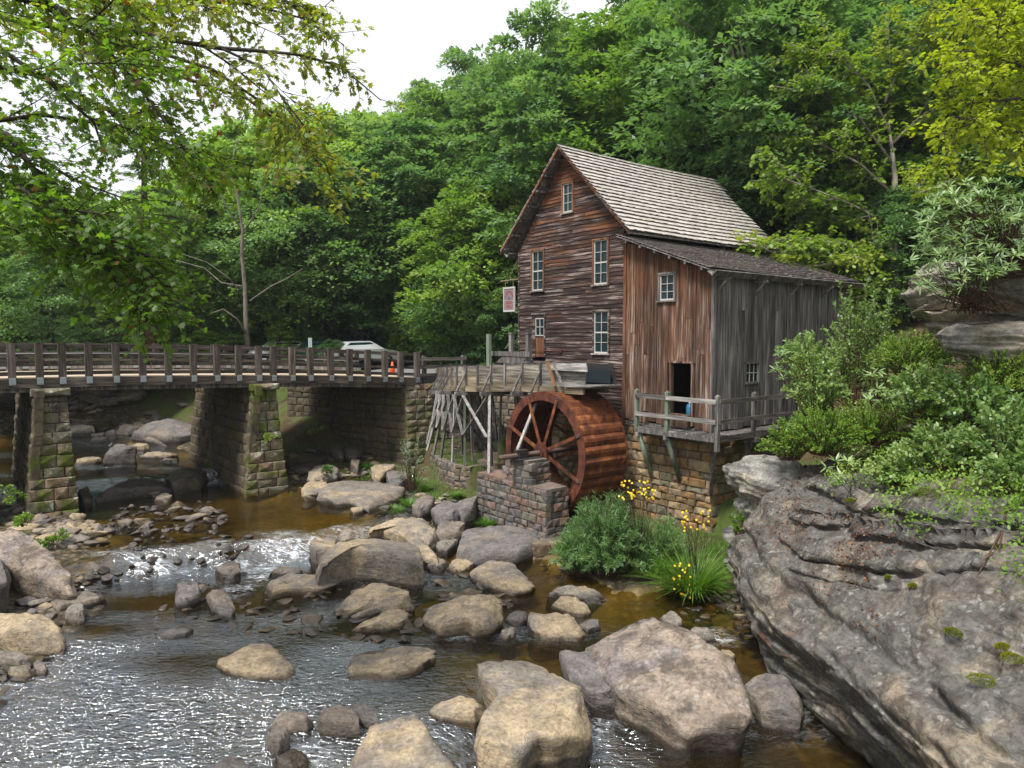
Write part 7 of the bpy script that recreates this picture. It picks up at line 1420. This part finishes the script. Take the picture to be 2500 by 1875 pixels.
# silvery bush and weeds
x, y = at(1005, 1190, .6); bush('silvery_bush', 'silvery pale-leaved bush beside the curved retaining wall', x, y, .5, (.75, .6, 1.75), 'silver', 12, cat='bush')
x, y = at(955, 1115, .7); bush('weed_patch', 'green weeds in the shade left of the silvery bush', x, y, .5, (.9, .6, .5), 'weed', 14)
for k, (px, py, D, s, lab) in enumerate([(660, 1070, 25.2, .45, 'bright yellow-green fern growing from the middle pier'), (130, 1240, 21.8, .45, 'green fern at the foot of the left pier'), (765, 1055, 29, .6, 'leafy green plant on the slope under the right span'), (-5, 1215, 19.5, .7, 'light green plant at the left edge beside the left pier'), (130, 1325, 17.8, .5, 'small pale green plant between big left boulder and shore stones'), (60, 1275, 18.5, .35, 'second small pale plant on the left shore stones'), (330, 970, 46, 1.6, 'dark green bushes on the bank above the cascade rocks'), (420, 955, 44, 2.2, 'green bush overhanging the grey slab behind the middle pier'), (800, 1150, 26, .3, 'little moss plants on the rocks by the pool edge')]):
    x, y, z = pY(px, py, D); bush('plant', lab, x, y, z - s * .3, (s, s * .7, s * .8), 'weed' if k not in (0, 1) else 'fern', 20 + k, cat='plant', mat=(L_YEL if k == 0 else (L_MID if k in (1, 3, 4, 5) else L_FOREST)))
# shrubs on the spur above the cliff rock
SP = [(2085, 850, 17.8, (.95, .7, 2.9), 'vib', 'tall upright pale-leaved shrub in front of the lean-to wall'), (2150, 880, 17.3, (.8, .6, 2.6), 'vib', 'second tall upright shrub right of the first one'), (1990, 940, 16.5, (1.1, .8, 1.7), 'vib', 'spreading yellowish shrub against the lean-to side wall'),
      (2010, 1060, 15.2, (1.2, .8, .9), 'blue', 'fine-leaved bright shrub at the left top of the cliff rock'), (2120, 1040, 15.0, (1.1, .8, .8), 'blue', 'fine-leaved shrub in the middle of the cliff top'), (1930, 1080, 15.8, (.8, .6, .8), 'blue', 'light green shrub where the walkway meets the cliff'), (2250, 960, 14.2, (1.0, .8, 1.0), 'vib', 'pale glossy shrub below the outcrop'), (2360, 980, 13.2, (1.1, .9, .9), 'vib', 'pale glossy shrub filling the right slope'),
      (2460, 1060, 11.8, (.9, .8, .9), 'vib', 'dark glossy shrub at the right edge above the moss'), (2300, 1100, 12.6, (.9, .7, .7), 'vib', 'shrub with red twigs above the mossy cushions'), (2180, 1150, 13.2, (.8, .6, .5), 'vib', 'low shrub spilling over the cliff edge'), (2430, 920, 13.6, (1.1, .8, .9), 'blue', 'bright shrub at the right edge under the outcrop'),
      (2220, 870, 16.0, (1.1, .8, .9), 'blue', 'bright green shrub left of the lower ledge'), (2500, 1150, 10.8, (.7, .7, .7), 'vib', 'dark leafy shrub cut by the right edge'), (1860, 1160, 16.8, (.6, .5, .6), 'weed', 'yellow-green plant between cliff rock and mill foundation'), (1800, 1290, 16.4, (.45, .4, .5), 'weed', 'bright leafy sprig at the foot of the foundation corner'), (2330, 1020, 13.6, (.9, .7, .7), 'blue', 'light shrub between the glossy shrubs on the slope'), (1960, 870, 17.2, (.6, .5, .9), 'vib', 'thin shrub reaching up before the small side window')]
for k, (px, py, D, r3, kd, lab) in enumerate(SP):
    x, y, z = pY(px, py, D); z = z - r3[2] * .5; z = max(z, 0) ; bush('shrub', lab, x, y, z, r3, kd, 40 + k)
gcp = []
rs_ = np.random.RandomState(8)
# low ground cover on the spur
n = 5500; P = []
def drop(x, y):
    loc = CB.ray_cast(Vector((x, y, 12)), Vector((0, 0, -1)))[0]; g_ = gz(x, y)
    return max(loc.z, g_) if loc is not None else g_
XR, YR = rs_.uniform(5.8, 15, n), rs_.uniform(7.2, 17.6, n); GR = GROUND(XR, YR)
for q in range(n):
    x, y = XR[q], YR[q]; loc = CB.ray_cast(Vector((x, y, 12)), Vector((0, 0, -1)))[0]; z = max(loc.z, GR[q]) if loc is not None else GR[q]
    if z > 3.05 + .25 * math.sin(y * 2.1):
        for j in range(9): P.append((x + rs_.normal(0, .09), y + rs_.normal(0, .09), z + rs_.uniform(.0, .40)))
P = np.array(P); n = len(P)
keep = vn(P * .9, 4) > -.45; P = P[keep]; n = len(P)
o = link('ground_cover', leafmesh('ground_cover', P, unit(rs_, n) + np.array([0, 0, .3]), np.array([[0, 0, 1.]]) + unit(rs_, n) * .7, .07 * rs_.uniform(.6, 1.3, n), .038, np.clip(.5 + vn(P * .8, 9) * .5 + rs_.normal(0, .1, n), 0, 1), 'broad'), L_SHRUB); tag(o, 'low leafy ground cover over the slope above the cliff rock', 'ground cover', kind='stuff')
# rhododendron on the outcrop: whorls of long leaves
def rhodo(lab, cx, cy, D, ext, nwh, seed, keep=0, L=.17):
    r = np.random.RandomState(seed); base = np.array(pY(cx + 60, cy + 95, D + .5)); root = thing('rhododendron', lab, 'shrub', *base); st = MB(); P = []; Dd = []; N = []; tn = []
    for k in range(nwh):
        a, e = r.uniform(0, 6.28), math.sqrt(r.uniform(0, 1)); p = np.array(pY(cx + ext[0] * e * math.cos(a), cy + ext[1] * e * math.sin(a), D + r.uniform(-.8, .8))); dr = p - base; dr = dr / np.linalg.norm(dr); m_ = (p + base) / 2 + r.normal(0, .12, 3); st.tube([tuple(base + r.normal(0, .05, 3) + np.array([r.uniform(-.6, .9), 0, -.1])), tuple(m_), tuple(p)], [.012, .008, .004], 4); ax = dr * .5 + np.array([0, -.3, .9]) + r.normal(0, .25, 3); ax /= np.linalg.norm(ax); u1 = np.cross(ax, [1, .2, 0]); u1 /= np.linalg.norm(u1); u2 = np.cross(ax, u1); ct = r.uniform(.2, .8)
        for j in range(r.randint(7, 11)):
            b = r.uniform(0, 6.28); el = r.uniform(-.1, .75); d = (u1 * math.cos(b) + u2 * math.sin(b)) * math.cos(el) + ax * math.sin(el); P.append(p + d * .01); Dd.append(d); N.append(ax + r.normal(0, .2, 3)); tn.append(np.clip(ct + r.normal(0, .12), 0, 1))
    P, Dd, N, tn = map(np.array, (P, Dd, N, tn)); n = len(P); Ls = L * r.uniform(.7, 1.15, n); idx = np.argsort(P[:, 1])[:keep]
    if keep:
        bs = []
        for q in range(6): me = leafmesh('leaf', np.zeros((1, 3)), np.array([[1., 0, 0]]), np.array([[0, 0, 1.]]), L, L * .17, np.array([.2 + q * .12]), 'lance'); me.materials.append(L_RHODO); bs.append(me)
        for q, i in enumerate(idx):
            o = bpy.data.objects.new('leaf', bs[q % 6]); COL.objects.link(o); o.parent = root; o.location = P[i] - base; d = Vector(Dd[i]).normalized(); y_ = Vector(N[i]).cross(d).normalized(); o.rotation_euler = Matrix((d, y_, d.cross(y_))).transposed().to_euler(); s = Ls[i] / L; o.scale = (s, s, s)
    rest = np.ones(n, bool); rest[idx] = False; o = link('foliage', leafmesh('foliage', P[rest] - base, Dd[rest], N[rest], Ls[rest], Ls[rest] * .17, tn[rest], 'lance'), L_RHODO, root); o['kind'] = 'stuff'; build('stem', st, BARKB, root)['kind'] = 'stuff'
rhodo('large rhododendron growing on top of the outcrop at the right edge', 2400, 560, 13.2, (175, 125), 290, 3, 290, .17)
rhodo('rhododendron branches hanging over the left of the outcrop', 2330, 650, 13.0, (115, 70), 70, 4, 0, .17)
rhodo('rhododendron leaning out before the lean-to side wall', 1940, 900, 16.6, (60, 60), 34, 5, 0, .16)
rhodo('small rhododendron sprig on the lip of the cliff rock', 2050, 1150, 13.0, (48, 40), 9, 6, 0, .17)
rhodo('rhododendron tip with pale buds in the middle of the slope', 2150, 950, 14.0, (45, 45), 9, 7, 0, .18)
# moss cushions on the cliff
def moss(lab, px, py, rx, rz, seed, D0=None):
    loc, nn = cray(px, py)
    if loc is None: return
    r = np.random.RandomState(seed); n = 1500; S = unit(r, n); S[:, 2] = np.abs(S[:, 2]); nr = 1 + .25 * vn(S * 3 + seed, 2); nn = np.array(nn); up = np.array([0, 0, 1.]); P = np.array(loc) + S * np.array([rx, rx, rz]) * nr[:, None] - np.array([0, 0, rz * .25]) - nn * rx * .35
    o = link('moss_cushion', leafmesh('moss_cushion', P - np.array(loc), S + r.normal(0, .5, (n, 3)), unit(r, n), .018, .012, np.clip(r.normal(.5, .2, n), 0, 1), 'quad'), L_MOSS, None, False, tuple(loc)); core = MB(); tag(o, lab, 'moss', 'moss cushions on the cliff rock')
for k, (px, py, rx, rz, lab) in enumerate([(2330, 1205, .22, .14, 'large yellow-green moss cushion on the upper cliff ledge'), (2270, 1215, .16, .12, 'moss cushion left of the large one on the upper ledge'), (2210, 1190, .12, .08, 'small moss cushion at the left end of the upper ledge'), (2390, 1195, .2, .13, 'moss cushion right of the large one on the upper ledge'), (2330, 1543, .09, .05, 'small bright moss cushion below the middle of the cliff'), (2450, 1580, .07, .05, 'bright moss dot, upper one near the right edge'), (2475, 1612, .10, .07, 'bright moss cushion, lower one near the right edge'), (2400, 1670, .13, .05, 'long bright moss cushion low on the cliff'), (2170, 1410, .04, .03, 'tiny moss dot left of the root on the cliff'), (2230, 1432, .05, .03, 'tiny moss dot in the middle of the cliff'), (2080, 1225, .08, .05, 'small orange-green moss patch near the cliff top left')]): moss(lab, px, py, rx, rz, k)
# hanging roots
def roots(lab, lines, D, r0):
    m = MB()
    for l in lines:
        pts = []
        for px, py in l:
            loc, nn = cray(px, py)
            if loc is not None: pts.append(tuple(Vector(loc) + Vector(nn) * .03))
        if len(pts) > 1: m.tube(pts, [r0 * (1 - .7 * i / len(pts)) for i in range(len(pts))], 5)
    if m.v: o = build('hanging_root', m, BARKB, None, True, base=m.v[0]); tag(o, lab, 'root')
roots('thin brown roots hanging down the cliff at the right edge', [[(2462, 1230), (2450, 1290), (2435, 1350), (2420, 1410), (2425, 1480)], [(2450, 1290), (2400, 1380), (2370, 1430)], [(2430, 1370), (2440, 1450), (2440, 1520), (2440, 1600)], [(2425, 1400), (2390, 1470), (2400, 1500)], [(2440, 1340), (2470, 1420), (2480, 1470)]], 9, .014)
roots('pale driftwood root at the water below the cliff', [[(1800, 1520), (1850, 1545), (1880, 1580), (1905, 1600), (1925, 1605), (1930, 1625)]], 14, .05)
# leaf litter on the cliff shoulder
P = []; Nn = []; rl_ = np.random.RandomState(4)
for k in range(5200):
    t = rl_.uniform(); px = 1860 + 330 * t + rl_.normal(0, 55); py = 1180 + 300 * t + rl_.normal(0, 70) - 60 * (rl_.uniform() < .3)
    loc, nn = cray(px, py)
    if loc is not None and vn(np.array([[loc.x * 1.6, loc.y * 1.6, loc.z * 1.6]]), 3)[0] > -.1: P.append(np.array(loc) + np.array(nn) * .012); Nn.append(np.array(nn))
if P:
    P = np.array(P); Nn = np.array(Nn); n = len(P); o = link('dead_leaves', leafmesh('dead_leaves', P, unit(rl_, n), Nn + unit(rl_, n) * .5, .05, .035, rl_.uniform(0, 1, n), 'broad'), L_LITTER); tag(o, 'dry reddish-brown leaf litter on the shoulder of the cliff rock', 'leaf litter', kind='stuff')
# grass on the slope between the middle pier and the abutment, and on the terrace
def cover(name, lab, region, n, z, mat, L, seed):
    r = np.random.RandomState(seed); R_ = np.array(region); px = r.uniform(R_[:, 0].min(), R_[:, 0].max(), n * 3); py = r.uniform(R_[:, 1].min(), R_[:, 1].max(), n * 3); k = poly_sd(px, py, R_) < 0; px, py = px[k][:n], py[k][:n]; x, y = [], []
    for a_, b_ in zip(px, py): q = pz(a_, b_, z); x.append(q[0]); y.append(q[1])
    x, y = np.array(x), np.array(y)
    for _ in range(3):
        zz = GROUND(x, y); x, y = (lambda q: (np.array([i[0] for i in q]), np.array([i[1] for i in q])))([pz(a_, b_, c_) for a_, b_, c_ in zip(px, py, zz)])
    zz = GROUND(x, y); m = len(x); P = np.stack([x, y, zz], 1); o = link(name, leafmesh(name, P, np.array([[0, 0, 1.]]) + unit(r, m) * .6, unit(r, m) * np.array([1, 1, .2]), L * r.uniform(.5, 1.3, m), .02, r.uniform(0, 1, m), 'quad'), mat); tag(o, lab, 'grass', kind='stuff')
cover('bank_grass', 'short grass and leaf litter on the slope behind the right span', [(655, 1080), (690, 950), (830, 940), (820, 1060), (760, 1110)], 6000, 2., L_MID, .13, 3)
cover('bank_grass', 'green growth on the bank below the curved retaining wall', [(860, 1180), (930, 1120), (1060, 1180), (1170, 1215), (1130, 1260), (950, 1230)], 4200, .7, L_GRASS, .12, 4)
cover('foundation_weeds', 'weeds and grass at the foot of the mill foundation', [(1560, 1360), (1600, 1290), (1740, 1240), (1790, 1290), (1800, 1420), (1620, 1430)], 5200, .4, L_GRASS, .16, 6)
cover('terrace_moss', 'thin grass on the terrace under the flume', [(1060, 1100), (1120, 1070), (1230, 1090), (1150, 1130)], 2200, 1.35, L_MID, .06, 5)

# ================================================================ thin air between the camera and the hillside
hz = MB().box(-150, 190, -12, 165, -3.5, 62); hm = bpy.data.materials.new('haze'); hm.use_nodes = True; hn = hm.node_tree; hn.nodes.remove(hn.nodes['Principled BSDF'])
pv = hn.nodes.new('ShaderNodeVolumePrincipled'); pv.inputs['Color'].default_value = (.86, .92, 1, 1); pv.inputs['Density'].default_value = .00035; pv.inputs['Anisotropy'].default_value = .2
hn.links.new(pv.outputs[0], hn.nodes['Material Output'].inputs['Volume']); o = build('haze', hz, hm); o['kind'] = 'stuff'; o['label'] = 'thin pale haze in the valley air'
